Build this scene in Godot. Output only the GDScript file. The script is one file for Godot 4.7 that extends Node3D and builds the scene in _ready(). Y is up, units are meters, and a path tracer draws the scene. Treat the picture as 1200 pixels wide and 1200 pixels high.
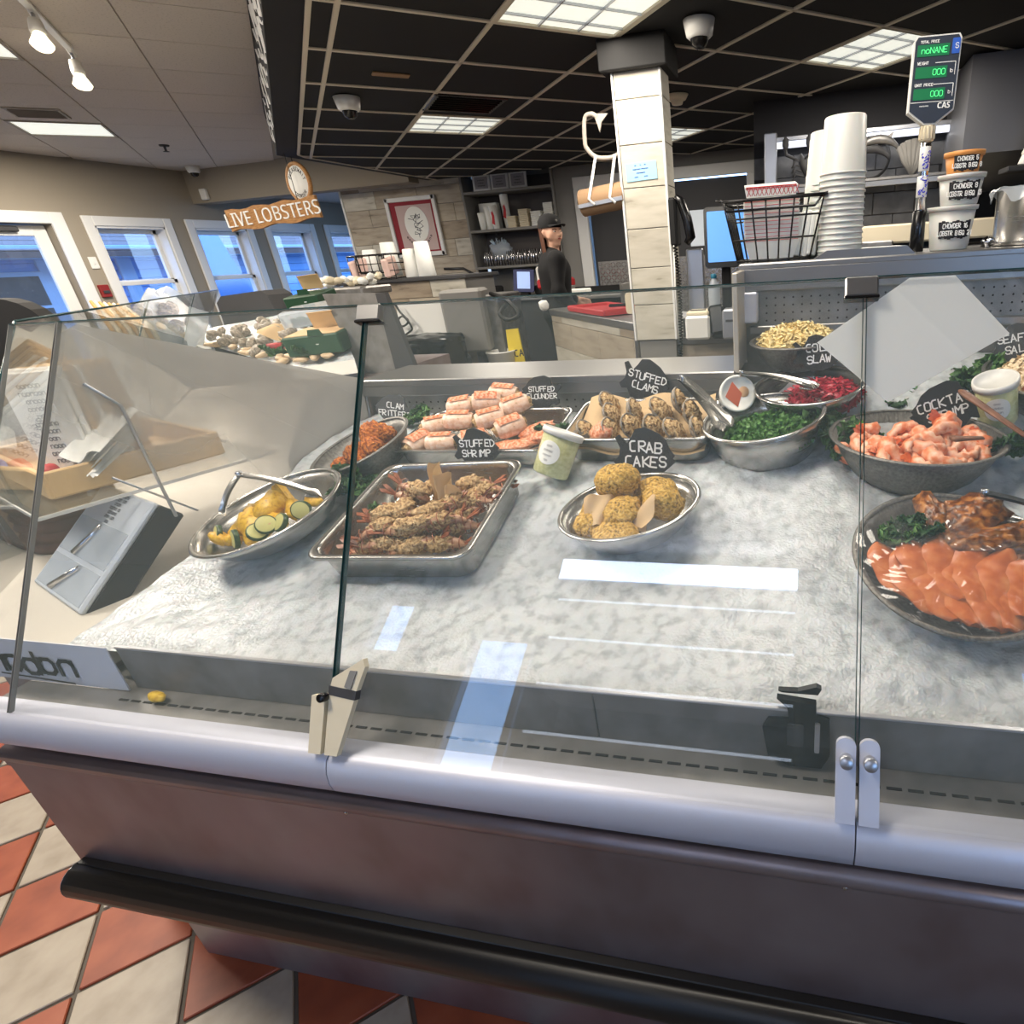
extends Node3D
# A seafood counter: refrigerated display case on crushed ice, shop interior behind it. Metres, y up; x runs along the case.
const TH := -0.76051            # the building's grid is turned about 44 degrees from the case
const EYE := 1.37
const CEIL_LOW := 2.353
const CEIL_HIGH := 2.676
var E1 := Vector3(sin(TH), 0, -cos(TH))
var E2 := Vector3(cos(TH), 0, sin(TH))
var DIAG := Basis(Vector3.UP, -TH)
var M := {}
var counts := {}
var rng := RandomNumberGenerator.new()
var noise := FastNoiseLite.new()

# ---------- naming ----------
func put(node: Node3D, called: String, parent: Node = null) -> Node3D:
	if parent == null:
		parent = self
	var key := str(parent.get_instance_id()) + called
	var k: int = counts.get(key, 0)
	counts[key] = k + 1
	node.name = called if k == 0 else "%s_%03d" % [called, k]
	parent.add_child(node, true)
	return node

func tag(o: Node3D, label: String, category: String, group := "") -> Node3D:
	o.set_meta("label", label)
	o.set_meta("category", category)
	if group != "":
		o.set_meta("group", group)
	return o

func thing(called: String, label: String, category: String, at := Vector3.ZERO, group := "") -> Node3D:
	var o := Node3D.new()
	put(o, called)
	o.position = at
	return tag(o, label, category, group)

func obj(called: String, s, m: Material, parent: Node = null, xf := Transform3D()) -> MeshInstance3D:
	var o := MeshInstance3D.new()
	o.mesh = fin(s) if s is SurfaceTool else s
	o.material_override = m
	put(o, called, parent)
	o.transform = xf
	return o

func single(called: String, s, m: Material, label: String, category: String, xf := Transform3D(), group := "") -> MeshInstance3D:
	var o := obj(called, s, m, null, xf)
	tag(o, label, category, group)
	return o

func structure(called: String, s, m: Material) -> Node3D:
	var o: Node3D
	if s == null:
		o = Node3D.new()
		put(o, called)
	else:
		o = obj(called, s, m)
	o.set_meta("kind", "structure")
	return o

func copy(t: Node3D, called: String, label: String) -> Node3D:
	var r: Node3D = t.duplicate()
	put(r, called)
	r.set_meta("label", label)
	return r

# ---------- mesh helpers (corners are given counter-clockwise as seen from outside) ----------
func ms(smooth := false) -> SurfaceTool:
	var s := SurfaceTool.new()
	s.begin(Mesh.PRIMITIVE_TRIANGLES)
	s.set_smooth_group(0 if smooth else -1)
	return s

func fin(s: SurfaceTool) -> Mesh:
	s.generate_normals()
	s.index()
	return s.commit()

func tri(s: SurfaceTool, a: Vector3, b: Vector3, c: Vector3) -> void:
	s.add_vertex(a)
	s.add_vertex(c)
	s.add_vertex(b)

func quad(s: SurfaceTool, a: Vector3, b: Vector3, c: Vector3, d: Vector3) -> void:
	tri(s, a, b, c)
	tri(s, a, c, d)

func qo(s: SurfaceTool, mid: Vector3, a: Vector3, b: Vector3, c: Vector3, d: Vector3) -> void:
	if (b - a).cross(c - a).dot((a + c) * 0.5 - mid) < 0:
		quad(s, d, c, b, a)
	else:
		quad(s, a, b, c, d)

func box(s: SurfaceTool, at: Vector3, size: Vector3, basis := Basis(), bevel := 0.0) -> void:
	s.set_smooth_group(-1)
	var h := size * 0.5
	var b: float = min(bevel, min(h.x, min(h.y, h.z)) * 0.9)
	var P := func(v: Vector3) -> Vector3: return at + basis * v
	for i in 3:
		var j := (i + 1) % 3
		var k := (i + 2) % 3
		for sg in [-1.0, 1.0]:
			var c := []
			for q in [[-1, -1], [1, -1], [1, 1], [-1, 1]]:
				var v := Vector3.ZERO
				v[i] = sg * h[i]
				v[j] = q[0] * (h[j] - b)
				v[k] = q[1] * (h[k] - b)
				c.append(P.call(v))
			qo(s, at, c[0], c[1], c[2], c[3])
			if b > 0.0:
				for sj in [-1.0, 1.0]:
					var e := []
					for q in [[0, -1], [0, 1], [1, 1], [1, -1]]:
						var v := Vector3.ZERO
						v[i] = sg * (h[i] - (b if q[0] else 0.0))
						v[j] = sj * (h[j] - (0.0 if q[0] else b))
						v[k] = q[1] * (h[k] - b)
						e.append(P.call(v))
					qo(s, at, e[0], e[1], e[2], e[3])
	if b > 0.0:
		for q in 8:
			var g := Vector3(1 if q & 1 else -1, 1 if q & 2 else -1, 1 if q & 4 else -1)
			var a0: Vector3 = P.call(g * Vector3(h.x, h.y - b, h.z - b))
			var b0: Vector3 = P.call(g * Vector3(h.x - b, h.y, h.z - b))
			var c0: Vector3 = P.call(g * Vector3(h.x - b, h.y - b, h.z))
			if (b0 - a0).cross(c0 - a0).dot(basis * g) < 0:
				tri(s, a0, c0, b0)
			else:
				tri(s, a0, b0, c0)

func bx(size: Vector3, bevel := 0.0, at := Vector3.ZERO) -> SurfaceTool:
	var s := ms()
	box(s, at, size, Basis(), bevel)
	return s

func span(s: SurfaceTool, x0: float, x1: float, y0: float, y1: float, z0: float, z1: float, bevel := 0.0) -> void:
	box(s, Vector3(x0 + x1, y0 + y1, z0 + z1) * 0.5, Vector3(abs(x1 - x0), abs(y1 - y0), abs(z1 - z0)), Basis(), bevel)

func sp(x0: float, x1: float, y0: float, y1: float, z0: float, z1: float, bevel := 0.0) -> SurfaceTool:
	var s := ms()
	span(s, x0, x1, y0, y1, z0, z1, bevel)
	return s

func tube(s: SurfaceTool, pts: Array, r, sides := 8, flat := 1.0) -> void:
	s.set_smooth_group(0)
	var n := pts.size()
	var rings := []
	var up := Vector3.UP
	var d0: Vector3 = (pts[1] - pts[0]).normalized()
	if abs(d0.dot(up)) > 0.9:
		up = Vector3.RIGHT
	var u := (up - d0 * up.dot(d0)).normalized()
	for i in n:
		var d: Vector3 = (pts[min(i + 1, n - 1)] - pts[max(i - 1, 0)]).normalized()
		u = (u - d * u.dot(d)).normalized()
		var w := d.cross(u)
		var ring := []
		var rr: float = r[i] if r is Array else r
		for k in sides:
			var a := TAU * k / sides
			ring.append(pts[i] + (u * cos(a) * flat + w * sin(a)) * rr)
		rings.append(ring)
	for i in n - 1:
		for k in sides:
			var k2 := (k + 1) % sides
			quad(s, rings[i][k], rings[i][k2], rings[i + 1][k2], rings[i + 1][k])
	for k in range(1, sides - 1):
		tri(s, rings[0][0], rings[0][k + 1], rings[0][k])
		tri(s, rings[n - 1][0], rings[n - 1][k], rings[n - 1][k + 1])

func curve(pts: Array, n := 6) -> Array:
	var c := Curve3D.new()
	for i in pts.size():
		var a: Vector3 = pts[max(i - 1, 0)]
		var b: Vector3 = pts[min(i + 1, pts.size() - 1)]
		var t := (b - a) / 6.0
		c.add_point(pts[i], -t, t)
	var out := []
	for i in pts.size() - 1:
		for k in n:
			out.append(c.sample(i, float(k) / n))
	out.append(pts[pts.size() - 1])
	return out

func tb(pts: Array, r, sides := 8) -> SurfaceTool:
	var s := ms(true)
	tube(s, pts, r, sides)
	return s

# profile of (radius, height): outside from the bottom up, then over the rim and down inside
func lathe(s: SurfaceTool, prof: Array, seg := 32, xf := Transform3D(), sx := 1.0, sz := 1.0) -> void:
	s.set_smooth_group(0)
	for i in prof.size() - 1:
		for k in seg:
			var a := TAU * k / seg
			var b := TAU * (k + 1) / seg
			var p: Vector2 = prof[i]
			var q: Vector2 = prof[i + 1]
			var v := [Vector3(cos(a) * p.x * sx, p.y, -sin(a) * p.x * sz), Vector3(cos(b) * p.x * sx, p.y, -sin(b) * p.x * sz), Vector3(cos(b) * q.x * sx, q.y, -sin(b) * q.x * sz), Vector3(cos(a) * q.x * sx, q.y, -sin(a) * q.x * sz)]
			for w in 4:
				v[w] = xf * v[w]
			if p.x > 1e-6:
				tri(s, v[0], v[1], v[2])
			if q.x > 1e-6:
				tri(s, v[0], v[2], v[3])

func lt(prof: Array, seg := 32, xf := Transform3D(), sx := 1.0, sz := 1.0) -> SurfaceTool:
	var s := ms(true)
	lathe(s, prof, seg, xf, sx, sz)
	return s

func cyl(s: SurfaceTool, at: Vector3, r: float, h: float, seg := 16, basis := Basis(), r2 := -1.0) -> void:
	var t := r2 if r2 >= 0 else r
	var b: float = min(0.08 * r, 0.2 * h)
	lathe(s, [Vector2(0, 0), Vector2(r - b, 0), Vector2(r, b), Vector2(t, h - b), Vector2(t - b, h), Vector2(0, h)], seg, Transform3D(basis, at))

func prism(s: SurfaceTool, poly: Array, depth: float, xf := Transform3D()) -> void:
	s.set_smooth_group(-1)
	var pv := PackedVector2Array(poly)
	if Geometry2D.is_polygon_clockwise(pv):
		pv.reverse()
	var ids := Geometry2D.triangulate_polygon(pv)
	var h := depth * 0.5
	for i in range(0, ids.size(), 3):
		var a := pv[ids[i]]
		var b := pv[ids[i + 1]]
		var c := pv[ids[i + 2]]
		if (b - a).cross(c - a) < 0:
			var t := b
			b = c
			c = t
		tri(s, xf * Vector3(a.x, a.y, h), xf * Vector3(b.x, b.y, h), xf * Vector3(c.x, c.y, h))
		tri(s, xf * Vector3(a.x, a.y, -h), xf * Vector3(c.x, c.y, -h), xf * Vector3(b.x, b.y, -h))
	for i in pv.size():
		var a := pv[i]
		var b := pv[(i + 1) % pv.size()]
		quad(s, xf * Vector3(a.x, a.y, -h), xf * Vector3(b.x, b.y, -h), xf * Vector3(b.x, b.y, h), xf * Vector3(a.x, a.y, h))

func pz(poly: Array, depth: float, xf := Transform3D()) -> SurfaceTool:
	var s := ms()
	prism(s, poly, depth, xf)
	return s

func rrect(w: float, h: float, r: float, n := 4) -> Array:
	var out := []
	for c in [[1, 1, 0.0], [-1, 1, 90.0], [-1, -1, 180.0], [1, -1, 270.0]]:
		for i in n + 1:
			var a := deg_to_rad(c[2] + 90.0 * i / n)
			out.append(Vector2(c[0] * (w / 2 - r) + cos(a) * r, c[1] * (h / 2 - r) + sin(a) * r))
	return out

func blob(s: SurfaceTool, at: Vector3, rad: Vector3, amp := 0.1, freq := 1.5, seed_ := 0, basis := Basis(), seg := 18) -> void:
	s.set_smooth_group(0)
	noise.seed = seed_
	noise.frequency = freq
	var P := func(i: int, k: int) -> Vector3:
		var th := PI * i / (seg / 2)
		var ph := TAU * (k % seg) / seg
		var d := Vector3(sin(th) * cos(ph), cos(th), -sin(th) * sin(ph))
		return at + basis * (d * rad * (1.0 + amp * (noise.get_noise_3d(d.x, d.y, d.z) * 1.6 + noise.get_noise_3d(d.x * 3.7 + 9.0, d.y * 3.7, d.z * 3.7) * 0.5)))
	for i in seg / 2:
		for k in seg:
			var a: Vector3 = P.call(i, k)
			var b: Vector3 = P.call(i + 1, k)
			var c: Vector3 = P.call(i + 1, k + 1)
			var d: Vector3 = P.call(i, k + 1)
			if i < seg / 2 - 1:
				tri(s, a, b, c)
			if i > 0:
				tri(s, a, c, d)

func bl(rad: Vector3, amp := 0.1, freq := 1.5, seed_ := 0, seg := 18) -> SurfaceTool:
	var s := ms(true)
	blob(s, Vector3.ZERO, rad, amp, freq, seed_, Basis(), seg)
	return s

# a sheet given by a function of (u, v) in 0..1
func sheet(s: SurfaceTool, f: Callable, nu: int, nv: int, smooth := true) -> void:
	s.set_smooth_group(0 if smooth else -1)
	for i in nu:
		for j in nv:
			var a: Vector3 = f.call(float(i) / nu, float(j) / nv)
			var b: Vector3 = f.call(float(i + 1) / nu, float(j) / nv)
			var c: Vector3 = f.call(float(i + 1) / nu, float(j + 1) / nv)
			var d: Vector3 = f.call(float(i) / nu, float(j + 1) / nv)
			quad(s, a, b, c, d)

func sh(f: Callable, nu: int, nv: int, smooth := true) -> SurfaceTool:
	var s := ms(smooth)
	sheet(s, f, nu, nv, smooth)
	return s

func T(at: Vector3, rx := 0.0, ry := 0.0, rz := 0.0) -> Transform3D:
	return Transform3D(Basis.from_euler(Vector3(deg_to_rad(rx), deg_to_rad(ry), deg_to_rad(rz))), at)

func ab(a: float, b: float, y := 0.0) -> Vector3:
	return E1 * a + E2 * b + Vector3(0, y, 0)

# ---------- lettering: chalk strokes on a 4 by 6 grid ----------
const FONT := {
	"A": "002640/1232", "B": "000636454433033342413000", "C": "361605011030", "D": "00062644422000", "E": "46060040/0333", "F": "460600/0333",
	"G": "361605011030414323", "H": "0006/4046/0343", "I": "2026", "J": "4641301001", "K": "0006/460340", "L": "060040", "M": "0006234640", "N": "00064046",
	"O": "100105163645413010", "P": "00063645443303", "Q": "100105163645413010/2240", "R": "0006364544330340", "S": "453616050413334241301001", "T": "0646/2620",
	"U": "060110304146", "V": "062046", "W": "0610243046", "X": "0046/0640", "Y": "0623/462320", "Z": "06460040",
	"0": "100105163645413010", "1": "152620", "2": "051636454400 40", "3": "064624344341301001", "4": "30360242", "5": "460603334241301001",
	"6": "360501103041423303", "7": "064610", "8": "1304051636454433130201103041 4233", "9": "104145361605041343", "-": "0343", ".": "2021", "/": "0046",
	"n": "0004/0314344340", "o": "100103143443413010", "a": "4440/4334140301103041", "d": "4640/4334140301103041", "b": "0600/0314344341301001", "h": "0600/03143443 40", "q": "4440/4334140301103041", "w": "0410233044", "c": "341403011030", "i": "2024/2526",
}

func write(s: SurfaceTool, text: String, h: float, xf: Transform3D, w := 0.0, wobble := 0.0, jitter_seed := 1) -> void:
	s.set_smooth_group(-1)
	var r := RandomNumberGenerator.new()
	r.seed = jitter_seed
	var u := h / 6.0
	var lw := w if w > 0 else h * 0.085
	var adv := 5.2 * u
	var x := -adv * text.length() * 0.5 + 0.6 * u
	for ch in text:
		var code: String = FONT.get(ch, "").replace(" ", "")
		var dx := r.randf_range(-1, 1) * wobble * u
		var dy := r.randf_range(-1, 1) * wobble * u
		var rot := r.randf_range(-1, 1) * wobble * 0.16
		for stroke in code.split("/", false):
			var p := []
			for i in range(0, stroke.length() - 1, 2):
				var v := Vector2(float(stroke[i]) - 2, float(stroke[i + 1]) - 3) * u
				v = v.rotated(rot) + Vector2(x + 2 * u + dx, dy)
				p.append(v)
			for i in p.size() - 1:
				var d: Vector2 = (p[i + 1] - p[i]).normalized() * lw
				var q := Vector2(-d.y, d.x)
				quad(s, xf * v3(p[i] - d * 0.7 - q), xf * v3(p[i + 1] + d * 0.7 - q), xf * v3(p[i + 1] + d * 0.7 + q), xf * v3(p[i] - d * 0.7 + q))
		x += adv if ch != "I" and ch != "1" and ch != "." else adv * 0.62

func v3(p: Vector2, z := 0.0) -> Vector3:
	return Vector3(p.x, p.y, z)

func words(lines: Array, h: float, gap: float, wobble := 0.35, w := 0.0, jitter_seed := 1) -> SurfaceTool:
	var s := ms()
	for i in lines.size():
		write(s, lines[i], h, Transform3D(Basis(), Vector3(0, (lines.size() - 1) * gap * 0.5 - i * gap, 0)), w, wobble, jitter_seed + i)
	return s

func type_mesh(text: String, size: float, font_names: Array, bold := 400, depth := 0.002) -> TextMesh:
	var f := SystemFont.new()
	f.font_names = PackedStringArray(font_names)
	f.font_weight = bold
	var t := TextMesh.new()
	t.text = text
	t.font = f
	t.font_size = 64
	t.pixel_size = size / 64.0
	t.depth = depth
	return t

# ---------- materials ----------
func ntex(freq: float, seed_: int, ramp: Array = [], as_normal := false, size := 512, bump := 4.0, kind := FastNoiseLite.TYPE_SIMPLEX_SMOOTH, octaves := 4) -> NoiseTexture2D:
	var n := FastNoiseLite.new()
	n.noise_type = kind
	n.frequency = freq
	n.seed = seed_
	n.fractal_octaves = octaves
	var t := NoiseTexture2D.new()
	t.width = size
	t.height = size
	t.seamless = true
	t.noise = n
	t.as_normal_map = as_normal
	t.bump_strength = bump
	if ramp.size():
		var g := Gradient.new()
		var offs := PackedFloat32Array()
		var cols := PackedColorArray()
		for i in ramp.size():
			offs.append(float(ramp[i][0]))
			cols.append(ramp[i][1])
		g.offsets = offs
		g.colors = cols
		t.color_ramp = g
	return t

func mat(called: String, c: Color, rough := 0.6, metal := 0.0) -> StandardMaterial3D:
	var m := StandardMaterial3D.new()
	m.resource_name = called
	m.albedo_color = c
	m.roughness = rough
	m.metallic = metal
	M[called] = m
	return m

func tripl(m: StandardMaterial3D, scale: Vector3, world := false) -> StandardMaterial3D:
	m.uv1_triplanar = true
	m.uv1_world_triplanar = world
	m.uv1_scale = scale
	return m

func speckled(called: String, ramp: Array, freq: float, scale: Vector3, rough := 0.6, bump := 0.0, world := false, metal := 0.0, seed_ := 3) -> StandardMaterial3D:
	var m := mat(called, Color.WHITE, rough, metal)
	m.albedo_texture = ntex(freq, seed_, ramp)
	tripl(m, scale, world)
	if bump > 0:
		m.heightmap_enabled = true
		m.heightmap_texture = ntex(freq, seed_)
		m.heightmap_scale = bump
	return m

func glow(called: String, c: Color, e: float) -> StandardMaterial3D:
	var m := mat(called, c, 0.5)
	m.emission_enabled = true
	m.emission = c
	m.emission_energy_multiplier = e
	return m

func clear(called: String, c: Color, a: float, rough := 0.03) -> StandardMaterial3D:
	var m := mat(called, Color(c, a), rough)
	m.transparency = BaseMaterial3D.TRANSPARENCY_ALPHA
	return m

func C(r: float, g: float, b: float) -> Color:
	return Color(r / 255.0, g / 255.0, b / 255.0)

func _ready() -> void:
	view_and_light()
	materials()
	shell()
	lamps()
	outdoors()
	display_case()
	dishes()
	ice_bed()
	counter_top()
	back_room()
	left_side()
	fittings()

func view_and_light() -> void:
	var cam := Camera3D.new()
	put(cam, "camera")
	cam.projection = Camera3D.PROJECTION_FRUSTUM
	cam.near = 0.05
	cam.far = 200.0
	cam.size = 0.05 * 1200.0 / 672.9
	cam.frustum_offset = Vector2(-200.0 / 672.9 * 0.05, 0)
	cam.position = Vector3(0, EYE, 0)
	cam.rotation = Vector3(-0.4247, 0.22304, -0.06803)
	cam.current = true
	var we := WorldEnvironment.new()
	var e := Environment.new()
	e.background_mode = Environment.BG_SKY
	e.tonemap_mode = Environment.TONE_MAPPER_LINEAR
	e.tonemap_exposure = EXPOSURE
	e.sdfgi_enabled = true
	e.ssao_enabled = true
	e.ssil_enabled = true
	var sky := Sky.new()
	var sm := ProceduralSkyMaterial.new()
	sm.sky_top_color = C(104, 158, 232)
	sm.sky_horizon_color = C(168, 203, 244)
	sm.sky_curve = 0.2
	sm.sky_energy_multiplier = SKY
	sm.ground_bottom_color = C(110, 108, 105)
	sm.ground_horizon_color = C(140, 140, 140)
	sm.ground_energy_multiplier = SKY * 0.5
	sky.sky_material = sm
	e.sky = sky
	we.environment = e
	put3(we, "world_environment")

func put3(n: Node, called: String) -> void:
	n.name = called
	add_child(n, true)

const EXPOSURE := 1.1
const SKY := 2.3
const PANEL := 2.4             # energy of a two-foot ceiling panel

func materials() -> void:
	mat("tile_pale_ceiling", C(206, 197, 188), 0.95)
	M.tile_pale_ceiling.albedo_texture = ntex(0.06, 2, [[0.0, C(205, 205, 205)], [0.35, Color.WHITE], [1.0, Color.WHITE]])
	tripl(M.tile_pale_ceiling, Vector3.ONE * 2.0, true)
	mat("bar_pale", C(168, 160, 150), 0.7)
	mat("bar_cream", C(214, 205, 186), 0.6)
	mat("black_matt", C(18, 18, 19), 0.85)
	mat("tile_black", C(26, 26, 27), 0.95)
	mat("black_gloss", C(14, 14, 16), 0.25)
	mat("rubber", C(11, 11, 12), 0.42)
	mat("wall_tan", C(150, 141, 126), 0.9)
	mat("white_trim", C(222, 222, 220), 0.5)
	mat("white_plastic", C(226, 225, 220), 0.4)
	mat("white_paper", C(236, 236, 230), 0.85)
	var bp := mat("translucent_paper", C(250, 250, 246), 0.9)
	bp.backlight_enabled = true
	bp.backlight = C(225, 225, 222)
	mat("cream", C(215, 203, 176), 0.55)
	mat("grey_paint", C(128, 126, 122), 0.7)
	mat("dark_grey", C(58, 58, 60), 0.7)
	mat("charcoal_board", C(38, 38, 42), 0.8)
	mat("grout", C(92, 86, 78), 0.95)
	mat("red_plastic", C(190, 44, 48), 0.45)
	mat("yellow_plastic", C(222, 196, 40), 0.45)
	mat("blue_plastic", C(52, 96, 190), 0.4)
	mat("chrome", C(205, 205, 208), 0.18, 1.0)
	mat("alu", C(188, 190, 196), 0.36, 0.9)
	mat("chalk", C(240, 240, 238), 0.9)
	mat("kraft", C(150, 120, 90), 0.85)
	mat("wood_light", C(205, 170, 118), 0.6)
	mat("ink", C(30, 30, 34), 0.8)
	mat("grey_ink", C(110, 112, 120), 0.8)
	mat("red_ink", C(196, 58, 62), 0.8)
	mat("blue_ink", C(62, 66, 200), 0.8)
	mat("green_box", C(22, 62, 40), 0.6)
	mat("skin", C(216, 168, 142), 0.55)
	mat("fabric_black", C(16, 16, 18), 0.9)
	mat("fabric_grey", C(40, 42, 48), 0.9)
	mat("hair_brown", C(88, 52, 34), 0.7)
	speckled("terracotta", [[0.0, C(126, 60, 36)], [0.5, C(146, 73, 45)], [1.0, C(158, 85, 55)]], 0.01, Vector3.ONE * 1.5, 0.5, 0.0, true)
	speckled("tile_beige", [[0.0, C(146, 135, 119)], [0.5, C(162, 151, 135)], [1.0, C(172, 162, 146)]], 0.012, Vector3.ONE * 1.5, 0.5, 0.0, true)
	# brushed stainless steel
	mat("steel", C(152, 151, 150), 0.36, 0.9)
	var sb := mat("steel_front", C(158, 148, 149), 0.42, 0.78)
	sb.albedo_texture = ntex(0.006, 5, [[0.0, C(206, 190, 188)], [0.5, C(238, 232, 232)], [1.0, Color.WHITE]])
	sb.normal_enabled = true
	sb.normal_texture = ntex(0.03, 12, [], true, 512, 1.2)
	sb.normal_scale = 0.12
	tripl(sb, Vector3(1.3, 0.9, 1.3), true)
	var sw := mat("steel_bowl", C(186, 184, 180), 0.3, 0.95)
	sw.roughness_texture = ntex(0.015, 19, [[0.0, C(170, 170, 170)], [1.0, Color.WHITE]])
	tripl(sw, Vector3(2, 16, 2))
	speckled("steel_dull", [[0.0, C(120, 118, 116)], [0.5, C(140, 138, 136)], [1.0, C(156, 154, 152)]], 0.01, Vector3.ONE * 2, 0.5, 0.0, true, 0.7)
	var hb := speckled("hammered", [[0.0, C(84, 82, 80)], [0.5, C(122, 119, 115)], [1.0, C(150, 147, 142)]], 0.05, Vector3.ONE * 5, 0.5, 0.12, false, 0.75, 8)
	hb.heightmap_texture = ntex(0.045, 8, [], false, 512, 4.0, FastNoiseLite.TYPE_CELLULAR, 2)
	mat("anodised", C(206, 208, 220), 0.5, 0.5)
	# crushed ice
	var ice := mat("ice", C(204, 209, 213), 0.32)
	ice.albedo_texture = ntex(0.02, 21, [[0.0, C(186, 188, 190)], [0.34, C(222, 223, 224)], [0.5, C(246, 246, 245)], [1.0, Color.WHITE]])
	ice.heightmap_enabled = true
	ice.heightmap_texture = ntex(0.09, 22)
	ice.heightmap_scale = 0.12
	tripl(ice, Vector3.ONE * 3.0, true)
	ice.subsurf_scatter_enabled = true
	ice.subsurf_scatter_strength = 0.15
	# grey-beige wood-look tiles, five tones
	var tones := [[C(144, 132, 114), C(178, 167, 149)], [C(160, 153, 138), C(196, 190, 176)], [C(124, 110, 94), C(160, 146, 126)], [C(170, 164, 148), C(204, 199, 186)], [C(138, 128, 113), C(176, 165, 148)]]
	for i in 5:
		var w := mat("plank_%d" % i, Color.WHITE, 0.6)
		w.albedo_texture = ntex(0.012, 30 + i, [[0.0, tones[i][0].darkened(0.2)], [0.22, tones[i][0].lerp(tones[i][1], 0.35)], [0.55, tones[i][0].lerp(tones[i][1], 0.75)], [1.0, tones[i][1]]], false, 512, 4.0, FastNoiseLite.TYPE_SIMPLEX_SMOOTH, 5)
		tripl(w, Vector3(0.5, 2.3, 0.5), true)
	speckled("tile_dark_wall", [[0.0, C(52, 52, 54)], [1.0, C(84, 84, 86)]], 0.01, Vector3.ONE * 1.2, 0.45, 0.0, true)
	# outdoors
	mat("siding", C(112, 160, 214), 0.8)
	mat("house_trim", C(178, 196, 214), 0.7)
	speckled("shingle_roof", [[0.0, C(112, 88, 82)], [1.0, C(150, 124, 116)]], 0.05, Vector3.ONE * 2, 0.9, 0.0, true)
	mat("asphalt", C(96, 96, 98), 0.9)
	# glass and plastics
	clear("glass", C(200, 225, 222), 0.035, 0.0)
	var mist := clear("glass_misted", C(188, 184, 178), 1.0, 0.4)
	mist.vertex_color_use_as_albedo = true
	clear("window_glass", C(220, 235, 245), 0.03, 0.0)
	mat("glass_edge", C(28, 62, 64), 0.15)
	clear("film", C(235, 235, 235), 0.05, 0.08)
	clear("milky", C(236, 236, 232), 0.72, 0.2)
	clear("bag_plastic", C(205, 215, 225), 0.45, 0.2)
	glow("panel_glow", C(250, 252, 240), 0.7)
	glow("bulb_glow", C(255, 240, 205), 2.5)

# ---------- the building ----------
func add_tiles(parent: Node3D, region: PackedVector2Array, a0: float, a1: float, b0: float, b1: float, pitch: float, gap: float, y0: float, y1: float, m: Material, called: String, skip := {}) -> void:
	var na := int(round((a1 - a0) / pitch))
	var nb := int(round((b1 - b0) / pitch))
	var whole: Mesh = null
	for i in na:
		for j in nb:
			var a := a0 + i * pitch
			var b := b0 + j * pitch
			if skip.has(Vector2i(i, j)):
				continue
			var p := PackedVector2Array()
			for q in [[0, 0], [1, 0], [1, 1], [0, 1]]:
				var v := ab(a + (pitch - gap if q[0] else gap), b + (pitch - gap if q[1] else gap))
				p.append(Vector2(v.x, v.z))
			var inside := true
			for v in p:
				inside = inside and Geometry2D.is_point_in_polygon(v, region)
			var xf := Transform3D(Basis(), Vector3(0, (y0 + y1) / 2, 0)) * Transform3D(Basis(Vector3.RIGHT, PI / 2), Vector3.ZERO)
			if inside:
				if whole == null:
					whole = fin(bx(Vector3(pitch - 2 * gap, y1 - y0, pitch - 2 * gap), 0.002))
				var c := ab(a + pitch / 2, b + pitch / 2, (y0 + y1) / 2)
				obj(called, whole, m, parent, Transform3D(DIAG, c))
				continue
			for cut in Geometry2D.intersect_polygons(p, region):
				var area := 0.0
				for k in cut.size():
					area += cut[k].cross(cut[(k + 1) % cut.size()]) / 2
				if abs(area) > 0.004:
					obj(called, pz(Array(cut), y1 - y0, xf), m, parent)

func flat_poly(s: SurfaceTool, region: PackedVector2Array, y0: float, y1: float) -> void:
	prism(s, Array(region), y1 - y0, Transform3D(Basis(Vector3.RIGHT, PI / 2), Vector3(0, (y0 + y1) / 2, 0)))

func xz(v: Vector3) -> Vector2:
	return Vector2(v.x, v.z)

# a plank-clad face: u runs along the face, planks proud of it by a few millimetres
func clad(parent: Node3D, origin: Vector3, basis: Basis, w: float, h: float, ph: float, pl: float, seed_: int, tones := [0, 1, 2, 3, 4]) -> void:
	var r := RandomNumberGenerator.new()
	r.seed = seed_
	var meshes := {}
	var y := 0.0
	var row := 0
	while y < h - 0.01:
		var hh: float = min(ph, h - y)
		var x: float = -[0.0, 0.42, 0.21, 0.55][row % 4] * pl
		while x < w - 0.01:
			var x0: float = max(x, 0.0)
			var x1: float = min(x + pl, w)
			if x1 - x0 > 0.02:
				var key := Vector2(snapped(x1 - x0, 0.001), snapped(hh, 0.001))
				if not meshes.has(key):
					meshes[key] = fin(bx(Vector3(x1 - x0 - 0.004, hh - 0.004, 0.012), 0.0015))
				obj("plank", meshes[key], M["plank_%d" % tones[r.randi_range(0, tones.size() - 1)]], parent, Transform3D(basis, origin + basis * Vector3((x0 + x1) / 2, y + hh / 2, 0.006 + r.randf() * 0.001)))
			x += pl
		y += hh
		row += 1

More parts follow.
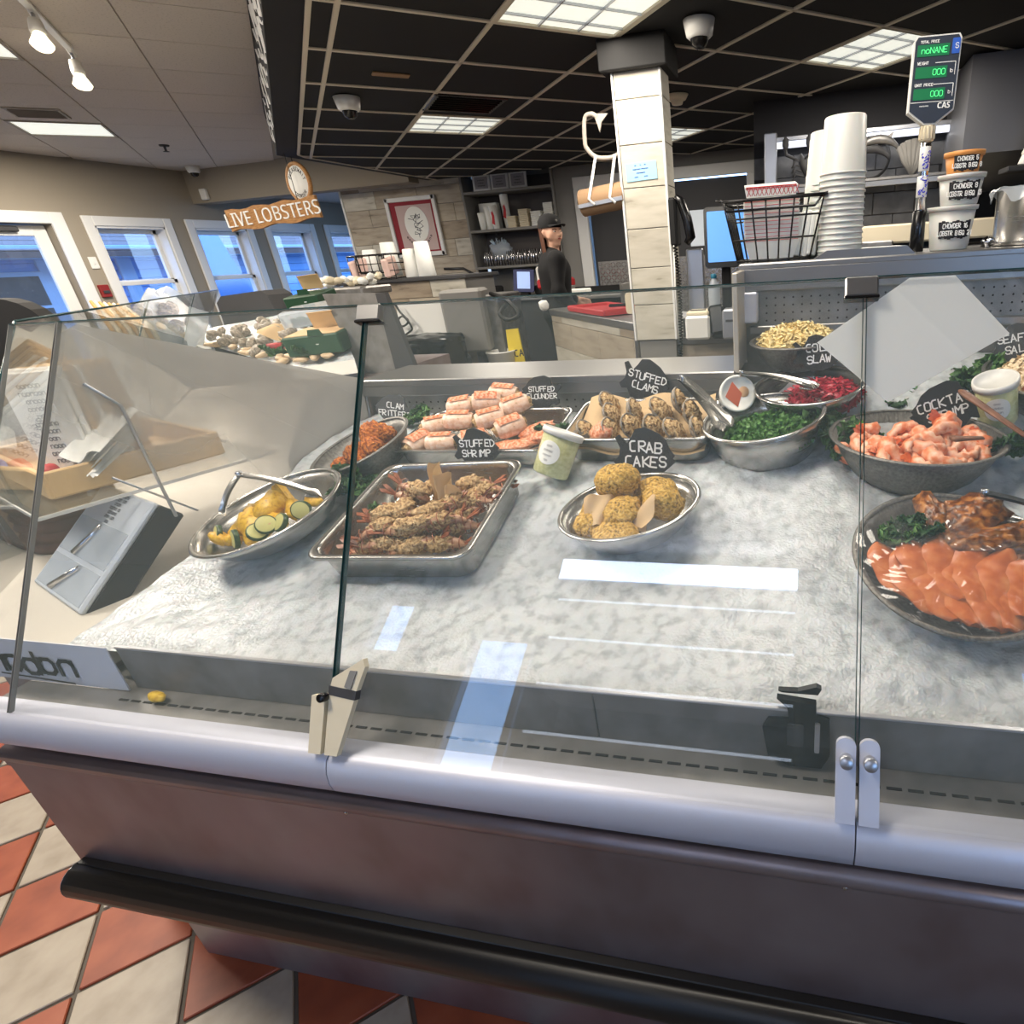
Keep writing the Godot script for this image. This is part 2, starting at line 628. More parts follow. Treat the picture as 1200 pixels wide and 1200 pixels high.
func shell() -> void:
	# floor: grout bed, with tiles laid diagonally where they can be seen
	var fl := structure("floor", sp(-7.9, 4.4, -0.2, -0.006, -10.5, 3.2), M.grout)
	var seen_floor := PackedVector2Array([Vector2(-3.2, -1.6), Vector2(0.6, -1.6), Vector2(0.6, 0.3), Vector2(-3.2, 0.3)])
	var p := 0.2045
	var r := RandomNumberGenerator.new()
	r.seed = 4
	var tile := fin(bx(Vector3(p - 0.009, 0.012, p - 0.009), 0.002))
	for i in range(-4, 16):
		for j in range(-12, 6):
			var c := ab(1.338 + (i + 0.5) * p, -0.6 - (j + 0.5) * p, -0.006)
			if Geometry2D.is_point_in_polygon(xz(c), seen_floor):
				obj("tile", tile, M.terracotta if (i + j) % 2 == 0 else M.tile_beige, fl, Transform3D(DIAG, c + Vector3(0, r.randf() * 0.001, 0)))
	# pale ceiling over the shop floor
	var ce := structure("ceiling", sp(-7.9, 4.4, CEIL_HIGH + 0.012, 2.9, -10.5, 3.2), M.bar_pale)
	var lobby := PackedVector2Array([Vector2(-7.7, 3.0), Vector2(-7.7, -6.95), Vector2(-4.5, -6.95), xz(ab(6.84, 0.2)), xz(ab(-3.2, 0.2)), Vector2(2.0, 3.0)])
	add_tiles(ce, lobby, 7.56 - 0.6096 * 17, 7.56 + 0.6096 * 5, -0.39 - 0.6096 * 12, -0.39 + 0.6096, 0.6096, 0.004, CEIL_HIGH, CEIL_HIGH + 0.014, M.tile_pale_ceiling, "ceiling_tile", {Vector2i(17, 10): 1, Vector2i(13, 10): 1, Vector2i(9, 10): 1, Vector2i(6, 11): 1})
	# the dropped black ceiling over the counters
	var drop := PackedVector2Array([xz(ab(-3.6, 0.205)), Vector2(-4.58, -5.09), Vector2(-4.58, -7.4), Vector2(4.2, -7.4), Vector2(4.2, 2.6)])
	var db := ms()
	flat_poly(db, drop, CEIL_LOW + 0.006, CEIL_HIGH + 0.01)
	var dc := structure("ceiling", db, M.black_matt)
	var grid := PackedVector2Array([xz(ab(-3.3, 0.35)), xz(ab(6.72, 0.35)), Vector2(-4.43, -5.25), Vector2(-4.43, -7.3), Vector2(4.1, -7.3), Vector2(4.1, 2.3)])
	var skip := {}
	for L in LIGHTS_LOW:
		skip[Vector2i(L[0] + 9, L[1] + 1)] = true
	add_tiles(dc, grid, 3.744 - 0.6096 * 9, 3.744 + 0.6096 * 9, 0.449 - 0.6096, 0.449 + 0.6096 * 12, 0.6096, 0.012, CEIL_LOW - 0.002, CEIL_LOW + 0.01, M.tile_black, "ceiling_tile", skip)
	for i in range(-6, 10):
		bar(dc, grid, ab(3.744 + i * 0.6096, -3), ab(3.744 + i * 0.6096, 9))
	for j in range(0, 12):
		bar(dc, grid, ab(-4, 0.449 + j * 0.6096), ab(12, 0.449 + j * 0.6096))
	for k in [[0, 1], [1, 2], [2, 3]]:
		var a := grid[k[0]]
		var b := grid[k[1]]
		bar_at(dc, Vector3(a.x, 0, a.y), Vector3(b.x, 0, b.y))
	# white brush script along the edge of the drop
	var script := ms(true)
	var rr := RandomNumberGenerator.new()
	rr.seed = 11
	var a := 1.2
	while a < 6.6:
		for k in 3:
			var pts := []
			var y := 2.4 + 0.075 * k + rr.randf() * 0.03
			var l := rr.randf_range(0.14, 0.4)
			var ph := rr.randf() * TAU
			for q in 9:
				pts.append(ab(a + l * q / 8.0, 0.199, y + 0.035 * sin(ph + q * 0.8)))
			var rad := []
			for q in 9:
				rad.append(0.004 + 0.012 * sin(PI * (q + 0.3) / 8.6))
			tube(script, pts, rad, 6, 0.3)
		a += rr.randf_range(0.2, 0.42)
	obj("lettering", script, M.chalk, dc)
	# bulkhead where the window wall meets the low ceiling
	structure("trim_1", sp(-7.7, -4.58, 2.31, CEIL_HIGH + 0.01, -7.15, -6.95), M.wall_tan)
	structure("ceiling", sp(-7.7, -4.58, 2.46, 2.52, -10.4, -7.15), M.tile_pale_ceiling)
	walls()
	pillar()

const LIGHTS_LOW := [[2, 1], [-2, 1], [-2, 4], [2, 4], [-5, 0], [-5, 3], [-10, 1]]  # closing entries are unseen panels added to light the case

func bar(parent: Node3D, region: PackedVector2Array, a: Vector3, b: Vector3) -> void:
	for seg in Geometry2D.intersect_polyline_with_polygon(PackedVector2Array([xz(a), xz(b)]), region):
		bar_at(parent, Vector3(seg[0].x, 0, seg[0].y), Vector3(seg[seg.size() - 1].x, 0, seg[seg.size() - 1].y))

func bar_at(parent: Node3D, a: Vector3, b: Vector3) -> void:
	var d := b - a
	obj("grid_bar", bx(Vector3(d.length(), 0.01, 0.022), 0.002), M.bar_cream, parent, Transform3D(Basis(Vector3.UP, atan2(-d.z, d.x)), (a + b) / 2 + Vector3(0, CEIL_LOW - 0.004, 0)))

func walls() -> void:
	# window wall at the left; openings as [z0, z1, y0, y1]
	var openings := [[-4.30, -5.27, 0.04, 2.04], [-5.67, -6.45, 0.7, 2.03], [-6.83, -7.60, 0.7, 2.03], [-8.0, -8.76, 0.7, 2.03], [-9.16, -9.92, 0.7, 2.03], [-1.6, -3.2, 0.7, 2.1]]
	var s := ms()
	var edges := [3.2, -10.5]
	for o in openings:
		edges.append(o[0])
		edges.append(o[1])
	edges.sort()
	for i in edges.size() - 1:
		var z0: float = edges[i]
		var z1: float = edges[i + 1]
		var cut = null
		for o in openings:
			if (z0 + z1) / 2 < o[0] and (z0 + z1) / 2 > o[1]:
				cut = o
		if cut == null:
			span(s, -7.9, -7.7, 0, CEIL_HIGH + 0.1, z0, z1)
		else:
			span(s, -7.9, -7.7, 0, cut[2], z0, z1)
			span(s, -7.9, -7.7, cut[3], CEIL_HIGH + 0.1, z0, z1)
	structure("wall_left", s, M.wall_tan)
	for i in openings.size():
		var o = openings[i]
		if i == 0:
			glass_door(o)
		else:
			sash_window("window_%d" % i, o)
	# back wall: plank-clad at the left, painted round the shelves and the swing doors
	var bw := ms()
	span(bw, -5.85, -4.14, 0, CEIL_HIGH + 0.1, -7.6, -7.36)
	span(bw, -4.14, -2.95, 0, CEIL_LOW + 0.1, -7.9, -7.68)
	span(bw, -2.95, -2.62, 0, CEIL_LOW + 0.1, -7.9, -7.36)
	span(bw, -2.62, -0.62, 2.22, CEIL_LOW + 0.1, -7.6, -7.36)
	span(bw, -0.62, 4.2, 0, CEIL_LOW + 0.1, -7.6, -7.36)
	var back := structure("wall_back", bw, M.grey_paint)
	clad(back, Vector3(-5.85, 0.9, -7.36), Basis(), 1.71, 1.75, 0.2, 0.6, 5)
	obj("edge_strip", sp(-5.87, -5.84, 0.9, 2.66, -7.37, -7.335, 0.004), M.white_trim, back)
	structure("wall_back", sp(-7.9, -5.85, 0, 2.9, -10.7, -10.4), M.wall_tan)
	structure("wall_right", sp(4.2, 4.4, 0, 2.9, -7.6, 3.2), M.wall_tan)
	# street front behind the counter's customers
	var f := ms()
	var holes := [[-3.66, -3.28, 2.0, 2.5], [-2.66, -1.93, 0.2, 2.24], [1.5, 3.9, 0.5, 2.3]]
	var at := -7.9
	for h in holes:
		span(f, at, h[0], 0, 2.9, 3.0, 3.2)
		span(f, h[0], h[1], 0, h[2], 3.0, 3.2)
		span(f, h[0], h[1], h[3], 2.9, 3.0, 3.2)
		at = h[1]
	span(f, at, 4.4, 0, 2.9, 3.0, 3.2)
	structure("wall_front", f, M.wall_tan)
	for k in holes.size():
		var h = holes[k]
		var w := structure("window_%d" % (k + 6), null, null)
		var fr := ms()
		for x in ([h[0], (h[0] * 0.28 + h[1] * 0.72), h[1]] if h[1] - h[0] > 0.5 else [h[0], h[1]]):
			span(fr, x - 0.03, x + 0.03, h[2], h[3], 3.05, 3.13)
		for y in [h[2], h[3]]:
			span(fr, h[0], h[1], y - 0.03, y + 0.03, 3.05, 3.13)
		obj("frame", fr, M.white_trim, w)
		obj("pane", sp(h[0], h[1], h[2], h[3], 3.088, 3.094), M.window_glass, w)

func sash_window(called: String, o: Array) -> void:
	var w := structure(called, null, null)
	var z0: float = o[1]
	var z1: float = o[0]
	var y0: float = o[2]
	var y1: float = o[3]
	for q in [[z0 - 0.1, z0, y0 - 0.1, y1 + 0.1], [z1, z1 + 0.1, y0 - 0.1, y1 + 0.1], [z0, z1, y1, y1 + 0.1], [z0, z1, y0 - 0.1, y0]]:
		obj("casing", sp(-7.7, -7.675, q[2], q[3], q[0], q[1], 0.006), M.white_trim, w)
	var jamb := ms()
	span(jamb, -7.9, -7.69, y0, y1, z0, z0 + 0.02)
	span(jamb, -7.9, -7.69, y0, y1, z1 - 0.02, z1)
	span(jamb, -7.9, -7.69, y1 - 0.02, y1, z0, z1)
	span(jamb, -7.9, -7.66, y0, y0 + 0.02, z0, z1)
	obj("jamb", jamb, M.white_trim, w)
	var mid := (y0 + y1) / 2 + 0.06
	for k in 2:
		var a: float = [y0 + 0.02, mid][k]
		var b: float = [mid + 0.03, y1 - 0.02][k]
		var x: float = [-7.80, -7.84][k]
		var sa := ms()
		span(sa, x - 0.02, x + 0.02, a, a + 0.045, z0 + 0.02, z1 - 0.02, 0.004)
		span(sa, x - 0.02, x + 0.02, b - 0.045, b, z0 + 0.02, z1 - 0.02, 0.004)
		span(sa, x - 0.02, x + 0.02, a, b, z0 + 0.02, z0 + 0.065, 0.004)
		span(sa, x - 0.02, x + 0.02, a, b, z1 - 0.065, z1 - 0.02, 0.004)
		obj("sash", sa, M.white_trim, w)
		obj("pane", sp(x - 0.003, x + 0.003, a + 0.04, b - 0.04, z0 + 0.06, z1 - 0.06), M.window_glass, w)

func glass_door(o: Array) -> void:
	var d := structure("door_1", null, null)
	for q in [[o[1] - 0.13, o[1], 0.0, o[3] + 0.11], [o[0], o[0] + 0.13, 0.0, o[3] + 0.11], [o[1], o[0], o[3], o[3] + 0.11]]:
		obj("casing", sp(-7.7, -7.67, q[2], q[3], q[0], q[1], 0.006), M.white_trim, d)
	var leaf := ms()
	span(leaf, -7.82, -7.78, 0.04, 2.03, o[1] + 0.01, o[1] + 0.13, 0.005)
	span(leaf, -7.82, -7.78, 0.04, 2.03, o[0] - 0.13, o[0] - 0.01, 0.005)
	span(leaf, -7.82, -7.78, 1.93, 2.03, o[1] + 0.13, o[0] - 0.13, 0.005)
	span(leaf, -7.82, -7.78, 0.04, 0.3, o[1] + 0.13, o[0] - 0.13, 0.005)
	obj("leaf", leaf, M.white_trim, d)
	obj("pane", sp(-7.803, -7.797, 0.28, 1.95, o[1] + 0.12, o[0] - 0.12), M.window_glass, d)
	obj("closer", sp(-7.78, -7.73, 1.965, 2.015, -5.0, -4.75, 0.008), M.dark_grey, d)

func pillar() -> void:
	var p := structure("pillar", sp(-0.985, -0.755, 0, 2.3, -3.63, -3.462), M.grey_paint)
	clad(p, Vector3(-0.99, 0.9, -3.46), Basis(), 0.24, 1.32, 0.2, 0.6, 21, [1, 3])
	clad(p, Vector3(-0.753, 0.9, -3.455), Basis(Vector3.UP, PI / 2), 0.175, 1.32, 0.2, 0.6, 22, [1, 3])
	obj("collar", sp(-1.05, -0.70, 2.215, CEIL_LOW, -3.70, -3.40, 0.006), M.black_matt, p)
	for x in [-0.997, -0.748]:
		obj("edge_strip", sp(x - 0.006, x + 0.006, 0.9, 2.215, -3.458, -3.442, 0.002), M.white_trim, p)

func lamps() -> void:
	for L in LIGHTS_LOW:
		troffer(3.744 + L[0] * 0.6096, 0.449 + L[1] * 0.6096, CEIL_LOW, true, L)
	var n := 0
	for q in [[7.56, -0.39], [7.56 - 2.4384, -0.39], [7.56 - 4.8768, -0.39], [7.56 - 0.6096 * 11, -0.39 + 0.6096]]:  # the last is an unseen panel added to light the case front
		troffer(q[0], q[1] - 1.2192 + 0.0, CEIL_HIGH, false, [n, 0])
		n += 1

const LOW_WORDS := {
	"2 1": "small bright ceiling panel in the black ceiling beyond the dome camera, left of the pillar", "-2 1": "large bright ceiling panel cut by the top edge of the frame, left of the pillar",
	"-2 4": "bright gridded ceiling panel directly behind the scale display", "2 4": "ceiling panel far back in the black ceiling, half hidden by the pillar",
}
const HIGH_WORDS := ["glaring ceiling panel in the pale ceiling next to the air vent", "ceiling panel in the pale ceiling at the edge of the frame beside the track lights"]

func troffer(a: float, b: float, y: float, grid: bool, L: Array) -> void:
	var c := ab(a + 0.3048, b + 0.3048, y)
	var words_ := "unseen square ceiling light panel above the customers, outside the picture"
	if grid:
		words_ = LOW_WORDS.get("%d %d" % [L[0], L[1]], "unseen ceiling light panel in the black ceiling, added to light the case")
	elif L[0] < 2:
		words_ = HIGH_WORDS[L[0]]
	var t := thing("ceiling_light", words_, "ceiling light", c, "recessed ceiling panels")
	t.basis = DIAG
	var fr := ms()
	for q in [[-0.295, 0, 0.02, 0.6], [0.295, 0, 0.02, 0.6], [0, -0.295, 0.6, 0.02], [0, 0.295, 0.6, 0.02]]:
		box(fr, Vector3(q[0], -0.002, q[1]), Vector3(q[2], 0.014, q[3]), Basis(), 0.002)
	obj("frame", fr, M.bar_cream if grid else M.bar_pale, t)
	obj("diffuser", bx(Vector3(0.575, 0.004, 0.575), 0.0, Vector3(0, 0.004, 0)), M.panel_glow, t)
	if grid:
		var lv := ms()
		for k in [-0.098, 0.098]:
			box(lv, Vector3(k, -0.002, 0), Vector3(0.006, 0.012, 0.57))
		box(lv, Vector3(0, -0.002, 0), Vector3(0.57, 0.012, 0.006))
		box(lv, Vector3(0, -0.002, 0.19), Vector3(0.57, 0.012, 0.006))
		box(lv, Vector3(0, -0.002, -0.19), Vector3(0.57, 0.012, 0.006))
		obj("louvre", lv, M.alu, t)
	var l := AreaLight3D.new()
	put(l, "panel_light", t)
	l.area_size = Vector2(0.54, 0.54)
	l.position = Vector3(0, -0.016, 0)
	l.rotation = Vector3(-PI / 2, 0, 0)
	l.light_energy = PANEL * (0.55 if grid and L[0] == -5 else 1.0 if grid else 1.5 if L[0] == 3 else 3.3)
	l.light_color = C(255, 244, 228)
	l.area_range = 20.0
	l.shadow_enabled = true

func outdoors() -> void:
	single("street", sp(-40, 40, -0.4, -0.21, -40, 40), M.asphalt, "grey asphalt ground outside the windows", "ground").set_meta("kind", "structure")
	var h := thing("house", "blue clapboard house with white trim and shingle roof outside the windows", "building", Vector3(-10.6, 0, -9))
	obj("wall", sp(-4.0, -0.03, -0.2, 1.95, -9, 9), M.siding, h)
	var board := fin(bx(Vector3(0.03, 0.125, 18.0), 0.004))
	for i in 16:
		obj("clapboard", board, M.siding, h, Transform3D(Basis(Vector3.BACK, 0.13), Vector3(-0.012, -0.1 + i * 0.13, 0)))
	obj("eave", sp(-0.1, 0.42, 1.83, 1.86, -9.2, 9.2), M.house_trim, h)
	obj("fascia", sp(0.38, 0.42, 1.83, 1.99, -9.2, 9.2, 0.006), M.house_trim, h)
	var sl := ms()
	box(sl, Vector3(-1.75, 2.85, 0), Vector3(4.8, 0.08, 18.4), Basis(Vector3.BACK, -0.42))
	obj("roof", sl, M.shingle_roof, h)
	var row := fin(bx(Vector3(0.19, 0.016, 18.4), 0.004))
	for i in 14:
		var u := 2.3 - i * 0.17
		obj("shingle", row, M.shingle_roof, h, Transform3D(Basis(Vector3.BACK, -0.38), Vector3(-1.75, 2.85, 0) + Basis(Vector3.BACK, -0.42) * Vector3(u, 0.052, 0)))
	for z in [2.05, 1.0, -0.75]:
		obj("corner_board", sp(-0.02, 0.035, -0.2, 1.83, z - 0.11, z + 0.11, 0.004), M.house_trim, h)
	for z in [2.5, -1.6, 5.0]:
		var wn := obj("window", sp(-0.01, 0.05, 0.75, 1.68, z - 0.36, z + 0.36, 0.006), M.house_trim, h)
		for k in 2:
			obj("pane", sp(0.05, 0.056, 0.82 + k * 0.42, 1.2 + k * 0.42, z - 0.28, z + 0.28), M.dark_grey, wn)
	obj("downspout", tb([Vector3(0.3, 1.85, -0.5), Vector3(0.1, 1.7, -0.35), Vector3(0.07, -0.2, -0.3)], 0.05, 8), M.house_trim, h)
	# the blue slanting awning post seen through the second window
	single("leaning_board", bx(Vector3(0.06, 2.6, 0.55), 0.01), mat("bright_blue", C(70, 150, 226), 0.6), "bright blue slanting panel outside the middle window", "panel", T(Vector3(-9.0, 1.08, -8.35), 0, 0, 4) * T(Vector3.ZERO, 14))

# ---------- the refrigerated display case ----------
var carve := []                  # hollows that the dishes press into the ice: [to local, radius or half width, depth, foot radius or -half length]

const GY := 0.789               # foot of the front glass
const GZ := -0.457
const GLEN := 0.618
var GUP := Vector3(0, 0.5333, -0.298).normalized()
var GN := Vector3(0, 0.298, 0.5333).normalized()

func on_glass(x: float, v: float, off := 0.0) -> Vector3:
	return Vector3(x, GY, GZ) + GUP * v + GN * off

func glass_basis() -> Basis:
	return Basis(Vector3.RIGHT, GUP, GN)

const ICE_Z := [0.545, 0.7, 0.85, 1.0, 1.15, 1.3, 1.4, 1.55]
const ICE_Y := [0.850, 0.868, 0.900, 0.945, 0.983, 1.005, 1.010, 1.012]

func ice_level(x: float, z: float) -> float:
	var d := -z
	var y: float = ICE_Y[7]
	for i in 7:
		if d < ICE_Z[i + 1]:
			y = lerpf(ICE_Y[i], ICE_Y[i + 1], clampf((d - ICE_Z[i]) / (ICE_Z[i + 1] - ICE_Z[i]), 0, 1))
			break
	y += 0.09 * smoothstep(-0.2, 0.0, x) * smoothstep(1.12, 1.45, d)
	return y

func display_case() -> void:
	var c := thing("display_case", "long stainless steel refrigerated seafood case with slanted glass front and black bumper rail", "display case")
	var L := -1.278
	var R := 1.6
	obj("kick_plate", sp(-1.285, R, 0.0, 0.42, -0.60, -0.53, 0.003), M.steel_front, c)
	var fp := obj("front_panel", sp(L, R, 0.36, 0.668, -0.56, -0.457, 0.002), M.steel_front, c)
	var lip := ms(true)
	tube(lip, [Vector3(L, 0.684, -0.468), Vector3(R, 0.684, -0.468)], 0.0165, 14)
	obj("top_lip", lip, M.steel_front, fp)
	obj("flange", sp(L, R, 0.664, 0.69, -0.54, -0.4545, 0.002), M.steel_front, fp)
	for x in [-0.62, 0.062, 0.74]:
		var b := ms(true)
		blob(b, Vector3(x, 0.678, -0.454), Vector3(0.004, 0.004, 0.003), 0.0, 1.0, 0, Basis(), 10)
		obj("bolt", b, M.chrome, fp)
	# bumper: black rubber half-round with a pale end cap
	var rail := ms(true)
	var pts := []
	for i in 2:
		pts.append(Vector3([L + 0.014, R][i], 0.404, -0.442))
	tube(rail, pts, 0.033, 20, 1.0)
	var rl := obj("bumper_rail", rail, M.rubber, c)
	var cap := ms(true)
	tube(cap, [Vector3(L + 0.009, 0.404, -0.442), Vector3(L + 0.015, 0.404, -0.442)], [0.029, 0.0335], 20)
	obj("end_cap", cap, M.alu, rl)
	obj("rail_strip", sp(L + 0.014, R, 0.424, 0.438, -0.46, -0.441, 0.004), M.rubber, rl)
	obj("shadow_gap", sp(L, R, 0.69, 0.745, -0.56, -0.474), M.black_matt, c)
	# fascia of brushed aluminium in three lengths
	var joints := [L - 0.06, -0.61, 0.0675, 0.745, R]
	for i in 4:
		var f := ms(true)
		var prof := [Vector2(-0.470, 0.728), Vector2(-0.452, 0.729), Vector2(-0.443, 0.735), Vector2(-0.4405, 0.750), Vector2(-0.4425, 0.768), Vector2(-0.449, 0.783), Vector2(-0.457, 0.789), Vector2(-0.475, 0.790)]
		var x0: float = joints[i] + 0.0008
		var x1: float = joints[i + 1] - 0.0008
		f.set_smooth_group(0)
		for k in prof.size() - 1:
			quad(f, Vector3(x0, prof[k].y, prof[k].x), Vector3(x1, prof[k].y, prof[k].x), Vector3(x1, prof[k + 1].y, prof[k + 1].x), Vector3(x0, prof[k + 1].y, prof[k + 1].x))
		f.set_smooth_group(-1)
		for k in range(1, prof.size() - 1):
			tri(f, Vector3(x1, prof[0].y, prof[0].x), Vector3(x1, prof[k + 1].y, prof[k + 1].x), Vector3(x1, prof[k].y, prof[k].x))
			tri(f, Vector3(x0, prof[0].y, prof[0].x), Vector3(x0, prof[k].y, prof[k].x), Vector3(x0, prof[k + 1].y, prof[k + 1].x))
		obj("fascia", f, M.anodised, c)
	# deck behind the glass foot, with the air slots
	var deck := obj("deck", sp(L, R, 0.74, 0.775, -0.56, -0.468), M.steel_dull, c)
	obj("glass_channel", sp(L, R, 0.775, 0.788, -0.487, -0.462, 0.002), M.anodised, deck)
	var slot := fin(bx(Vector3(0.0175, 0.0012, 0.0035)))
	for i in 84:
		obj("vent_slot", slot, M.black_matt, deck, T(Vector3(-1.05 + i * 0.0243, 0.7755, -0.517)))
	obj("deck_edge", sp(L, R, 0.7752, 0.7757, -0.4905, -0.489), M.black_matt, deck)
	for q in [[-1.06, -0.262], [-0.2605, 0.63], [0.6315, R]]:
		obj("inner_panel", sp(q[0], q[1], 0.775, 0.855, -0.550, -0.545, 0.001), M.steel_dull, c)
	obj("inner_panel_edge", sp(-1.06, R, 0.8535, 0.857, -0.551, -0.5435, 0.001), M.alu, c)
	obj("front_lining", sp(L, R, 0.36, 0.74, -0.60, -0.56), M.steel_dull, c)
	# rear of the well at the serving opening, and the raised rear with its shelf
	var sill := obj("rear_sill", sp(-1.185, -0.16, 1.088, 1.107, -1.585, -1.36, 0.003), M.steel, c)
	obj("sill_front", sp(-1.185, -0.16, 1.062, 1.09, -1.375, -1.362, 0.002), M.steel, sill)
	var pb := obj("perforated_panel", sp(-1.185, -0.16, 0.9, 1.062, -1.395, -1.385), M.steel_dull, c)
	holes(pb, -1.15, -0.2, 0.95, 1.05, -1.3845)
	obj("rear_skin", sp(-1.185, R, 0.0, 1.09, -1.60, -1.56), M.steel_dull, c)
	obj("well_floor", sp(L, R, 0.70, 0.74, -1.58, -0.5), M.steel_dull, c)
	var pr := obj("perforated_panel", sp(-0.15, R, 0.95, 1.275, -1.57, -1.555), M.steel_dull, c)
	holes(pr, -0.12, 1.2, 1.196, 1.262, -1.5545)
	obj("rear_ledge", sp(-0.14, R, 1.165, 1.185, -1.556, -1.535, 0.002), M.steel, c)
	obj("top_band", sp(-0.165, R, 1.268, 1.322, -1.56, -1.525, 0.003), M.steel, c)
	var shelf := obj("service_shelf", sp(-0.165, R, 1.318, 1.333, -2.05, -1.525, 0.003), M.steel, c)
	var wedge := pz([Vector2(0.015, 0), Vector2(0.245, 0), Vector2(0.225, 0.018), Vector2(0.045, 0.018)], 0.18, T(Vector3(0, 1.333, -1.62)))
	obj("raised_plate", wedge, M.steel, shelf)
	obj("shelf_support", sp(-0.163, -0.150, 1.1, 1.32, -1.60, -1.37, 0.002), mat("steel_pale", C(190, 184, 174), 0.5, 0.6), c)
	obj("corner_post", sp(-0.172, -0.118, 1.195, 1.268, -1.552, -1.515, 0.003), M.anodised, c)
	# end partition of misted glass, steel-backed towards the rear
	var side := Transform3D(Basis(Vector3(0, 0, -1), Vector3.UP, Vector3(1, 0, 0)), Vector3(-1.185, 0, 0))
	var mist := ms(true)
	for k in 2:
		var nu := 26
		var nv := 14
		for i in nu:
			for j in nv:
				var q := []
				for e in [[0, 0], [1, 0], [1, 1], [0, 1]]:
					var d: float = 0.47 + 0.9 * (i + e[0]) / nu
					var lo := 0.78
					var hi := minf(0.79 + (d - 0.457) * 1.79, 1.328 - (d - 0.765) * 0.358)
					q.append(Vector3(d, lerpf(lo, hi, float(j + e[1]) / nv), 0.003 * (1 - 2 * k)))
				if k:
					q.reverse()
				for id in [0, 2, 1, 0, 3, 2]:
					var v: Vector3 = q[id]
					var fog := maxf(smoothstep(0.80, 1.12, v.x + 0.45 * (v.y - 1.05)), 0.8 * smoothstep(1.10, 1.25, v.y + 0.12 * sin(v.x * 9)))
					mist.set_color(Color(1, 1, 1, 0.03 + fog * 0.72))
					mist.add_vertex(side * v)
	obj("end_glass", mist, M.glass_misted, c)
	obj("end_wall", pz([Vector2(1.08, 0.75), Vector2(1.08, 0.98), Vector2(1.2, 1.13), Vector2(1.38, 1.105), Vector2(1.40, 0.75)], 0.006, side * T(Vector3(0, 0, -0.008))), M.steel_dull, c)
	obj("end_rim", tb([Vector3(-1.18, 1.105, -1.362), Vector3(-1.18, 1.06, -1.37), Vector3(-1.178, 1.0, -1.36), Vector3(-1.175, 0.96, -1.33)], 0.004), M.steel, c)
	obj("shelf_bracket", tb([Vector3(-1.178, 1.231, -0.748), Vector3(-1.178, 1.185, -0.786), Vector3(-1.178, 0.967, -0.791)], 0.0028), M.alu, c)
	obj("shelf_bracket", tb([Vector3(-1.178, 1.073, -0.723), Vector3(-1.178, 0.961, -0.832)], 0.002), M.alu, c)
	# front glass
	var gj := [-1.29, -1.184, -0.61, 0.0675, 0.745, 1.422]
	for i in 5:
		var w: float = gj[i + 1] - gj[i] - 0.004
		var x: float = (gj[i + 1] + gj[i]) / 2
		var g := obj("front_glass", bx(Vector3(w, GLEN, 0.006)), M.glass, c, Transform3D(glass_basis(), on_glass(x, GLEN / 2, 0)))
		obj("glass_edge", bx(Vector3(w, 0.0012, 0.0062), 0.0, Vector3(0, GLEN / 2, 0)), M.glass_edge, g)
		for k in [-1, 1]:
			obj("glass_edge", bx(Vector3(0.0009, GLEN, 0.0062), 0.0, Vector3(k * w / 2, 0, 0)), M.grey_paint if i == 0 or (i == 1 and k == -1) else M.glass_edge, g)
	for x in [-0.603, 0.0635, 0.745]:
		var cl := obj("glass_clip", bx(Vector3(0.038, 0.024, 0.012), 0.002), M.steel, c, Transform3D(glass_basis(), on_glass(x, GLEN - 0.012)))
		obj("clip_back", bx(Vector3(0.04, 0.004, 0.014), 0.001, Vector3(0, -0.013, 0)), M.black_gloss, cl)
	for x in [0.0675, 0.745]:
		for k in [-1, 1]:
			var outline := []
			for q in 9:
				var an := PI * q / 8
				outline.append(Vector2(cos(an) * 0.0105, 0.083 + sin(an) * 0.008))
			outline += [Vector2(-0.0105, 0), Vector2(0.0105, 0)]
			var br := obj("clamp", pz(outline, 0.008), M.anodised, c, Transform3D(glass_basis(), on_glass(x + k * 0.0125, 0.0, 0.008)))
			var kn := ms(true)
			cyl(kn, Vector3(0, 0.068, 0.004), 0.0075, 0.012, 18, Basis(Vector3.RIGHT, PI / 2))
			obj("knob", kn, M.alu, br)
	# brackets at the left joint, cream and shaped to paint a sunlit building's reflection
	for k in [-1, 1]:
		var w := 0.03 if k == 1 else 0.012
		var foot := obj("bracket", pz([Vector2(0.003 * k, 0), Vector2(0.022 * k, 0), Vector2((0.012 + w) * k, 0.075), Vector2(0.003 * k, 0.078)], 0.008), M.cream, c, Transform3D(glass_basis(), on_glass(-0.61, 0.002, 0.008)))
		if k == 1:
			obj("reflection_band", pz([Vector2(0.002, 0.078), Vector2(0.043, 0.074), Vector2(0.044, 0.086), Vector2(0.002, 0.09)], 0.009), M.dark_grey, foot)
			obj("reflection_head", pz([Vector2(0.004, 0.09), Vector2(0.044, 0.086), Vector2(0.054, 0.118), Vector2(0.05, 0.128), Vector2(0.006, 0.1)], 0.008), M.cream, foot)
			obj("reflection_plate", pz([Vector2(0.026, 0.09), Vector2(0.036, 0.088), Vector2(0.043, 0.112), Vector2(0.033, 0.112)], 0.011), M.grey_paint, foot)
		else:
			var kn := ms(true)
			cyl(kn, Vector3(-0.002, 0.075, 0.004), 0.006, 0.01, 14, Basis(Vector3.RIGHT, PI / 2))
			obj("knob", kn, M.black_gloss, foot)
	# blank paper taped behind the glass
	var paper := [Vector2(0.014, 0.544), Vector2(0.118, 0.618), Vector2(0.168, 0.618), Vector2(0.225, 0.547), Vector2(0.096, 0.470)]
	single("paper_sheet", pz(paper, 0.0008), M.translucent_paper, "large blank white sheet of paper hung diamond-wise on the front glass", "paper", Transform3D(glass_basis(), on_glass(0, 0, -0.006)))
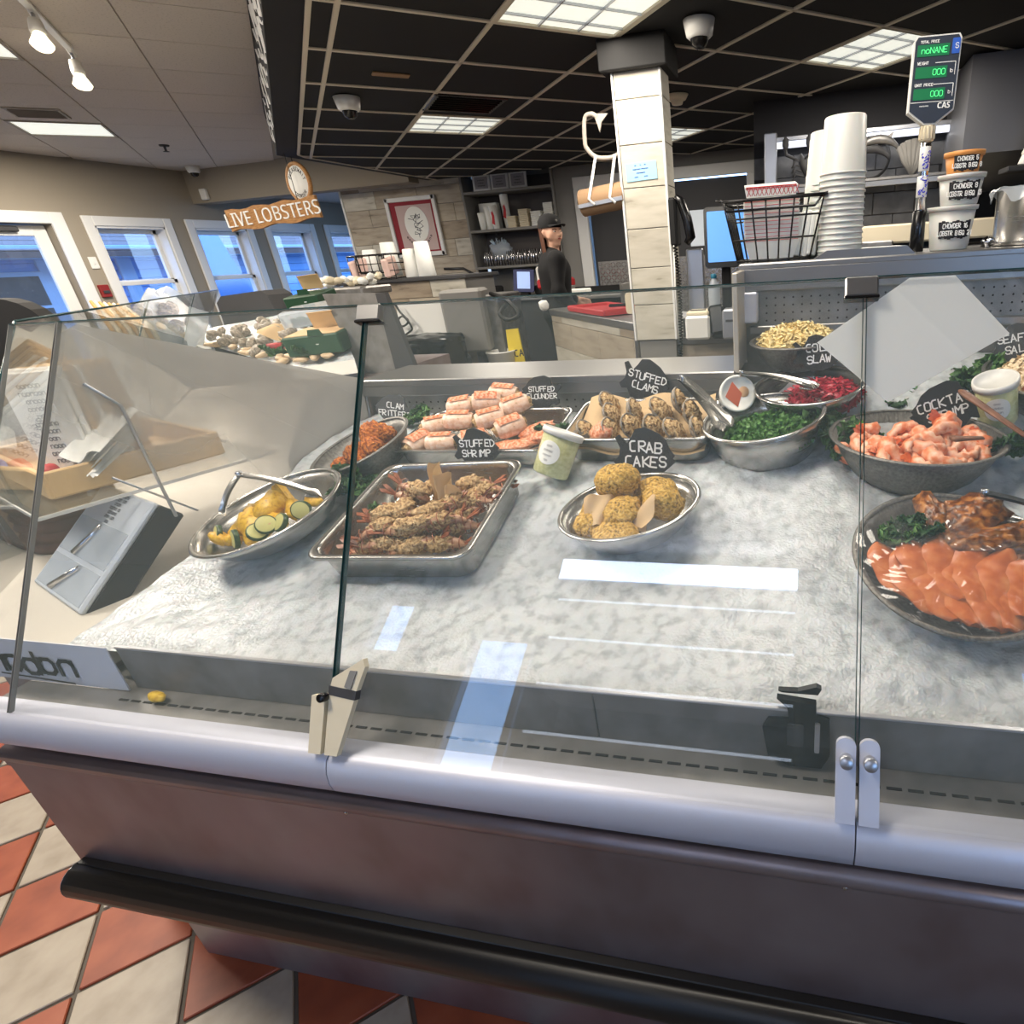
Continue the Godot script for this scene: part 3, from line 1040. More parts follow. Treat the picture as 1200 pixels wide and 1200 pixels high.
	# black clip-on gadget hanging inside the front, and a dropped squash slice
	var g := thing("hand_scanner", "black hand-held gadget with a small grey display leaning inside the glass by the clamps", "gadget", Vector3(0.012, 0.78, -0.535))
	obj("body", pz([Vector2(-0.045, 0.012), Vector2(-0.02, 0), Vector2(0.02, 0), Vector2(0.03, 0.02), Vector2(0.028, 0.07), Vector2(0.012, 0.075), Vector2(0.012, 0.088), Vector2(-0.035, 0.092), Vector2(-0.022, 0.08), Vector2(-0.02, 0.066), Vector2(-0.045, 0.064), Vector2(-0.052, 0.05)], 0.012, T(Vector3.ZERO, -10)), M.black_gloss, g)
	obj("strap", pz([Vector2(-0.034, 0.09), Vector2(-0.01, 0.091), Vector2(0.012, 0.099), Vector2(0.018, 0.096), Vector2(0.014, 0.088), Vector2(-0.03, 0.088)], 0.01, T(Vector3(0, 0, -0.016), -10)), M.rubber, g)
	obj("display", pz(rrect(0.02, 0.03, 0.003), 0.002, T(Vector3(-0.012, 0.045, -0.001), -10)), M.dark_grey, g)
	obj("side_bar", pz(rrect(0.006, 0.04, 0.002), 0.004, T(Vector3(0.014, 0.045, 0.0), -10)), M.alu, g)
	var y := ms(true)
	blob(y, Vector3.ZERO, Vector3(0.019, 0.007, 0.009), 0.12, 2.0, 4)
	single("squash_slice", y, speckled("squash_yellow", [[0.0, C(150, 104, 24)], [0.4, C(226, 184, 40)], [1.0, C(240, 204, 70)]], 0.03, Vector3.ONE * 6, 0.45), "yellow squash slice dropped on the slotted deck inside the front glass", "vegetable", T(Vector3(-0.985, 0.785, -0.522), 8, -12, 0))

func ice_bed() -> void:
	# crushed ice
	var s := ms(true)
	var n1 := FastNoiseLite.new()
	n1.seed = 5
	n1.frequency = 5.0
	var n2 := FastNoiseLite.new()
	n2.seed = 6
	n2.frequency = 42.0
	n2.noise_type = FastNoiseLite.TYPE_CELLULAR
	n2.fractal_type = FastNoiseLite.FRACTAL_NONE
	var height := func(x: float, z: float) -> float:
		var edge := smoothstep(0.545, 0.60, -z)
		var y := ice_level(x, z) + n1.get_noise_2d(x, z) * 0.010 * edge + n2.get_noise_2d(x, z) * 0.0022 * (0.4 + edge) - 0.008 * (1.0 - edge)
		for d in carve:
			var p: Vector3 = d[0] * Vector3(x, y, z)
			var floor_ := 1e9
			if d[3] > 0.0:
				var q: float = Vector2(p.x, p.z).length()
				if q < d[1]:
					floor_ = d[2] * pow(clampf((q - d[3]) / (d[1] - d[3]), 0, 1), 1.25)
			elif absf(p.x) < d[1] and absf(p.z) < -d[3]:
				floor_ = 0.0
			if p.y > floor_ - 0.004:
				y -= p.y - floor_ + 0.004
		return y
	var step := 0.009
	for part in [[-1.18, -0.155, 1.384], [-0.155, 1.5, 1.552]]:
		var nx := int((part[1] - part[0]) / step)
		var nz := int((part[2] - 0.551) / step)
		var fx: float = (part[1] - part[0]) / nx
		var fz: float = (part[2] - 0.551) / nz
		var f := func(u: float, v: float) -> Vector3:
			var x: float = part[0] + u * nx * fx
			var z: float = -part[2] + v * nz * fz
			return Vector3(x, height.call(x, z), z)
		var rows := []
		for j in nz + 1:
			var row := PackedVector3Array()
			for i in nx + 1:
				row.append(f.call(float(i) / nx, float(j) / nz))
			rows.append(row)
		for j in nz:
			for i in nx:
				quad(s, rows[j + 1][i], rows[j + 1][i + 1], rows[j][i + 1], rows[j][i])
	var ice := single("crushed_ice", s, M.ice, "bed of white crushed ice sloping down to the front of the case", "ice")
	ice.set_meta("kind", "stuff")

func holes(parent: Node3D, x0: float, x1: float, y0: float, y1: float, z: float) -> void:
	var s := ms()
	var rows := int((y1 - y0) / 0.018)
	for i in int((x1 - x0) / 0.022):
		for j in rows + 1:
			var c := Vector3(x0 + i * 0.022, y0 + j * 0.018, z)
			for k in 6:
				var a := TAU * k / 6
				var b := TAU * (k + 1) / 6
				tri(s, c, c + Vector3(cos(a), sin(a), 0) * 0.0026, c + Vector3(cos(b), sin(b), 0) * 0.0026)
	obj("perforations", s, M.black_matt, parent).set_meta("kind", "stuff")

# ---------- bowls, pans and food ----------
func bowl(called: String, label: String, rim: Vector3, r: float, d: float, tilt: Vector3, m: Material, foot := 0.55, sx := 1.0, sz := 1.0) -> Node3D:
	var bs := Basis.from_euler(tilt * PI / 180.0)
	var t := thing(called, label, "bowl", rim - bs.y * d)
	t.basis = bs
	var f := foot * r
	carve.append([t.transform.affine_inverse(), r * maxf(sx, sz), d, f])
	var prof := [Vector2(0, 0), Vector2(f * 0.9, 0), Vector2(f, 0.002), Vector2(lerpf(f, r, 0.30), d * 0.12), Vector2(lerpf(f, r, 0.58), d * 0.34), Vector2(lerpf(f, r, 0.82), d * 0.66), Vector2(r * 0.985, d - 0.004),
		Vector2(r * 0.978, d - 0.003), Vector2(lerpf(f, r, 0.80) - 0.002, d * 0.66), Vector2(lerpf(f, r, 0.55) - 0.002, d * 0.35), Vector2(lerpf(f, r, 0.27) - 0.002, d * 0.14), Vector2(f * 0.9, 0.005), Vector2(0, 0.004)]
	obj("body", lt(prof, 56, Transform3D(), sx, sz), m, t)
	var ring := ms(true)
	var pr := []
	for k in 9:
		var a := TAU * k / 8.0
		pr.append(Vector2(r + 0.001 + cos(a) * 0.0048, d - 0.003 + sin(a) * 0.003))
	lathe(ring, pr, 56, Transform3D(), sx, sz)
	obj("rim", ring, m, t)
	return t

func pan(called: String, label: String, center: Vector3, w: float, l: float, d: float, tilt: Vector3, m: Material) -> Node3D:
	var bs := Basis.from_euler(tilt * PI / 180.0)
	var t := thing(called, label, "food pan", center - bs.y * d)
	t.basis = bs
	carve.append([t.transform.affine_inverse(), w * 0.48, d, -l * 0.48])
	var s := ms(true)
	var loops := []
	for q in [[0.86, 0.0, 0.03], [0.90, 0.006, 0.034], [0.925, d * 0.85, 0.034], [0.93, d - 0.003, 0.034], [0.99, d - 0.003, 0.03], [1.0, d - 0.006, 0.028], [1.0, d - 0.001, 0.028], [0.985, d, 0.028], [0.935, d, 0.032], [0.92, d - 0.004, 0.032], [0.905, d * 0.8, 0.032], [0.885, 0.008, 0.032], [0.84, 0.003, 0.03]]:
		var lp := []
		for v in rrect(w - (1.0 - q[0]) * min(w, l), l - (1.0 - q[0]) * min(w, l), q[2], 6):
			lp.append(Vector3(v.x, q[1], -v.y))
		loops.append(lp)
	var n: int = loops[0].size()
	for i in loops.size() - 1:
		for k in n:
			quad(s, loops[i][k], loops[i][(k + 1) % n], loops[i + 1][(k + 1) % n], loops[i + 1][k])
	for k in range(1, n - 1):
		tri(s, loops[0][0], loops[0][k + 1], loops[0][k])
		tri(s, loops[loops.size() - 1][0], loops[loops.size() - 1][k], loops[loops.size() - 1][k + 1])
	obj("body", s, m, t)
	return t

func slate_sign(label: String, at: Vector3, lines: Array, w: float, h: float, rot: Vector3, flip := 1.0, text_h := 0.012, seed_ := 1, board: Material = null) -> void:
	var t := thing("chalk_sign", label, "sign", at - Vector3(0, h * 0.75, 0), "fish-shaped chalk signs on the ice")
	var xf := Transform3D(Basis.from_euler(rot * PI / 180.0), Vector3(0, h * 0.75, 0))
	# a fish: blunt head, ragged back, notched tail
	var p := []
	for q in [[-0.40, 0.06], [-0.50, 0.24], [-0.44, 0.30], [-0.30, 0.16], [-0.24, 0.30], [-0.2, 0.44], [-0.06, 0.50], [0.04, 0.47], [0.18, 0.42], [0.30, 0.32], [0.38, 0.16], [0.47, 0.06], [0.44, 0.0], [0.50, -0.04], [0.40, -0.18], [0.28, -0.34], [0.1, -0.46], [0.02, -0.44], [-0.08, -0.5], [-0.2, -0.40], [-0.3, -0.26], [-0.4, -0.30], [-0.47, -0.22], [-0.40, -0.08]]:
		p.append(Vector2(q[0] * w * flip, q[1] * h))
	if flip < 0:
		p.reverse()
	obj("board", pz(p, 0.005, xf), board if board else M.charcoal_board, t)
	var s := words(lines, text_h, text_h * 1.5, 0.5, text_h * 0.085, seed_)
	obj("lettering", s, M.chalk, t, xf * Transform3D(Basis(Vector3.BACK, 0.1), Vector3(0.02 * w, 0.01 * h, 0.0031)))
	obj("stake", bx(Vector3(0.01, h * 0.5, 0.004), 0.001, Vector3(0, h * 0.25, -0.003)), M.charcoal_board, t)

func kale_leaf(s: SurfaceTool, xf: Transform3D, l: float, w: float, seed_: int) -> void:
	var n := FastNoiseLite.new()
	n.seed = seed_
	n.frequency = 1.0
	var f := func(u: float, v: float) -> Vector3:
		var a := (v - 0.5) * 2.0
		var width := w * pow(sin(PI * clampf(u * 0.9 + 0.08, 0, 1)), 0.6)
		var ruffle := (0.15 + pow(abs(a), 1.3)) * w * 0.5
		var k := Vector3(u * 21.0, a * 6.0, seed_)
		var d := Vector3(n.get_noise_3dv(k), n.get_noise_3dv(k + Vector3(40, 3, 0)), n.get_noise_3dv(k + Vector3(0, 50, 9))) * 1.7
		return xf * (Vector3(a * width * 0.8, abs(a) * 0.35 * w, -l * u) + d * ruffle)
	sheet(s, f, 44, 20)

func kale(label: String, at: Vector3, rot: Vector3, l: float, w: float, n: int, seed_: int, called := "kale_garnish") -> Node3D:
	var t := thing(called, label, "kale", at, "curly kale garnish")
	var r := RandomNumberGenerator.new()
	r.seed = seed_
	n += 2
	for i in n:
		var s := ms(true)
		var b := Basis.from_euler(Vector3(deg_to_rad(rot.x + r.randf_range(-18, 25)), deg_to_rad(rot.y + (i - (n - 1) * 0.5) * 38 + r.randf_range(-10, 10)), deg_to_rad(rot.z + r.randf_range(-40, 40))))
		kale_leaf(s, Transform3D(b, Vector3(r.randf_range(-1, 1), r.randf() * 0.6, r.randf_range(-1, 1)) * w * 0.35), l * r.randf_range(0.75, 1.05), w * r.randf_range(0.8, 1.1), seed_ * 10 + i)
		obj("leaf", s, M.kale_green if (i + seed_) % 3 else M.kale_light, t)
	return t

func strips(called: String, label: String, category: String, at: Vector3, r: float, h: float, n: int, m: Material, size: Vector3, curl: float, seed_: int, tilt := Vector3.ZERO, core: Material = null) -> void:
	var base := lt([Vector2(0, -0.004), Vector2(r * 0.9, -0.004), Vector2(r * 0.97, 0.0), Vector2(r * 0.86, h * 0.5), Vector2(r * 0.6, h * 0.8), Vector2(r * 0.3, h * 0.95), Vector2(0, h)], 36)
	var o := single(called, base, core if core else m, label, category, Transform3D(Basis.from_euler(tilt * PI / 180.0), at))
	o.set_meta("kind", "stuff")
	var s := ms(true)
	sheet(s, func(u: float, v: float) -> Vector3: return Vector3((v - 0.5) * size.x, sin(u * PI * curl) * size.y, (u - 0.5) * size.z + cos(u * 9) * size.y * 0.3), 6, 2)
	var mm := MultiMesh.new()
	mm.transform_format = MultiMesh.TRANSFORM_3D
	mm.mesh = fin(s)
	mm.instance_count = n
	var g := RandomNumberGenerator.new()
	g.seed = seed_
	for i in n:
		var a := g.randf() * TAU
		var q := sqrt(g.randf()) * 0.98
		var p := Vector3(cos(a) * q * r, h * sqrt(max(0.0, 1 - q * q)) * g.randf_range(0.9, 1.12), sin(a) * q * r)
		mm.set_instance_transform(i, Transform3D(Basis.from_euler(Vector3(g.randf_range(-0.9, 0.9), g.randf() * TAU, g.randf_range(-1.2, 1.2))).scaled(Vector3.ONE * g.randf_range(0.6, 1.25)), p))
	var mi := MultiMeshInstance3D.new()
	mi.multimesh = mm
	mi.material_override = m
	put(mi, "shreds", o)
	mi.set_meta("kind", "stuff")

func tongs(label: String, hinge: Vector3, a: Vector3, b: Vector3, m: Material, w := 0.011) -> void:
	var t := thing("tongs", label, "tongs", hinge, "serving tongs and servers in the bowls")
	for e in [a, b]:
		var d: Vector3 = e - hinge
		var s := ms(true)
		var side := d.normalized().cross(Vector3.UP).normalized()
		var up := side.cross(d.normalized())
		var f := func(u: float, v: float) -> Vector3:
			var ww := w * (1.0 - 0.25 * u) * (1.0 + 0.5 * smoothstep(0.78, 0.9, u) - 0.9 * smoothstep(0.93, 1.0, u))
			var x := (v - 0.5) * 2.0
			return d * u + side * x * ww + up * (0.005 * x * x - 0.003 + 0.006 * sin(u * PI)) 
		sheet(s, f, 20, 6)
		var g := func(u: float, v: float) -> Vector3: return f.call(u, 1.0 - v) - up * 0.0016
		sheet(s, g, 20, 6)
		obj("arm", s, m, t)
		var teeth := ms(true)
		for k in 6:
			blob(teeth, d * (0.86 + 0.022 * k) - up * 0.004 + side * w * (0.9 - 0.14 * k), Vector3(0.0032, 0.003, 0.0032), 0, 1, 0, Basis(), 8)
		obj("teeth", teeth, m, t)
	var h := ms(true)
	cyl(h, Vector3(0, -0.006, 0), 0.006, 0.012, 14)
	obj("hinge", h, M.chrome, t)

func jar(label: String, at: Vector3, rot: Vector3, r: float, h: float) -> void:
	var t := thing("sauce_jar", label, "jar", at, "jars of pale green sauce")
	t.basis = Basis.from_euler(rot * PI / 180.0)
	obj("sauce", lt([Vector2(0, 0), Vector2(r * 0.86, 0), Vector2(r * 0.93, 0.004), Vector2(r * 0.97, h * 0.95), Vector2(0, h * 0.95)], 32), M.tartar, t)
	obj("cup", lt([Vector2(0, -0.001), Vector2(r * 0.88, -0.001), Vector2(r * 0.95, 0.004), Vector2(r, h)], 32), M.film, t)
	obj("lid", lt([Vector2(r, h - 0.006), Vector2(r * 1.07, h - 0.007), Vector2(r * 1.09, h), Vector2(r * 1.07, h + 0.006), Vector2(r * 0.98, h + 0.006), Vector2(r * 0.96, h + 0.003), Vector2(0, h + 0.003)], 32), M.white_plastic, t)
	var lab := ms(true)
	sheet(lab, func(u: float, v: float) -> Vector3:
		var a := u * TAU
		var q := Vector2(cos(a), sin(a)) * v * r * 0.62
		var th := q.x / r + PI * 0.56
		return Vector3(cos(th) * r * 1.004, h * 0.52 + q.y, sin(th) * r * 1.004), 24, 3)
	var la := obj("label", lab, M.white_paper, t)
	var tx := ms()
	var th := PI * 0.56
	for k in 4:
		write(tx, ["ooo", "odoba", "nooan", "oo"][k], 0.0045, Transform3D(Basis(Vector3.UP, PI / 2 - th), Vector3(cos(th) * r * 1.03, h * (0.68 - 0.11 * k), sin(th) * r * 1.03)), 0.0003)
	obj("print", tx, M.grey_ink, la)

func shrimp_curl(s: SurfaceTool, xf: Transform3D, k: float) -> void:
	var pts := []
	var rad := []
	for i in 17:
		var u := i / 16.0
		var a := -0.5 + u * 4.6
		var rr := (0.021 - 0.004 * u) * k
		pts.append(xf * Vector3(cos(a) * rr, sin(a) * rr, 0.006 * u * k))
		rad.append(k * (0.0115 * pow(1.0 - u * 0.72, 0.8) + 0.0018 * sin(u * 38)) * (0.55 if i == 0 else 1.0))
	tube(s, pts, rad, 12, 0.85)

func dishes() -> void:
	mat("kale_green", C(46, 84, 44), 0.5)
	mat("kale_light", C(82, 122, 62), 0.5)
	for k in ["kale_green", "kale_light"]:
		M[k].backlight_enabled = true
		M[k].backlight = C(50, 80, 30)
	speckled("crab_cake", [[0.0, C(60, 50, 18)], [0.26, C(96, 80, 30)], [0.33, C(190, 144, 50)], [0.55, C(208, 162, 66)], [0.7, C(226, 190, 104)], [1.0, C(236, 206, 130)]], 0.035, Vector3.ONE * 8, 0.65, 0.5)
	speckled("fritter", [[0.0, C(84, 34, 8)], [0.36, C(140, 62, 14)], [0.48, C(196, 100, 24)], [0.62, C(218, 130, 42)], [1.0, C(232, 166, 80)]], 0.035, Vector3.ONE * 8, 0.7, 0.6)
	speckled("stuffing", [[0.0, C(70, 48, 22)], [0.28, C(120, 84, 44)], [0.38, C(184, 144, 92)], [0.62, C(216, 184, 134)], [1.0, C(236, 212, 170)]], 0.035, Vector3.ONE * 9, 0.7, 0.4)
	speckled("flounder", [[0.0, C(206, 150, 118)], [0.42, C(224, 182, 152)], [0.6, C(234, 204, 180)], [1.0, C(240, 220, 202)]], 0.02, Vector3.ONE * 6, 0.4)
	speckled("paprika_fish", [[0.0, C(176, 74, 34)], [0.4, C(206, 118, 72)], [0.55, C(228, 170, 136)], [1.0, C(240, 208, 186)]], 0.03, Vector3.ONE * 8, 0.45)
	speckled("raw_shrimp", [[0.0, C(120, 78, 54)], [0.5, C(186, 140, 108)], [1.0, C(216, 180, 148)]], 0.03, Vector3(6, 6, 6), 0.4)
	speckled("shrimp_tail", [[0.0, C(92, 46, 26)], [0.5, C(146, 80, 48)], [1.0, C(190, 124, 86)]], 0.03, Vector3.ONE * 8, 0.4)
	speckled("cooked_shrimp", [[0.0, C(206, 92, 44)], [0.44, C(226, 132, 86)], [0.58, C(240, 182, 148)], [1.0, C(248, 218, 198)]], 0.014, Vector3(7, 7, 7), 0.38)
	speckled("cooked_tail", [[0.0, C(206, 84, 40)], [1.0, C(236, 130, 74)]], 0.03, Vector3.ONE * 8, 0.4)
	speckled("clam_shell", [[0.0, C(84, 80, 72)], [0.45, C(140, 130, 116)], [0.7, C(184, 172, 156)], [1.0, C(206, 198, 184)]], 0.03, Vector3(4, 12, 4), 0.5, 0.1)
	speckled("salmon", [[0.0, C(184, 84, 22)], [0.42, C(208, 106, 40)], [0.6, C(220, 126, 62)], [1.0, C(234, 160, 100)]], 0.016, Vector3(4, 9, 4), 0.3)
	speckled("smoked_fish", [[0.0, C(40, 20, 8)], [0.38, C(92, 46, 18)], [0.52, C(140, 78, 30)], [0.66, C(176, 112, 52)], [1.0, C(206, 152, 92)]], 0.02, Vector3(5, 14, 5), 0.3, 0.2)
	speckled("squash", [[0.0, C(120, 74, 20)], [0.3, C(214, 164, 34)], [1.0, C(238, 200, 78)]], 0.03, Vector3.ONE * 7, 0.4)
	speckled("zucchini", [[0.0, C(20, 34, 16)], [0.5, C(44, 70, 34)], [1.0, C(88, 112, 56)]], 0.03, Vector3.ONE * 8, 0.4)
	mat("zucchini_flesh", C(196, 190, 120), 0.5)
	speckled("onion", [[0.0, C(120, 44, 42)], [0.5, C(196, 130, 100)], [1.0, C(230, 200, 160)]], 0.03, Vector3.ONE * 8, 0.45)
	speckled("tartar", [[0.0, C(176, 176, 112)], [0.5, C(212, 212, 152)], [1.0, C(226, 226, 176)]], 0.03, Vector3.ONE * 6, 0.4)
	mat("beet", C(172, 34, 54), 0.35)
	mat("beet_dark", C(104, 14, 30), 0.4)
	mat("slaw_pale", C(238, 218, 158), 0.5)
	mat("slaw_core", C(222, 196, 128), 0.6)
	mat("parsley", C(72, 122, 44), 0.5)
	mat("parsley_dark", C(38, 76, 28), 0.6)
	mat("salad_pale", C(236, 214, 178), 0.5)
	mat("crab_orange", C(230, 120, 70), 0.5)
	mat("parchment", C(206, 176, 134), 0.7)
	M.parchment.backlight_enabled = true
	M.parchment.backlight = C(120, 100, 70)
	mat("hazed_slate", C(74, 75, 78), 0.85)  # charcoal board lightened to paint haze over the sign

	vegetable_bowl()
	fritter_bowl()
	shrimp_pan()
	flounder_tray()
	clam_tray()
	crab_bowl()
	kale_bowl()
	salads()
	cocktail_bowl()
	salmon_bowl()
	# jars
	jar("jar of pale green sauce tilted on the ice between shrimp pan and crab cakes", Vector3(-0.505, 0.972, -1.025), Vector3(-18, 8, -22), 0.039, 0.088)
	jar("jar of pale green sauce on its side behind the cocktail shrimp sign", Vector3(0.375, 1.03, -1.2), Vector3(12, 0, 14), 0.038, 0.084)
	var tub := thing("paper_tub", "white paper tub with red and orange print lying behind the steel kale bowl", "tub", Vector3(-0.145, 1.075, -1.27))
	tub.basis = Basis.from_euler(Vector3(1.15, 0.1, -0.25))
	obj("cup", lt([Vector2(0, -0.05), Vector2(0.03, -0.05), Vector2(0.038, 0.0)], 28), M.white_paper, tub)
	obj("lid", lt([Vector2(0.038, -0.005), Vector2(0.041, -0.004), Vector2(0.041, 0.005), Vector2(0.036, 0.005), Vector2(0.034, 0.002), Vector2(0, 0.002)], 28), M.white_paper, tub)
	var pr := ms()
	prism(pr, [Vector2(-0.028, -0.008), Vector2(0.0, -0.03), Vector2(0.01, 0.0), Vector2(-0.012, 0.026)], 0.0006, Transform3D(Basis(Vector3.RIGHT, -PI / 2), Vector3(0, 0.0026, 0)))
	obj("print", pr, mat("brick_print", C(190, 92, 62), 0.7), tub)
	var pc := ms(true)
	cyl(pc, Vector3(0.014, 0.0022, -0.004), 0.012, 0.0006, 20)
	obj("print", pc, mat("tan_print", C(226, 178, 134), 0.7), tub)
	# signs
	slate_sign("grey fish-shaped chalk sign lettered clam fritters, partly hidden by the fritters", Vector3(-1.03, 1.046, -1.28), ["CLAM", "FRITTERS"], 0.11, 0.08, Vector3(-12, 4, -14), -1.0, 0.0135, 3, M.hazed_slate)
	slate_sign("fish-shaped chalk sign lettered stuffed flounder behind the fish rolls", Vector3(-0.628, 1.078, -1.30), ["STUFFED", "FLOUNDER"], 0.105, 0.085, Vector3(-14, 0, -6), -1.0, 0.0115, 4)
	slate_sign("fish-shaped chalk sign lettered stuffed clams standing behind the clam tray", Vector3(-0.374, 1.09, -1.34), ["STUFFED", "CLAMS"], 0.128, 0.108, Vector3(-12, 0, -22), 1.0, 0.016, 5)
	slate_sign("fish-shaped chalk sign lettered stuffed shrimp at the back of the shrimp pan", Vector3(-0.668, 1.022, -1.04), ["STUFFED", "SHRIMP"], 0.108, 0.085, Vector3(-14, 0, -4), 1.0, 0.0135, 6)
	slate_sign("fish-shaped chalk sign lettered crab cakes behind the bowl of crab cakes", Vector3(-0.303, 1.012, -1.035), ["CRAB", "CAKES"], 0.128, 0.106, Vector3(-16, 0, -8), 1.0, 0.0195, 7)
	slate_sign("fish-shaped chalk sign lettered cole slaw half hidden by the white sheet", Vector3(0.028, 1.148, -1.325), ["COLE", "SLAW"], 0.112, 0.08, Vector3(-10, 0, -2), 1.0, 0.016, 8)
	slate_sign("large fish-shaped chalk sign lettered cocktail shrimp behind the shrimp bowl", Vector3(0.275, 1.058, -1.19), ["COCKTAIL", "SHRIMP"], 0.14, 0.105, Vector3(-14, 0, 12), -1.0, 0.0165, 9)
	slate_sign("grey chalk sign lettered seafood salad at the right edge of the case", Vector3(0.455, 1.145, -1.4), ["SEAFOOD", "SALAD"], 0.12, 0.085, Vector3(-10, 0, 4), 1.0, 0.0155, 10, M.hazed_slate)
	# curly kale laid on the ice
	kale("curly kale tucked between the vegetable bowl and the stuffed shrimp pan", Vector3(-0.94, 0.955, -0.95), Vector3(10, -50, 0), 0.08, 0.028, 4, 2)
	kale("small curl of kale behind the clam fritters, left of the flounder tray", Vector3(-0.975, 1.015, -1.27), Vector3(20, 0, 0), 0.05, 0.024, 3, 3)
	kale("small curl of kale at the right end of the flounder tray", Vector3(-0.58, 1.0, -1.17), Vector3(14, -50, 0), 0.06, 0.026, 3, 4)
	kale("long curly kale leaf hanging between the steel kale bowl and the cocktail shrimp", Vector3(0.03, 1.046, -1.20), Vector3(-21, 186, 0), 0.135, 0.024, 3, 5)
	kale("dark kale under the lower corner of the white sheet", Vector3(0.215, 1.04, -1.33), Vector3(8, 60, 0), 0.08, 0.03, 3, 6)
	kale("curly kale to the right of the cocktail shrimp bowl", Vector3(0.405, 1.0, -1.12), Vector3(0, 185, 0), 0.1, 0.026, 3, 7)
	kale("kale behind the sauce jar beside the seafood salad", Vector3(0.385, 1.07, -1.36), Vector3(10, 20, 0), 0.08, 0.03, 4, 8)

func item(called: String, label: String, cat: String, group: String, m: Material, s, base: Node3D, at: Vector3, rot := Vector3.ZERO) -> MeshInstance3D:
	return single(called, s, m, label, cat, base.transform * T(at, rot.x, rot.y, rot.z), group)

func vegetable_bowl() -> void:
	var b := bowl("steel_bowl", "shallow oval steel bowl of roasted squash and zucchini at the left end", Vector3(-1.018, 0.966, -0.84), 0.136, 0.062, Vector3(13, 4, 8.5), M.steel_bowl, 0.5)
	var r := RandomNumberGenerator.new()
	r.seed = 31
	var names_ := ["thick wedge of roasted yellow squash standing up in the oval bowl", "curved piece of yellow squash in the oval bowl", "flat roasted squash slice in the oval bowl"]
	var spots := [[-0.035, 0.0, 0.038, 0.02], [0.005, -0.012, 0.05, 0.026], [-0.015, 0.03, 0.036, 0.028], [0.03, 0.025, 0.034, 0.02], [-0.06, 0.03, 0.03, 0.018], [-0.005, 0.055, 0.03, 0.018], [-0.075, 0.055, 0.03, 0.017], [0.07, 0.005, 0.036, 0.015], [0.045, -0.01, 0.034, 0.016], [-0.04, 0.065, 0.03, 0.015], [0.095, -0.015, 0.042, 0.014]]
	for i in spots.size():
		var q = spots[i]
		var s := ms(true)
		blob(s, Vector3.ZERO, Vector3(q[3] * 1.5, q[3] * 0.7, q[3] * 0.95), 0.25, 1.6, i + 40, Basis(), 14)
		item("squash_piece", "roasted yellow squash chunk among the mixed vegetables", "vegetable", "roasted squash pieces", M.squash, s, b, Vector3(q[0], q[2] + 0.012, q[1]), Vector3(r.randf_range(-40, 40), r.randf() * 360, r.randf_range(-40, 40)))
	var w := pz([Vector2(-0.02, -0.01), Vector2(0.026, -0.01), Vector2(0.012, 0.03), Vector2(0.004, 0.05), Vector2(-0.006, 0.045)], 0.02)
	item("squash_wedge", "tall yellow squash wedge pointing up out of the vegetable bowl", "vegetable", "", M.squash, w, b, Vector3(0.005, 0.045, -0.028), Vector3(-14, 20, -13))
	for i in 6:
		var q = [[0.02, 0.062, 0.036], [0.055, 0.04, 0.036], [-0.085, 0.05, 0.036], [0.085, 0.012, 0.04], [-0.02, 0.075, 0.036], [0.035, 0.05, 0.042]][i]
		var t := thing("zucchini_slice", "dark-skinned zucchini slice among the roasted vegetables", "vegetable", b.transform * Vector3(q[0], q[2] + 0.014, q[1]), "roasted zucchini slices")
		t.basis = b.basis * Basis.from_euler(Vector3(r.randf_range(0.5, 1.3), r.randf_range(-1, 1), r.randf_range(-0.6, 0.6)))
		obj("skin", lt([Vector2(0, -0.004), Vector2(0.018, -0.004), Vector2(0.0185, 0.0), Vector2(0.018, 0.004), Vector2(0.016, 0.0045)], 18), M.zucchini, t)
		obj("flesh", lt([Vector2(0.0165, 0.0042), Vector2(0.014, 0.0052), Vector2(0, 0.005)], 18), M.zucchini_flesh, t)
	for i in 9:
		var s := ms(true)
		var pts := []
		for k in 6:
			pts.append(Vector3(cos(k * 0.5) * 0.014, 0, sin(k * 0.5) * 0.014))
		tube(s, pts, [0.001, 0.003, 0.0036, 0.0036, 0.003, 0.001], 7, 0.6)
		item("onion_strip", "browned red onion strip scattered over the roasted squash", "vegetable", "roasted onion strips", M.onion, s, b, Vector3(r.randf_range(-0.05, 0.09), r.randf_range(0.048, 0.058), r.randf_range(-0.03, 0.05)), Vector3(r.randf() * 60, r.randf() * 360, 0))
	tongs("open steel tongs bridging the vegetable bowl with both scoops in the food", Vector3(-1.064, 1.032, -0.85), Vector3(-1.08, 0.968, -0.80), Vector3(-0.91, 0.985, -0.865), M.steel_bowl, 0.010)

func fritter_bowl() -> void:
	var b := bowl("hammered_bowl", "hammered grey metal bowl of clam fritters at the back left", Vector3(-0.99, 1.018, -1.085), 0.112, 0.07, Vector3(15, 0, 12), M.hammered, 0.5)
	for i in 7:
		var q = [[0.035, 0.066, -0.018, 0.028], [0.01, 0.048, 0.03, 0.025], [0.05, 0.05, 0.02, 0.024], [-0.03, 0.036, 0.048, 0.02], [0.045, 0.05, -0.035, 0.024], [0.015, 0.034, 0.0, 0.024], [0.03, 0.042, 0.052, 0.02]][i]
		var s := ms(true)
		blob(s, Vector3.ZERO, Vector3.ONE * q[3], 0.3, 2.2, 60 + i, Basis(), 22)
		item("clam_fritter", "round orange-brown fritter topmost in the hammered bowl" if i == 0 else "orange-brown clam fritter %s the hammered bowl" % zone(q[0] - 0.02, q[2], 0.03), "fritter", "" if i == 0 else "clam fritters lower in the bowl", M.fritter, s, b, Vector3(q[0], q[1] + 0.012, q[2]))

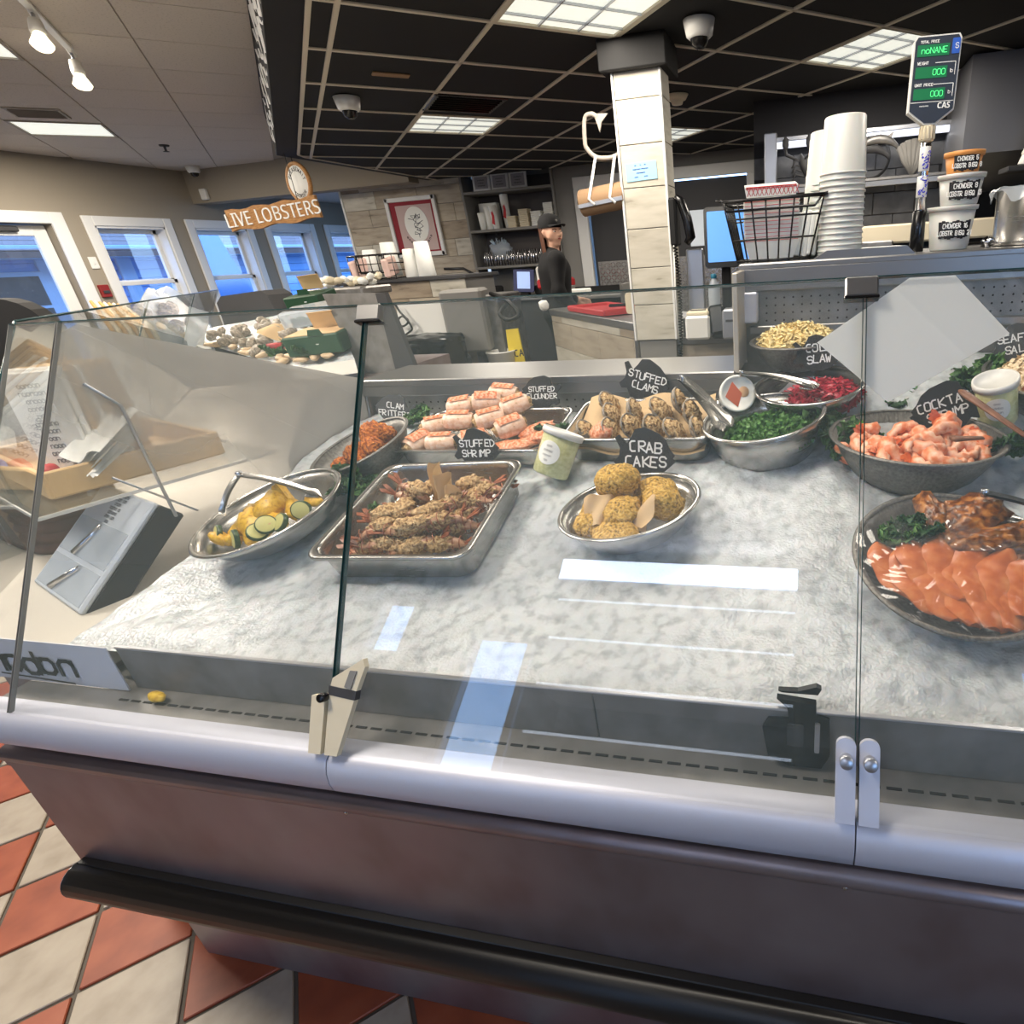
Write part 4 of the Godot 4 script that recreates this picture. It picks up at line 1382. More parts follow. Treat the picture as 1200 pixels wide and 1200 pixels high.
func shrimp_pan() -> void:
	var b := pan("hotel_pan", "deep rectangular steel pan of stuffed shrimp in the front row", Vector3(-0.692, 0.972, -0.862), 0.305, 0.29, 0.065, Vector3(14.2, 3, 1.5), M.steel_bowl)
	obj("rack_print", fin(sp(-0.138, -0.1, 0.012, 0.014, 0.0, 0.11)), M.onion, b)
	var proto: Node3D = null
	var spots := []
	var r := RandomNumberGenerator.new()
	r.seed = 17
	for q in [[-0.085, 0.095], [-0.045, 0.105], [0.0, 0.1], [0.045, 0.1], [0.085, 0.085], [-0.07, 0.06], [-0.02, 0.065], [0.03, 0.065], [0.075, 0.05], [0.105, 0.04], [-0.085, 0.015], [-0.06, -0.02], [0.07, 0.01], [0.1, 0.0], [-0.06, -0.06], [-0.025, -0.08], [0.09, -0.045], [0.115, -0.03], [0.11, -0.09], [0.08, -0.1], [-0.05, 0.085], [0.01, 0.085], [0.06, 0.08], [-0.03, 0.04], [0.05, 0.04], [0.09, 0.06], [0.06, 0.025], [-0.07, 0.04], [0.085, -0.02], [-0.04, -0.05]]:
		spots.append(q)
	for i in spots.size():
		var q = spots[i]
		if proto == null:
			proto = thing("stuffed_shrimp", "baked stuffed shrimp with tail up in the rectangular steel pan", "shrimp", Vector3.ZERO, "stuffed shrimp in the pan")
			var s := ms(true)
			var pts := []
			for k in 9:
				pts.append(Vector3(0, 0.012 * sin(k * 0.36), 0.032 - k * 0.0085))
			tube(s, pts, [0.005, 0.012, 0.015, 0.015, 0.0145, 0.013, 0.011, 0.008, 0.005], 12, 0.6)
			obj("body", s, M.raw_shrimp, proto)
			obj("stuffing", bl(Vector3(0.018, 0.013, 0.023), 0.4, 2.6, 5, 24), M.stuffing, proto).position = Vector3(0.002, 0.014, 0.008)
			var tl := ms()
			for k in [-1, 1]:
				prism(tl, [Vector2(0, 0), Vector2(0.005 * k, 0.004), Vector2(0.011 * k, 0.024), Vector2(0.006 * k, 0.03), Vector2(0.001 * k, 0.02)], 0.0018, T(Vector3(0, 0.006, -0.034), -64, 0, 0))
			obj("tail", tl, M.shrimp_tail, proto)
			for k in 3:
				obj("rib", lt([Vector2(0.0135, -0.001), Vector2(0.0145, 0), Vector2(0.0135, 0.001)], 14, T(Vector3(0, 0.003 + 0.002 * k, -0.005 - 0.012 * k), 90)), M.shrimp_tail, proto)
		var o: Node3D = proto if i == 0 else copy(proto, "stuffed_shrimp", "baked stuffed shrimp with tail up in the rectangular steel pan")
		var yaw: float = 100 + r.randf_range(-35, 35) if q[0] < 0.03 else -70 + r.randf_range(-40, 40)
		o.set_meta("label", "baked stuffed shrimp %s the rectangular steel pan" % zone(q[0], q[1], 0.04))
		o.transform = b.transform * T(Vector3(q[0] * 0.84, 0.03 + 0.016 * r.randf() + (0.022 if i >= 20 else 0.0), q[1] * 0.84 + 0.006), r.randf_range(-18, 22), yaw, r.randf_range(-22, 22))
	var sh1 := ms(true)
	sheet(sh1, func(u: float, v: float) -> Vector3: return Vector3((u - 0.5) * (0.05 + 0.06 * v) + 0.012 * sin(v * 5) + v * 0.03, v * 0.10 + 0.008 * sin(u * 23 + v * 4), 0.012 * sin(u * 17 + v * 3) + v * 0.02), 24, 14)
	item("parchment_sheet", "crumpled tan parchment standing up in the middle of the shrimp pan", "paper", "", M.parchment, sh1, b, Vector3(0.0, 0.02, -0.045), Vector3(-20, -30, -24))
	var sh2 := ms(true)
	sheet(sh2, func(u: float, v: float) -> Vector3: return Vector3((u - 0.5) * 0.15, 0.012 * sin(u * 9 + v * 3) + 0.02 * v, (v - 0.5) * 0.05), 18, 8)
	item("parchment_sheet", "flat parchment edge showing under the shrimp along the pan's front", "paper", "", M.parchment, sh2, b, Vector3(-0.03, 0.014, 0.105), Vector3(6, 0, 0))
	var gn := kale("chopped green herbs sprinkled over the shrimp at the pan's left side", b.transform * Vector3(-0.085, 0.05, 0.02), Vector3(60, 10, 0), 0.03, 0.012, 2, 21, "herb_sprig")
	gn.set_meta("group", "herbs")

func zone(x: float, z: float, m: float) -> String:
	var v := "at the back" if z < -m else "at the front" if z > m else "in the middle"
	var h := " left" if x < -m else " right" if x > m else ""
	return v + h + " of"

func fish_roll(t: Node3D) -> void:
	var s := ms(true)
	sheet(s, func(u: float, v: float) -> Vector3:
		var a := -0.6 + u * 4.6
		var rr := 0.0265 - 0.004 * u
		var ends := 1.0 - 0.25 * pow(abs(v - 0.5) * 2, 4)
		return Vector3((v - 0.5) * 0.064, sin(a) * rr * ends * 0.9, cos(a) * rr * ends), 16, 10)
	obj("fillet", s, M.flounder, t)
	var e := ms(true)
	blob(e, Vector3.ZERO, Vector3(0.038, 0.021, 0.0225), 0.25, 3.0, 2, Basis(), 22)
	obj("stuffing", e, M.stuffing, t)
	var p := ms(true)
	sheet(p, func(u: float, v: float) -> Vector3:
		var a := 0.9 + u * 1.0
		return Vector3((v - 0.5) * 0.05, sin(a) * 0.0252, cos(a) * 0.0268), 6, 8)
	obj("paprika", p, M.paprika_fish, t)

func flounder_tray() -> void:
	var b := pan("steel_tray", "shallow steel tray heaped with rolled stuffed flounder in the back row", Vector3(-0.715, 1.03, -1.165), 0.37, 0.21, 0.045, Vector3(11, 0, 0.6), M.steel_bowl)
	var proto := thing("flounder_roll", "pale rolled flounder fillet with crumb stuffing on the steel tray", "fish", Vector3.ZERO, "rolled flounder fillets on the tray")
	fish_roll(proto)
	var r := RandomNumberGenerator.new()
	r.seed = 12
	var spots := [[-0.145, 0.05, 0.055, 75], [-0.078, 0.052, 0.06, 14], [0.0, 0.055, 0.055, 30], [-0.125, 0.062, -0.005, 40], [-0.055, 0.078, 0.005, 16], [0.02, 0.08, 0.0, 35], [0.075, 0.07, 0.02, 42], [-0.08, 0.085, -0.06, 8], [-0.005, 0.1, -0.05, 18], [0.065, 0.09, -0.045, 30], [0.02, 0.1, -0.09, 6]]
	for i in spots.size():
		var q = spots[i]
		var o: Node3D = proto if i == 0 else copy(proto, "flounder_roll", "pale rolled flounder fillet with crumb stuffing on the steel tray")
		o.set_meta("label", "pale rolled flounder fillet with crumb stuffing %s the steel tray" % zone(q[0] + 0.04, q[2], 0.04))
		o.transform = b.transform * T(Vector3(q[0], q[1] - 0.012, q[2]), r.randf_range(-15, 15), q[3], r.randf_range(-10, 10))
	for i in 6:
		var s := ms(true)
		blob(s, Vector3.ZERO, Vector3(0.042, 0.01, 0.02), 0.18, 2.0, 80 + i, Basis(), 18)
		var q = [[0.07, 0.03, 0.06, 10], [0.12, 0.032, 0.045, 25], [0.1, 0.036, 0.07, 0], [0.13, 0.045, 0.01, 35], [0.15, 0.04, 0.03, 15], [0.05, 0.03, 0.075, 0]][i]
		item("flounder_fillet", "flat paprika-dusted flounder fillet at the right end of the tray", "fish", "flat flounder fillets", M.paprika_fish, s, b, Vector3(q[0], q[1], q[2]), Vector3(4, q[3], 6))

func clam_tray() -> void:
	var b := pan("steel_tray", "steel tray of stuffed clams in the back row behind the crab cakes", Vector3(-0.345, 1.045, -1.19), 0.325, 0.20, 0.06, Vector3(11, 0, 0.4), M.steel_bowl)
	var sh1 := ms(true)
	sheet(sh1, func(u: float, v: float) -> Vector3: return Vector3((u - 0.5) * 0.3, 0.008 * sin(u * 13) + 0.035 * v * v, (0.5 - v) * 0.2), 20, 8)
	item("parchment_sheet", "tan parchment lining under the stuffed clams", "paper", "", M.parchment, sh1, b, Vector3(0, 0.03, 0))
	var proto := thing("stuffed_clam", "stuffed clam in its half shell leaning on the steel tray", "clam", Vector3.ZERO, "stuffed clams on the tray")
	obj("shell", lt([Vector2(0, -0.014), Vector2(0.014, -0.012), Vector2(0.026, -0.005), Vector2(0.031, 0.003), Vector2(0.029, 0.004), Vector2(0.022, -0.002), Vector2(0, -0.006)], 26, Transform3D(), 1.0, 0.8), M.clam_shell, proto)
	obj("stuffing", bl(Vector3(0.0265, 0.0095, 0.0215), 0.4, 2.6, 15, 24), M.stuffing, proto).position = Vector3(0, 0.002, 0)
	var r := RandomNumberGenerator.new()
	r.seed = 3
	var spots := [[-0.115, 0.05, 0.05, 55, 20], [-0.06, 0.055, 0.055, 50, -10], [-0.015, 0.06, 0.045, 62, -25], [0.035, 0.06, 0.05, 62, -20], [0.08, 0.055, 0.055, 30, 10], [0.11, 0.066, 0.0, 58, -40], [-0.07, 0.065, 0.0, 40, 15], [-0.02, 0.07, -0.01, 58, 10], [0.04, 0.072, -0.01, 50, -15], [0.13, 0.05, 0.045, 60, 5], [0.075, 0.075, -0.045, 52, 10], [-0.09, 0.07, -0.05, 45, 0]]
	for i in spots.size():
		var q = spots[i]
		var o: Node3D = proto if i == 0 else copy(proto, "stuffed_clam", "stuffed clam in its half shell leaning on the steel tray")
		o.set_meta("label", "stuffed clam in its half shell %s the steel clam tray" % zone(q[0], q[2], 0.04))
		o.transform = b.transform * T(Vector3(q[0], q[1], q[2]), 18 + r.randf_range(-12, 12), q[4] * 0.4, -64 + r.randf_range(-14, 14))
		o.scale *= 1.12
	var red := ms(true)
	blob(red, Vector3.ZERO, Vector3(0.026, 0.013, 0.022), 0.25, 2.2, 5)
	item("paprika_clam", "clam stuffing reddened with paprika at the left of the clam tray", "clam", "", M.paprika_fish, red, b, Vector3(-0.075, 0.062, 0.07), Vector3(35, 0, 10))
	var dk := ms(true)
	blob(dk, Vector3.ZERO, Vector3(0.024, 0.02, 0.02), 0.2, 2.2, 9)
	item("clam_shell", "dark grey closed clam shell at the left end of the clam tray", "clam", "", speckled("dark_shell", [[0.0, C(70, 62, 56)], [1.0, C(134, 120, 104)]], 0.03, Vector3(5, 16, 5), 0.6), dk, b, Vector3(-0.125, 0.045, 0.065))

func crab_bowl() -> void:
	var b := bowl("steel_bowl", "steel mixing bowl of crab cakes at the middle of the front row", Vector3(-0.299, 0.972, -0.893), 0.124, 0.066, Vector3(4, 0, 6), M.steel_bowl, 0.5)
	var words_ := ["large round crab cake resting on top of the others", "crab cake at the left of the steel bowl", "crab cake at the right of the steel bowl", "flat crab cake in the middle of the bowl", "crab cake against the bowl's front rim", "crab cake at the back of the steel bowl", "crab cake low at the front left of the bowl"]
	for i in 7:
		var q = [[-0.025, 0.094, -0.035, 0.042, 0.031], [-0.062, 0.05, 0.0, 0.036, 0.03], [0.06, 0.056, -0.008, 0.04, 0.03], [-0.008, 0.062, 0.022, 0.04, 0.02], [-0.012, 0.04, 0.062, 0.044, 0.02], [0.035, 0.058, -0.05, 0.042, 0.026], [-0.065, 0.042, 0.035, 0.032, 0.022]][i]
		var s := ms(true)
		blob(s, Vector3.ZERO, Vector3(q[3], q[4], q[3] * 0.9), 0.14, 1.8, 90 + i, Basis(), 28)
		item("crab_cake", words_[i], "crab cake", "crab cakes in the bowl", M.crab_cake, s, b, Vector3(q[0], q[1], q[2]), Vector3(0, 30 * i, [0, 20, -35, 6, 4, 0, 22][i]))
	for i in 2:
		var p := ms(true)
		sheet(p, func(u: float, v: float) -> Vector3: return Vector3((u - 0.5) * 0.055, 0.006 * sin(u * 8 + v * 5) - 0.016 * pow(u - 0.5, 2) * 4, (v - 0.5) * 0.06), 12, 10)
		item("parchment_sheet", ["tan paper fold between the left crab cakes", "tan paper fold under the right crab cake"][i], "paper", "", M.parchment, p, b, [Vector3(-0.045, 0.072, 0.03), Vector3(0.03, 0.062, 0.028)][i], [Vector3(40, 10, -10), Vector3(38, -30, 45)][i])

func kale_bowl() -> void:
	var b := bowl("steel_bowl", "deep steel mixing bowl of chopped green herbs with tongs leaning in it", Vector3(-0.083, 1.055, -1.165), 0.124, 0.105, Vector3(7, 0, 7), M.steel_bowl, 0.62)
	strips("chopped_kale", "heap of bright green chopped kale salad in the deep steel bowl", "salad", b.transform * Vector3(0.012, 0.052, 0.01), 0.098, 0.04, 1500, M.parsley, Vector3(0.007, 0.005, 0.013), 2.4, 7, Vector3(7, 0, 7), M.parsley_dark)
	tongs("long steel tongs leaning out of the deep bowl of chopped kale", Vector3(-0.268, 1.112, -1.27), Vector3(-0.142, 1.045, -1.125), Vector3(-0.158, 1.038, -1.115), M.steel_bowl, 0.013)

func salads() -> void:
	var b := bowl("steel_bowl", "wide steel bowl of shredded beets behind the deep bowl", Vector3(0.01, 1.092, -1.285), 0.115, 0.07, Vector3(8, 0, 4), M.steel_bowl, 0.55)
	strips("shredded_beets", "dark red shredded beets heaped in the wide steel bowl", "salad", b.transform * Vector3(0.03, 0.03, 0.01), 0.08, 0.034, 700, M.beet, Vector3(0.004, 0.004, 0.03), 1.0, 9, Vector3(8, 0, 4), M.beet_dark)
	tongs("steel tongs lying across the rim of the beet bowl", Vector3(-0.135, 1.118, -1.28), Vector3(0.02, 1.1, -1.205), Vector3(0.03, 1.1, -1.222), M.steel_bowl, 0.011)
	var c := bowl("hammered_bowl", "hammered grey bowl of cole slaw at the back by the perforated panel", Vector3(-0.018, 1.168, -1.43), 0.108, 0.075, Vector3(3, 0, 2), M.hammered, 0.35)
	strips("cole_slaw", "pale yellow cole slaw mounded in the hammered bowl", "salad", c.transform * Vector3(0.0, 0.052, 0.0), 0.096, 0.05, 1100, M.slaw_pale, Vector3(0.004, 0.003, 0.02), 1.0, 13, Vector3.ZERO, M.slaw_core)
	var d := bowl("hammered_bowl", "hammered bowl of seafood salad at the right edge", Vector3(0.52, 1.1, -1.3), 0.15, 0.08, Vector3(8, 0, 0), M.hammered, 0.5)
	strips("seafood_salad", "pale seafood salad with shrimp bits in the hammered bowl", "salad", d.transform * Vector3(0, 0.05, 0), 0.13, 0.06, 900, M.salad_pale, Vector3(0.01, 0.006, 0.02), 1.0, 23)
	for i in 6:
		var s := ms(true)
		shrimp_curl(s, Transform3D(), 0.5)
		item("salad_shrimp", "small orange shrimp lying on the seafood salad", "shrimp", "small shrimp on the seafood salad", M.cooked_shrimp, s, d, Vector3(-0.09 + 0.035 * i, 0.1 - 0.012 * abs(i - 2.0), 0.07 - 0.03 * (i % 3)), Vector3(60, 70 * i, 0))
	var e := bowl("steel_bowl", "steel bowl of brown pasta salad at the far right against the perforated panel", Vector3(0.60, 1.165, -1.45), 0.135, 0.075, Vector3(3, 0, 0), M.steel_bowl, 0.5)
	strips("pasta_salad", "brown tossed salad in the steel bowl at the far right", "salad", e.transform * Vector3(0, 0.05, 0), 0.12, 0.034, 500, M.squash, Vector3(0.012, 0.005, 0.02), 1.0, 29)

func cocktail_bowl() -> void:
	var b := bowl("hammered_bowl", "large hammered grey bowl of cooked cocktail shrimp", Vector3(0.207, 1.034, -1.10), 0.153, 0.1, Vector3(2, 0, -1.5), M.hammered, 0.42)
	var proto := thing("cocktail_shrimp", "curled pink-orange cooked shrimp in the large hammered bowl", "shrimp", Vector3.ZERO, "cocktail shrimp in the bowl")
	var s := ms(true)
	shrimp_curl(s, Transform3D(), 1.5)
	obj("body", s, M.cooked_shrimp, proto)
	var tl := ms()
	for k in [-1, 0, 1]:
		prism(tl, [Vector2(-0.002, 0), Vector2(0.002, 0), Vector2(0.005, 0.016), Vector2(0.0, 0.022), Vector2(-0.005, 0.016)], 0.002, T(Vector3(-0.014, -0.021, 0.008), 0, 0, 205 + 24 * k))
	obj("tail", tl, M.cooked_tail, proto)
	var r := RandomNumberGenerator.new()
	r.seed = 44
	var spots := [[-0.02, 0.085, -0.025, 75, 10, 0], [0.05, 0.1, 0.03, 84, 20, 30], [0.085, 0.105, -0.005, 70, -10, 120], [-0.11, 0.07, 0.02, 40, 60, 0], [-0.075, 0.07, 0.07, 20, 40, 90], [-0.03, 0.075, 0.085, 15, 0, 200], [0.02, 0.075, 0.095, 10, 80, 20], [0.07, 0.08, 0.085, 25, 20, 160], [0.11, 0.085, 0.04, 50, -30, 60], [-0.06, 0.08, 0.03, 30, 120, 0], [-0.015, 0.085, 0.04, 25, 30, 240], [0.02, 0.09, 0.055, 20, 160, 30], [0.1, 0.08, 0.07, 35, 10, 0], [-0.095, 0.075, -0.03, 60, 0, 90], [0.13, 0.09, 0.0, 45, 60, 300], [-0.13, 0.08, 0.0, 70, 20, 190], [0.06, 0.11, -0.03, 80, 10, 230], [0.0, 0.08, 0.0, 20, 10, 90], [-0.08, 0.075, 0.04, 30, 10, 30], [-0.04, 0.085, 0.06, 40, 60, 130], [0.03, 0.1, 0.03, 30, 110, 10], [0.09, 0.095, 0.05, 30, 0, 110], [0.05, 0.085, 0.1, 20, 90, 60], [-0.1, 0.07, 0.05, 30, 150, 220], [0.0, 0.09, 0.08, 40, 20, 300], [0.12, 0.085, 0.02, 50, 70, 20], [-0.05, 0.075, 0.1, 25, 50, 70], [0.03, 0.09, -0.04, 60, 20, 150]]
	for i in spots.size():
		var q = spots[i]
		var o: Node3D = proto if i == 0 else copy(proto, "cocktail_shrimp", "curled pink-orange cooked shrimp in the large hammered bowl")
		o.set_meta("label", "curled pink-orange cooked shrimp %s the large hammered bowl" % zone(q[0], q[2] - 0.03, 0.04))
		o.transform = b.transform * T(Vector3(q[0] * 0.8, q[1] - 0.008, q[2] * 0.78), q[3] - 90, q[4], q[5])
	var st := ms()
	prism(st, rrect(0.014, 0.15, 0.006), 0.003, T(Vector3(0, 0, 0), -90, 0, 0))
	obj_tool("brown wooden serving tool leaning over the right side of the shrimp bowl", Vector3(0.29, 1.098, -1.17), Vector3(0.40, 1.03, -1.02))
	obj_tool("short brown wooden stick lying among the cocktail shrimp", Vector3(0.245, 1.055, -1.0), Vector3(0.3, 1.05, -1.02))

func obj_tool(label: String, a: Vector3, b: Vector3) -> void:
	var t := thing("serving_tool", label, "utensil", a)
	var d := b - a
	var s := ms(true)
	tube(s, [Vector3.ZERO, d * 0.03, d * 0.1, d * 0.5, d], [0.004, 0.009, 0.011, 0.008, 0.006], 12, 0.45)
	obj("handle", s, speckled("brown_wood", [[0.0, C(92, 54, 36)], [1.0, C(150, 98, 68)]], 0.02, Vector3(4, 12, 4), 0.5) if not M.has("brown_wood") else M.brown_wood, t)

func salmon_bowl() -> void:
	var b := bowl("hammered_bowl", "wide low metal bowl of smoked salmon and smoked fish under cling film", Vector3(0.224, 0.943, -0.79), 0.142, 0.045, Vector3(17, 0, -3), M.hammered, 0.62)
	var spots := [[-0.088, 0.03, 34], [-0.062, 0.05, 24], [-0.03, 0.062, 12], [0.004, 0.07, 2], [0.04, 0.075, -8], [0.072, 0.078, -18], [-0.05, 0.018, 22], [-0.015, 0.026, 8], [0.025, 0.036, -4], [0.062, 0.048, -16], [0.094, 0.062, -26]]
	for i in spots.size():
		var q = spots[i]
		var s := ms(true)
		var ph: float = i * 1.7
		for face in 2:
			sheet(s, func(u: float, v: float) -> Vector3:
				var vv := v if face == 0 else 1.0 - v
				var ww := 0.078 * pow(sin(PI * clampf(u, 0.012, 0.988)), 0.42) + 0.004 * sin(u * 13 + ph)
				var lift := 0.012 * (1.0 - pow(absf(vv - 0.42) * 1.8, 2)) + 0.002 * sin(u * 9 + ph)
				return Vector3((vv - 0.5) * ww, (lift if face == 0 else minf(lift - 0.002, 0.004)), (u - 0.5) * 0.112), 22, 12)
		item("salmon_slice", "overlapping orange slice of smoked salmon %s the wrapped bowl" % zone(q[0], q[1] - 0.05, 0.022).replace("back", "centre").replace("middle", "front row"), "salmon", "smoked salmon slices", M.salmon, s, b, Vector3(q[0] * 0.92, (0.034 if i > 5 else 0.026) + 0.0012 * (i % 6), q[1] * 0.8), Vector3(6, q[2], -9))
	var fish := ["dark golden smoked fillet standing at the back left of the wrapped bowl", "broad brown smoked fillet at the back of the wrapped bowl", "long brown smoked fillet lying across the middle of the wrapped bowl", "pale brown smoked flank at the right of the wrapped bowl", "small smoked piece at the right rim of the wrapped bowl"]
	for i in 5:
		var s := ms(true)
		var q = [[-0.022, 0.045, -0.075, 0.024, 0.055, 8], [0.035, 0.05, -0.092, 0.04, 0.062, -58], [0.035, 0.046, -0.035, 0.028, 0.075, -82], [0.098, 0.044, -0.05, 0.028, 0.06, -52], [0.1, 0.038, -0.005, 0.02, 0.045, -65]][i]
		blob(s, Vector3.ZERO, Vector3(q[3], 0.016, q[4]), 0.28, 1.5, 120 + i, Basis(), 26)
		item("smoked_fillet", fish[i], "smoked fish", "smoked fillets", M.smoked_fish, s, b, Vector3(q[0], q[1], q[2]), Vector3(8, q[5], 10))
	var k := kale("clump of dark curly kale inside the wrapped bowl at its left", b.transform * Vector3(-0.062, 0.03, -0.035), Vector3(25, 10, 0), 0.046, 0.024, 6, 33)
	var film := ms(true)
	sheet(film, func(u: float, v: float) -> Vector3:
		var a := u * TAU
		var y := 0.047 + 0.014 * (1.0 - v * v) + 0.0022 * sin(a * 11 + v * 8) * v + 0.0018 * sin(cos(a) * v * 60 + sin(a) * v * 34)
		return Vector3(cos(a) * v * 0.143, y, sin(a) * v * 0.143), 72, 18)
	single("cling_film", film, M.film, "clear crinkled cling film stretched over the smoked salmon bowl", "cling film", b.transform)
	tongs("black-handled steel tongs at the right edge beyond the salmon bowl", Vector3(0.275, 1.005, -0.885), Vector3(0.40, 0.965, -0.87), Vector3(0.41, 0.965, -0.86), M.dark_grey, 0.009)

# ---------- on the service shelf ----------
func counter_top() -> void:
	var top := 1.334
	# wire basket of paper food trays
	var b := thing("wire_basket", "black wire basket of red-printed paper trays on the steel service shelf", "basket", Vector3(-0.085, top, -1.69))
	var wf := ms(true)
	var corner := func(x: float, z: float, y: float) -> Vector3:
		var k := y / 0.145
		return Vector3(x * lerpf(0.09, 0.122, k), y, z * lerpf(0.08, 0.105, k))
	for y in [0.004, 0.052, 0.1, 0.14]:
		for e in [[[-1, 1], [1, 1]], [[1, 1], [1, -1]], [[1, -1], [-1, -1]], [[-1, -1], [-1, 1]]]:
			tube(wf, [corner.call(e[0][0], e[0][1], y), corner.call(e[1][0], e[1][1], y)], 0.0021 if y < 0.13 else 0.0042, 6)
	for i in 8:
		var x := -1.0 + i * 2.0 / 7
		for z in [-1, 1]:
			tube(wf, [corner.call(x, z, 0.0), corner.call(x, z, 0.14)], 0.0021, 6)
	for i in 6:
		var z := -1.0 + i * 2.0 / 5
		for x in [-1, 1]:
			tube(wf, [corner.call(x, z, 0.0), corner.call(x, z, 0.14)], 0.0021, 6)
		tube(wf, [corner.call(-1, z, 0.002), corner.call(1, z, 0.002)], 0.0014, 6)
	obj("wires", wf, M.black_gloss, b)
	for x in [-1, 1]:
		obj("handle", tb([Vector3(x * 0.118, 0.14, 0.1), Vector3(x * 0.138, 0.145, 0.09), Vector3(x * 0.14, 0.15, 0.0), Vector3(x * 0.138, 0.145, -0.09), Vector3(x * 0.118, 0.14, -0.1)], 0.0035, 8), M.black_gloss, b)
	obj("rim_loop", tb([Vector3(-0.118, 0.14, 0.104), Vector3(-0.112, 0.118, 0.104), Vector3(0.1, 0.118, 0.104), Vector3(0.118, 0.14, 0.104)], 0.003, 8), M.black_gloss, b)
	var proto := thing("paper_tray", "red-and-white printed paper food tray stacked in the wire basket", "paper tray", Vector3.ZERO, "paper trays nested in the wire basket")
	var tr := ms()
	for q in [[-1, 0], [1, 0], [0, -1], [0, 1]]:
		var w: float = 0.055
		var d: float = 0.045
		var o := 0.014
		var pts: Array
		if q[0] != 0:
			pts = [Vector3(q[0] * w, 0, -d), Vector3(q[0] * w, 0, d), Vector3(q[0] * (w + o), 0.045, d + o), Vector3(q[0] * (w + o), 0.045, -d - o)]
		else:
			pts = [Vector3(-w, 0, q[1] * d), Vector3(w, 0, q[1] * d), Vector3(w + o, 0.045, q[1] * (d + o)), Vector3(-w - o, 0.045, q[1] * (d + o))]
		quad(tr, pts[0], pts[1], pts[2], pts[3])
	quad(tr, Vector3(-0.055, 0, 0.045), Vector3(0.055, 0, 0.045), Vector3(0.055, 0, -0.045), Vector3(-0.055, 0, -0.045))
	obj("tray", tr, M.white_paper, proto)
	var pr := ms()
	for i in 12:
		var x := -0.062 + i * 0.0113
		for k in [0, 1]:
			var a := Vector3(x, 0.032, 0.0555)
			var c := Vector3(x + 0.009, 0.044, 0.0592)
			if k:
				a.y = 0.044
				a.z = 0.0592
				c.y = 0.032
				c.z = 0.0555
			tube(pr, [a, c], 0.0007, 4)
	tube(pr, [Vector3(-0.065, 0.0448, 0.0594), Vector3(0.065, 0.0448, 0.0594)], 0.0009, 4)
	var edge := ms()
	tube(edge, [Vector3(-0.066, 0.0425, 0.0585), Vector3(0.066, 0.0425, 0.0585)], 0.0006, 4)
	obj("edge_print", edge, M.red_ink, proto)
	var tilt := Basis(Vector3.UP, 0.1)
	for i in 11:
		var o: Node3D = proto if i == 0 else copy(proto, "paper_tray", "red-and-white printed paper food tray stacked in the wire basket")
		o.transform = Transform3D(tilt, b.position + Vector3(-0.01, 0.006 + i * 0.0088, 0.015))
	var back: Node3D = copy(proto, "paper_tray", "paper tray standing upright behind the stack, its crosshatched red side showing")
	obj("print", pr, M.red_ink, back)
	back.transform = Transform3D(tilt * Basis(Vector3.RIGHT, 0.15), b.position + Vector3(-0.012, 0.11, 0.0)).scaled_local(Vector3(0.95, 1.5, 0.8))
	for i in 5:
		single("paper_bag", bx(Vector3(0.012, 0.1 + 0.004 * (i % 3), 0.11), 0.003), M.white_paper, "white paper bag standing edge-on at the right end of the wire basket", "paper bag", T(b.position + Vector3(0.068 + i * 0.0075, 0.058, -0.01), 0, 4 * i - 8, -7), "paper bags in the wire basket")
	# two towers of nested white tubs
	for k in 2:
		var at: Vector3 = [Vector3(0.078, top, -1.635), Vector3(0.032, top, -1.73)][k]
		var p := thing("plastic_tub", "x", "tub", at)
		obj("wall", lt([Vector2(0.049, 0), Vector2(0.055, 0.0), Vector2(0.0535, 0.004), Vector2(0.0525, 0.006), Vector2(0.0475, 0.115), Vector2(0.045, 0.118), Vector2(0, 0.118)], 40), M.milky_tub if M.has("milky_tub") else milky(), p)
		obj("rim", lt([Vector2(0.0525, 0.0), Vector2(0.0547, 0.0005), Vector2(0.055, 0.003), Vector2(0.053, 0.0045)], 40), M.milky_tub, p)
		var n: int = [15, 14][k]
		var where: String = ["front tower beside the scale pole", "rear tower behind the front one"][k]
		for i in n:
			var o: Node3D = p if i == 0 else copy(p, "plastic_tub", "")
			o.position = at + Vector3(0.0006 * (i % 3) + (0.0012 * i if k == 1 else 0.0), i * 0.0128, 0)
			o.set_meta("label", ("topmost upturned white plastic tub on the " if i == n - 1 else "upturned white plastic tub nested in the ") + where)
			o.set_meta("group", "nested white plastic tubs")
	scale_display(top)
	# three price tubs stacked
	var rows := [[0.072, 0.094, 0.105, "white"], [0.068, 0.064, 0.098, "white"], [0.06, 0.044, 0.082, "orange"]]
	var y := top
	var prices := [["CHOWDER 16", "LOBSTR BISQ 21"], ["CHOWDER 8", "LOBSTR BISQ 13"], ["CHOWDER 5", "LOBSTR BISQ 8"]]
	var said := ["largest white price tub with black chalk label, bottom of the stack by the scale", "middle white price tub with black chalk label in the stack by the scale", "small orange-filled price tub with black chalk label, top of the stack by the scale"]
	for i in 3:
		var q = rows[i]
		var t := thing("price_tub", said[i], "tub", Vector3(0.336 + [0.0, 0.012, 0.012][i], y, -1.64), "price tubs stacked on the shelf")
		var w: float = q[2] / 2
		obj("wall", lt([Vector2(0, 0), Vector2(w * 0.78, 0), Vector2(w * 0.82, 0.003), Vector2(w * 0.98, q[1] - 0.008), Vector2(w * 0.95, q[1] - 0.008)], 36), mat("soup", C(222, 150, 80), 0.5) if i == 2 else M.milky_tub, t)
		obj("lid", lt([Vector2(w * 0.97, q[1] - 0.01), Vector2(w * 1.06, q[1] - 0.009), Vector2(w * 1.08, q[1]), Vector2(0, q[1] + 0.001)], 36), M.soup if i == 2 else M.milky_tub, t)
		var lh: float = min(0.036, q[1] * 0.72)
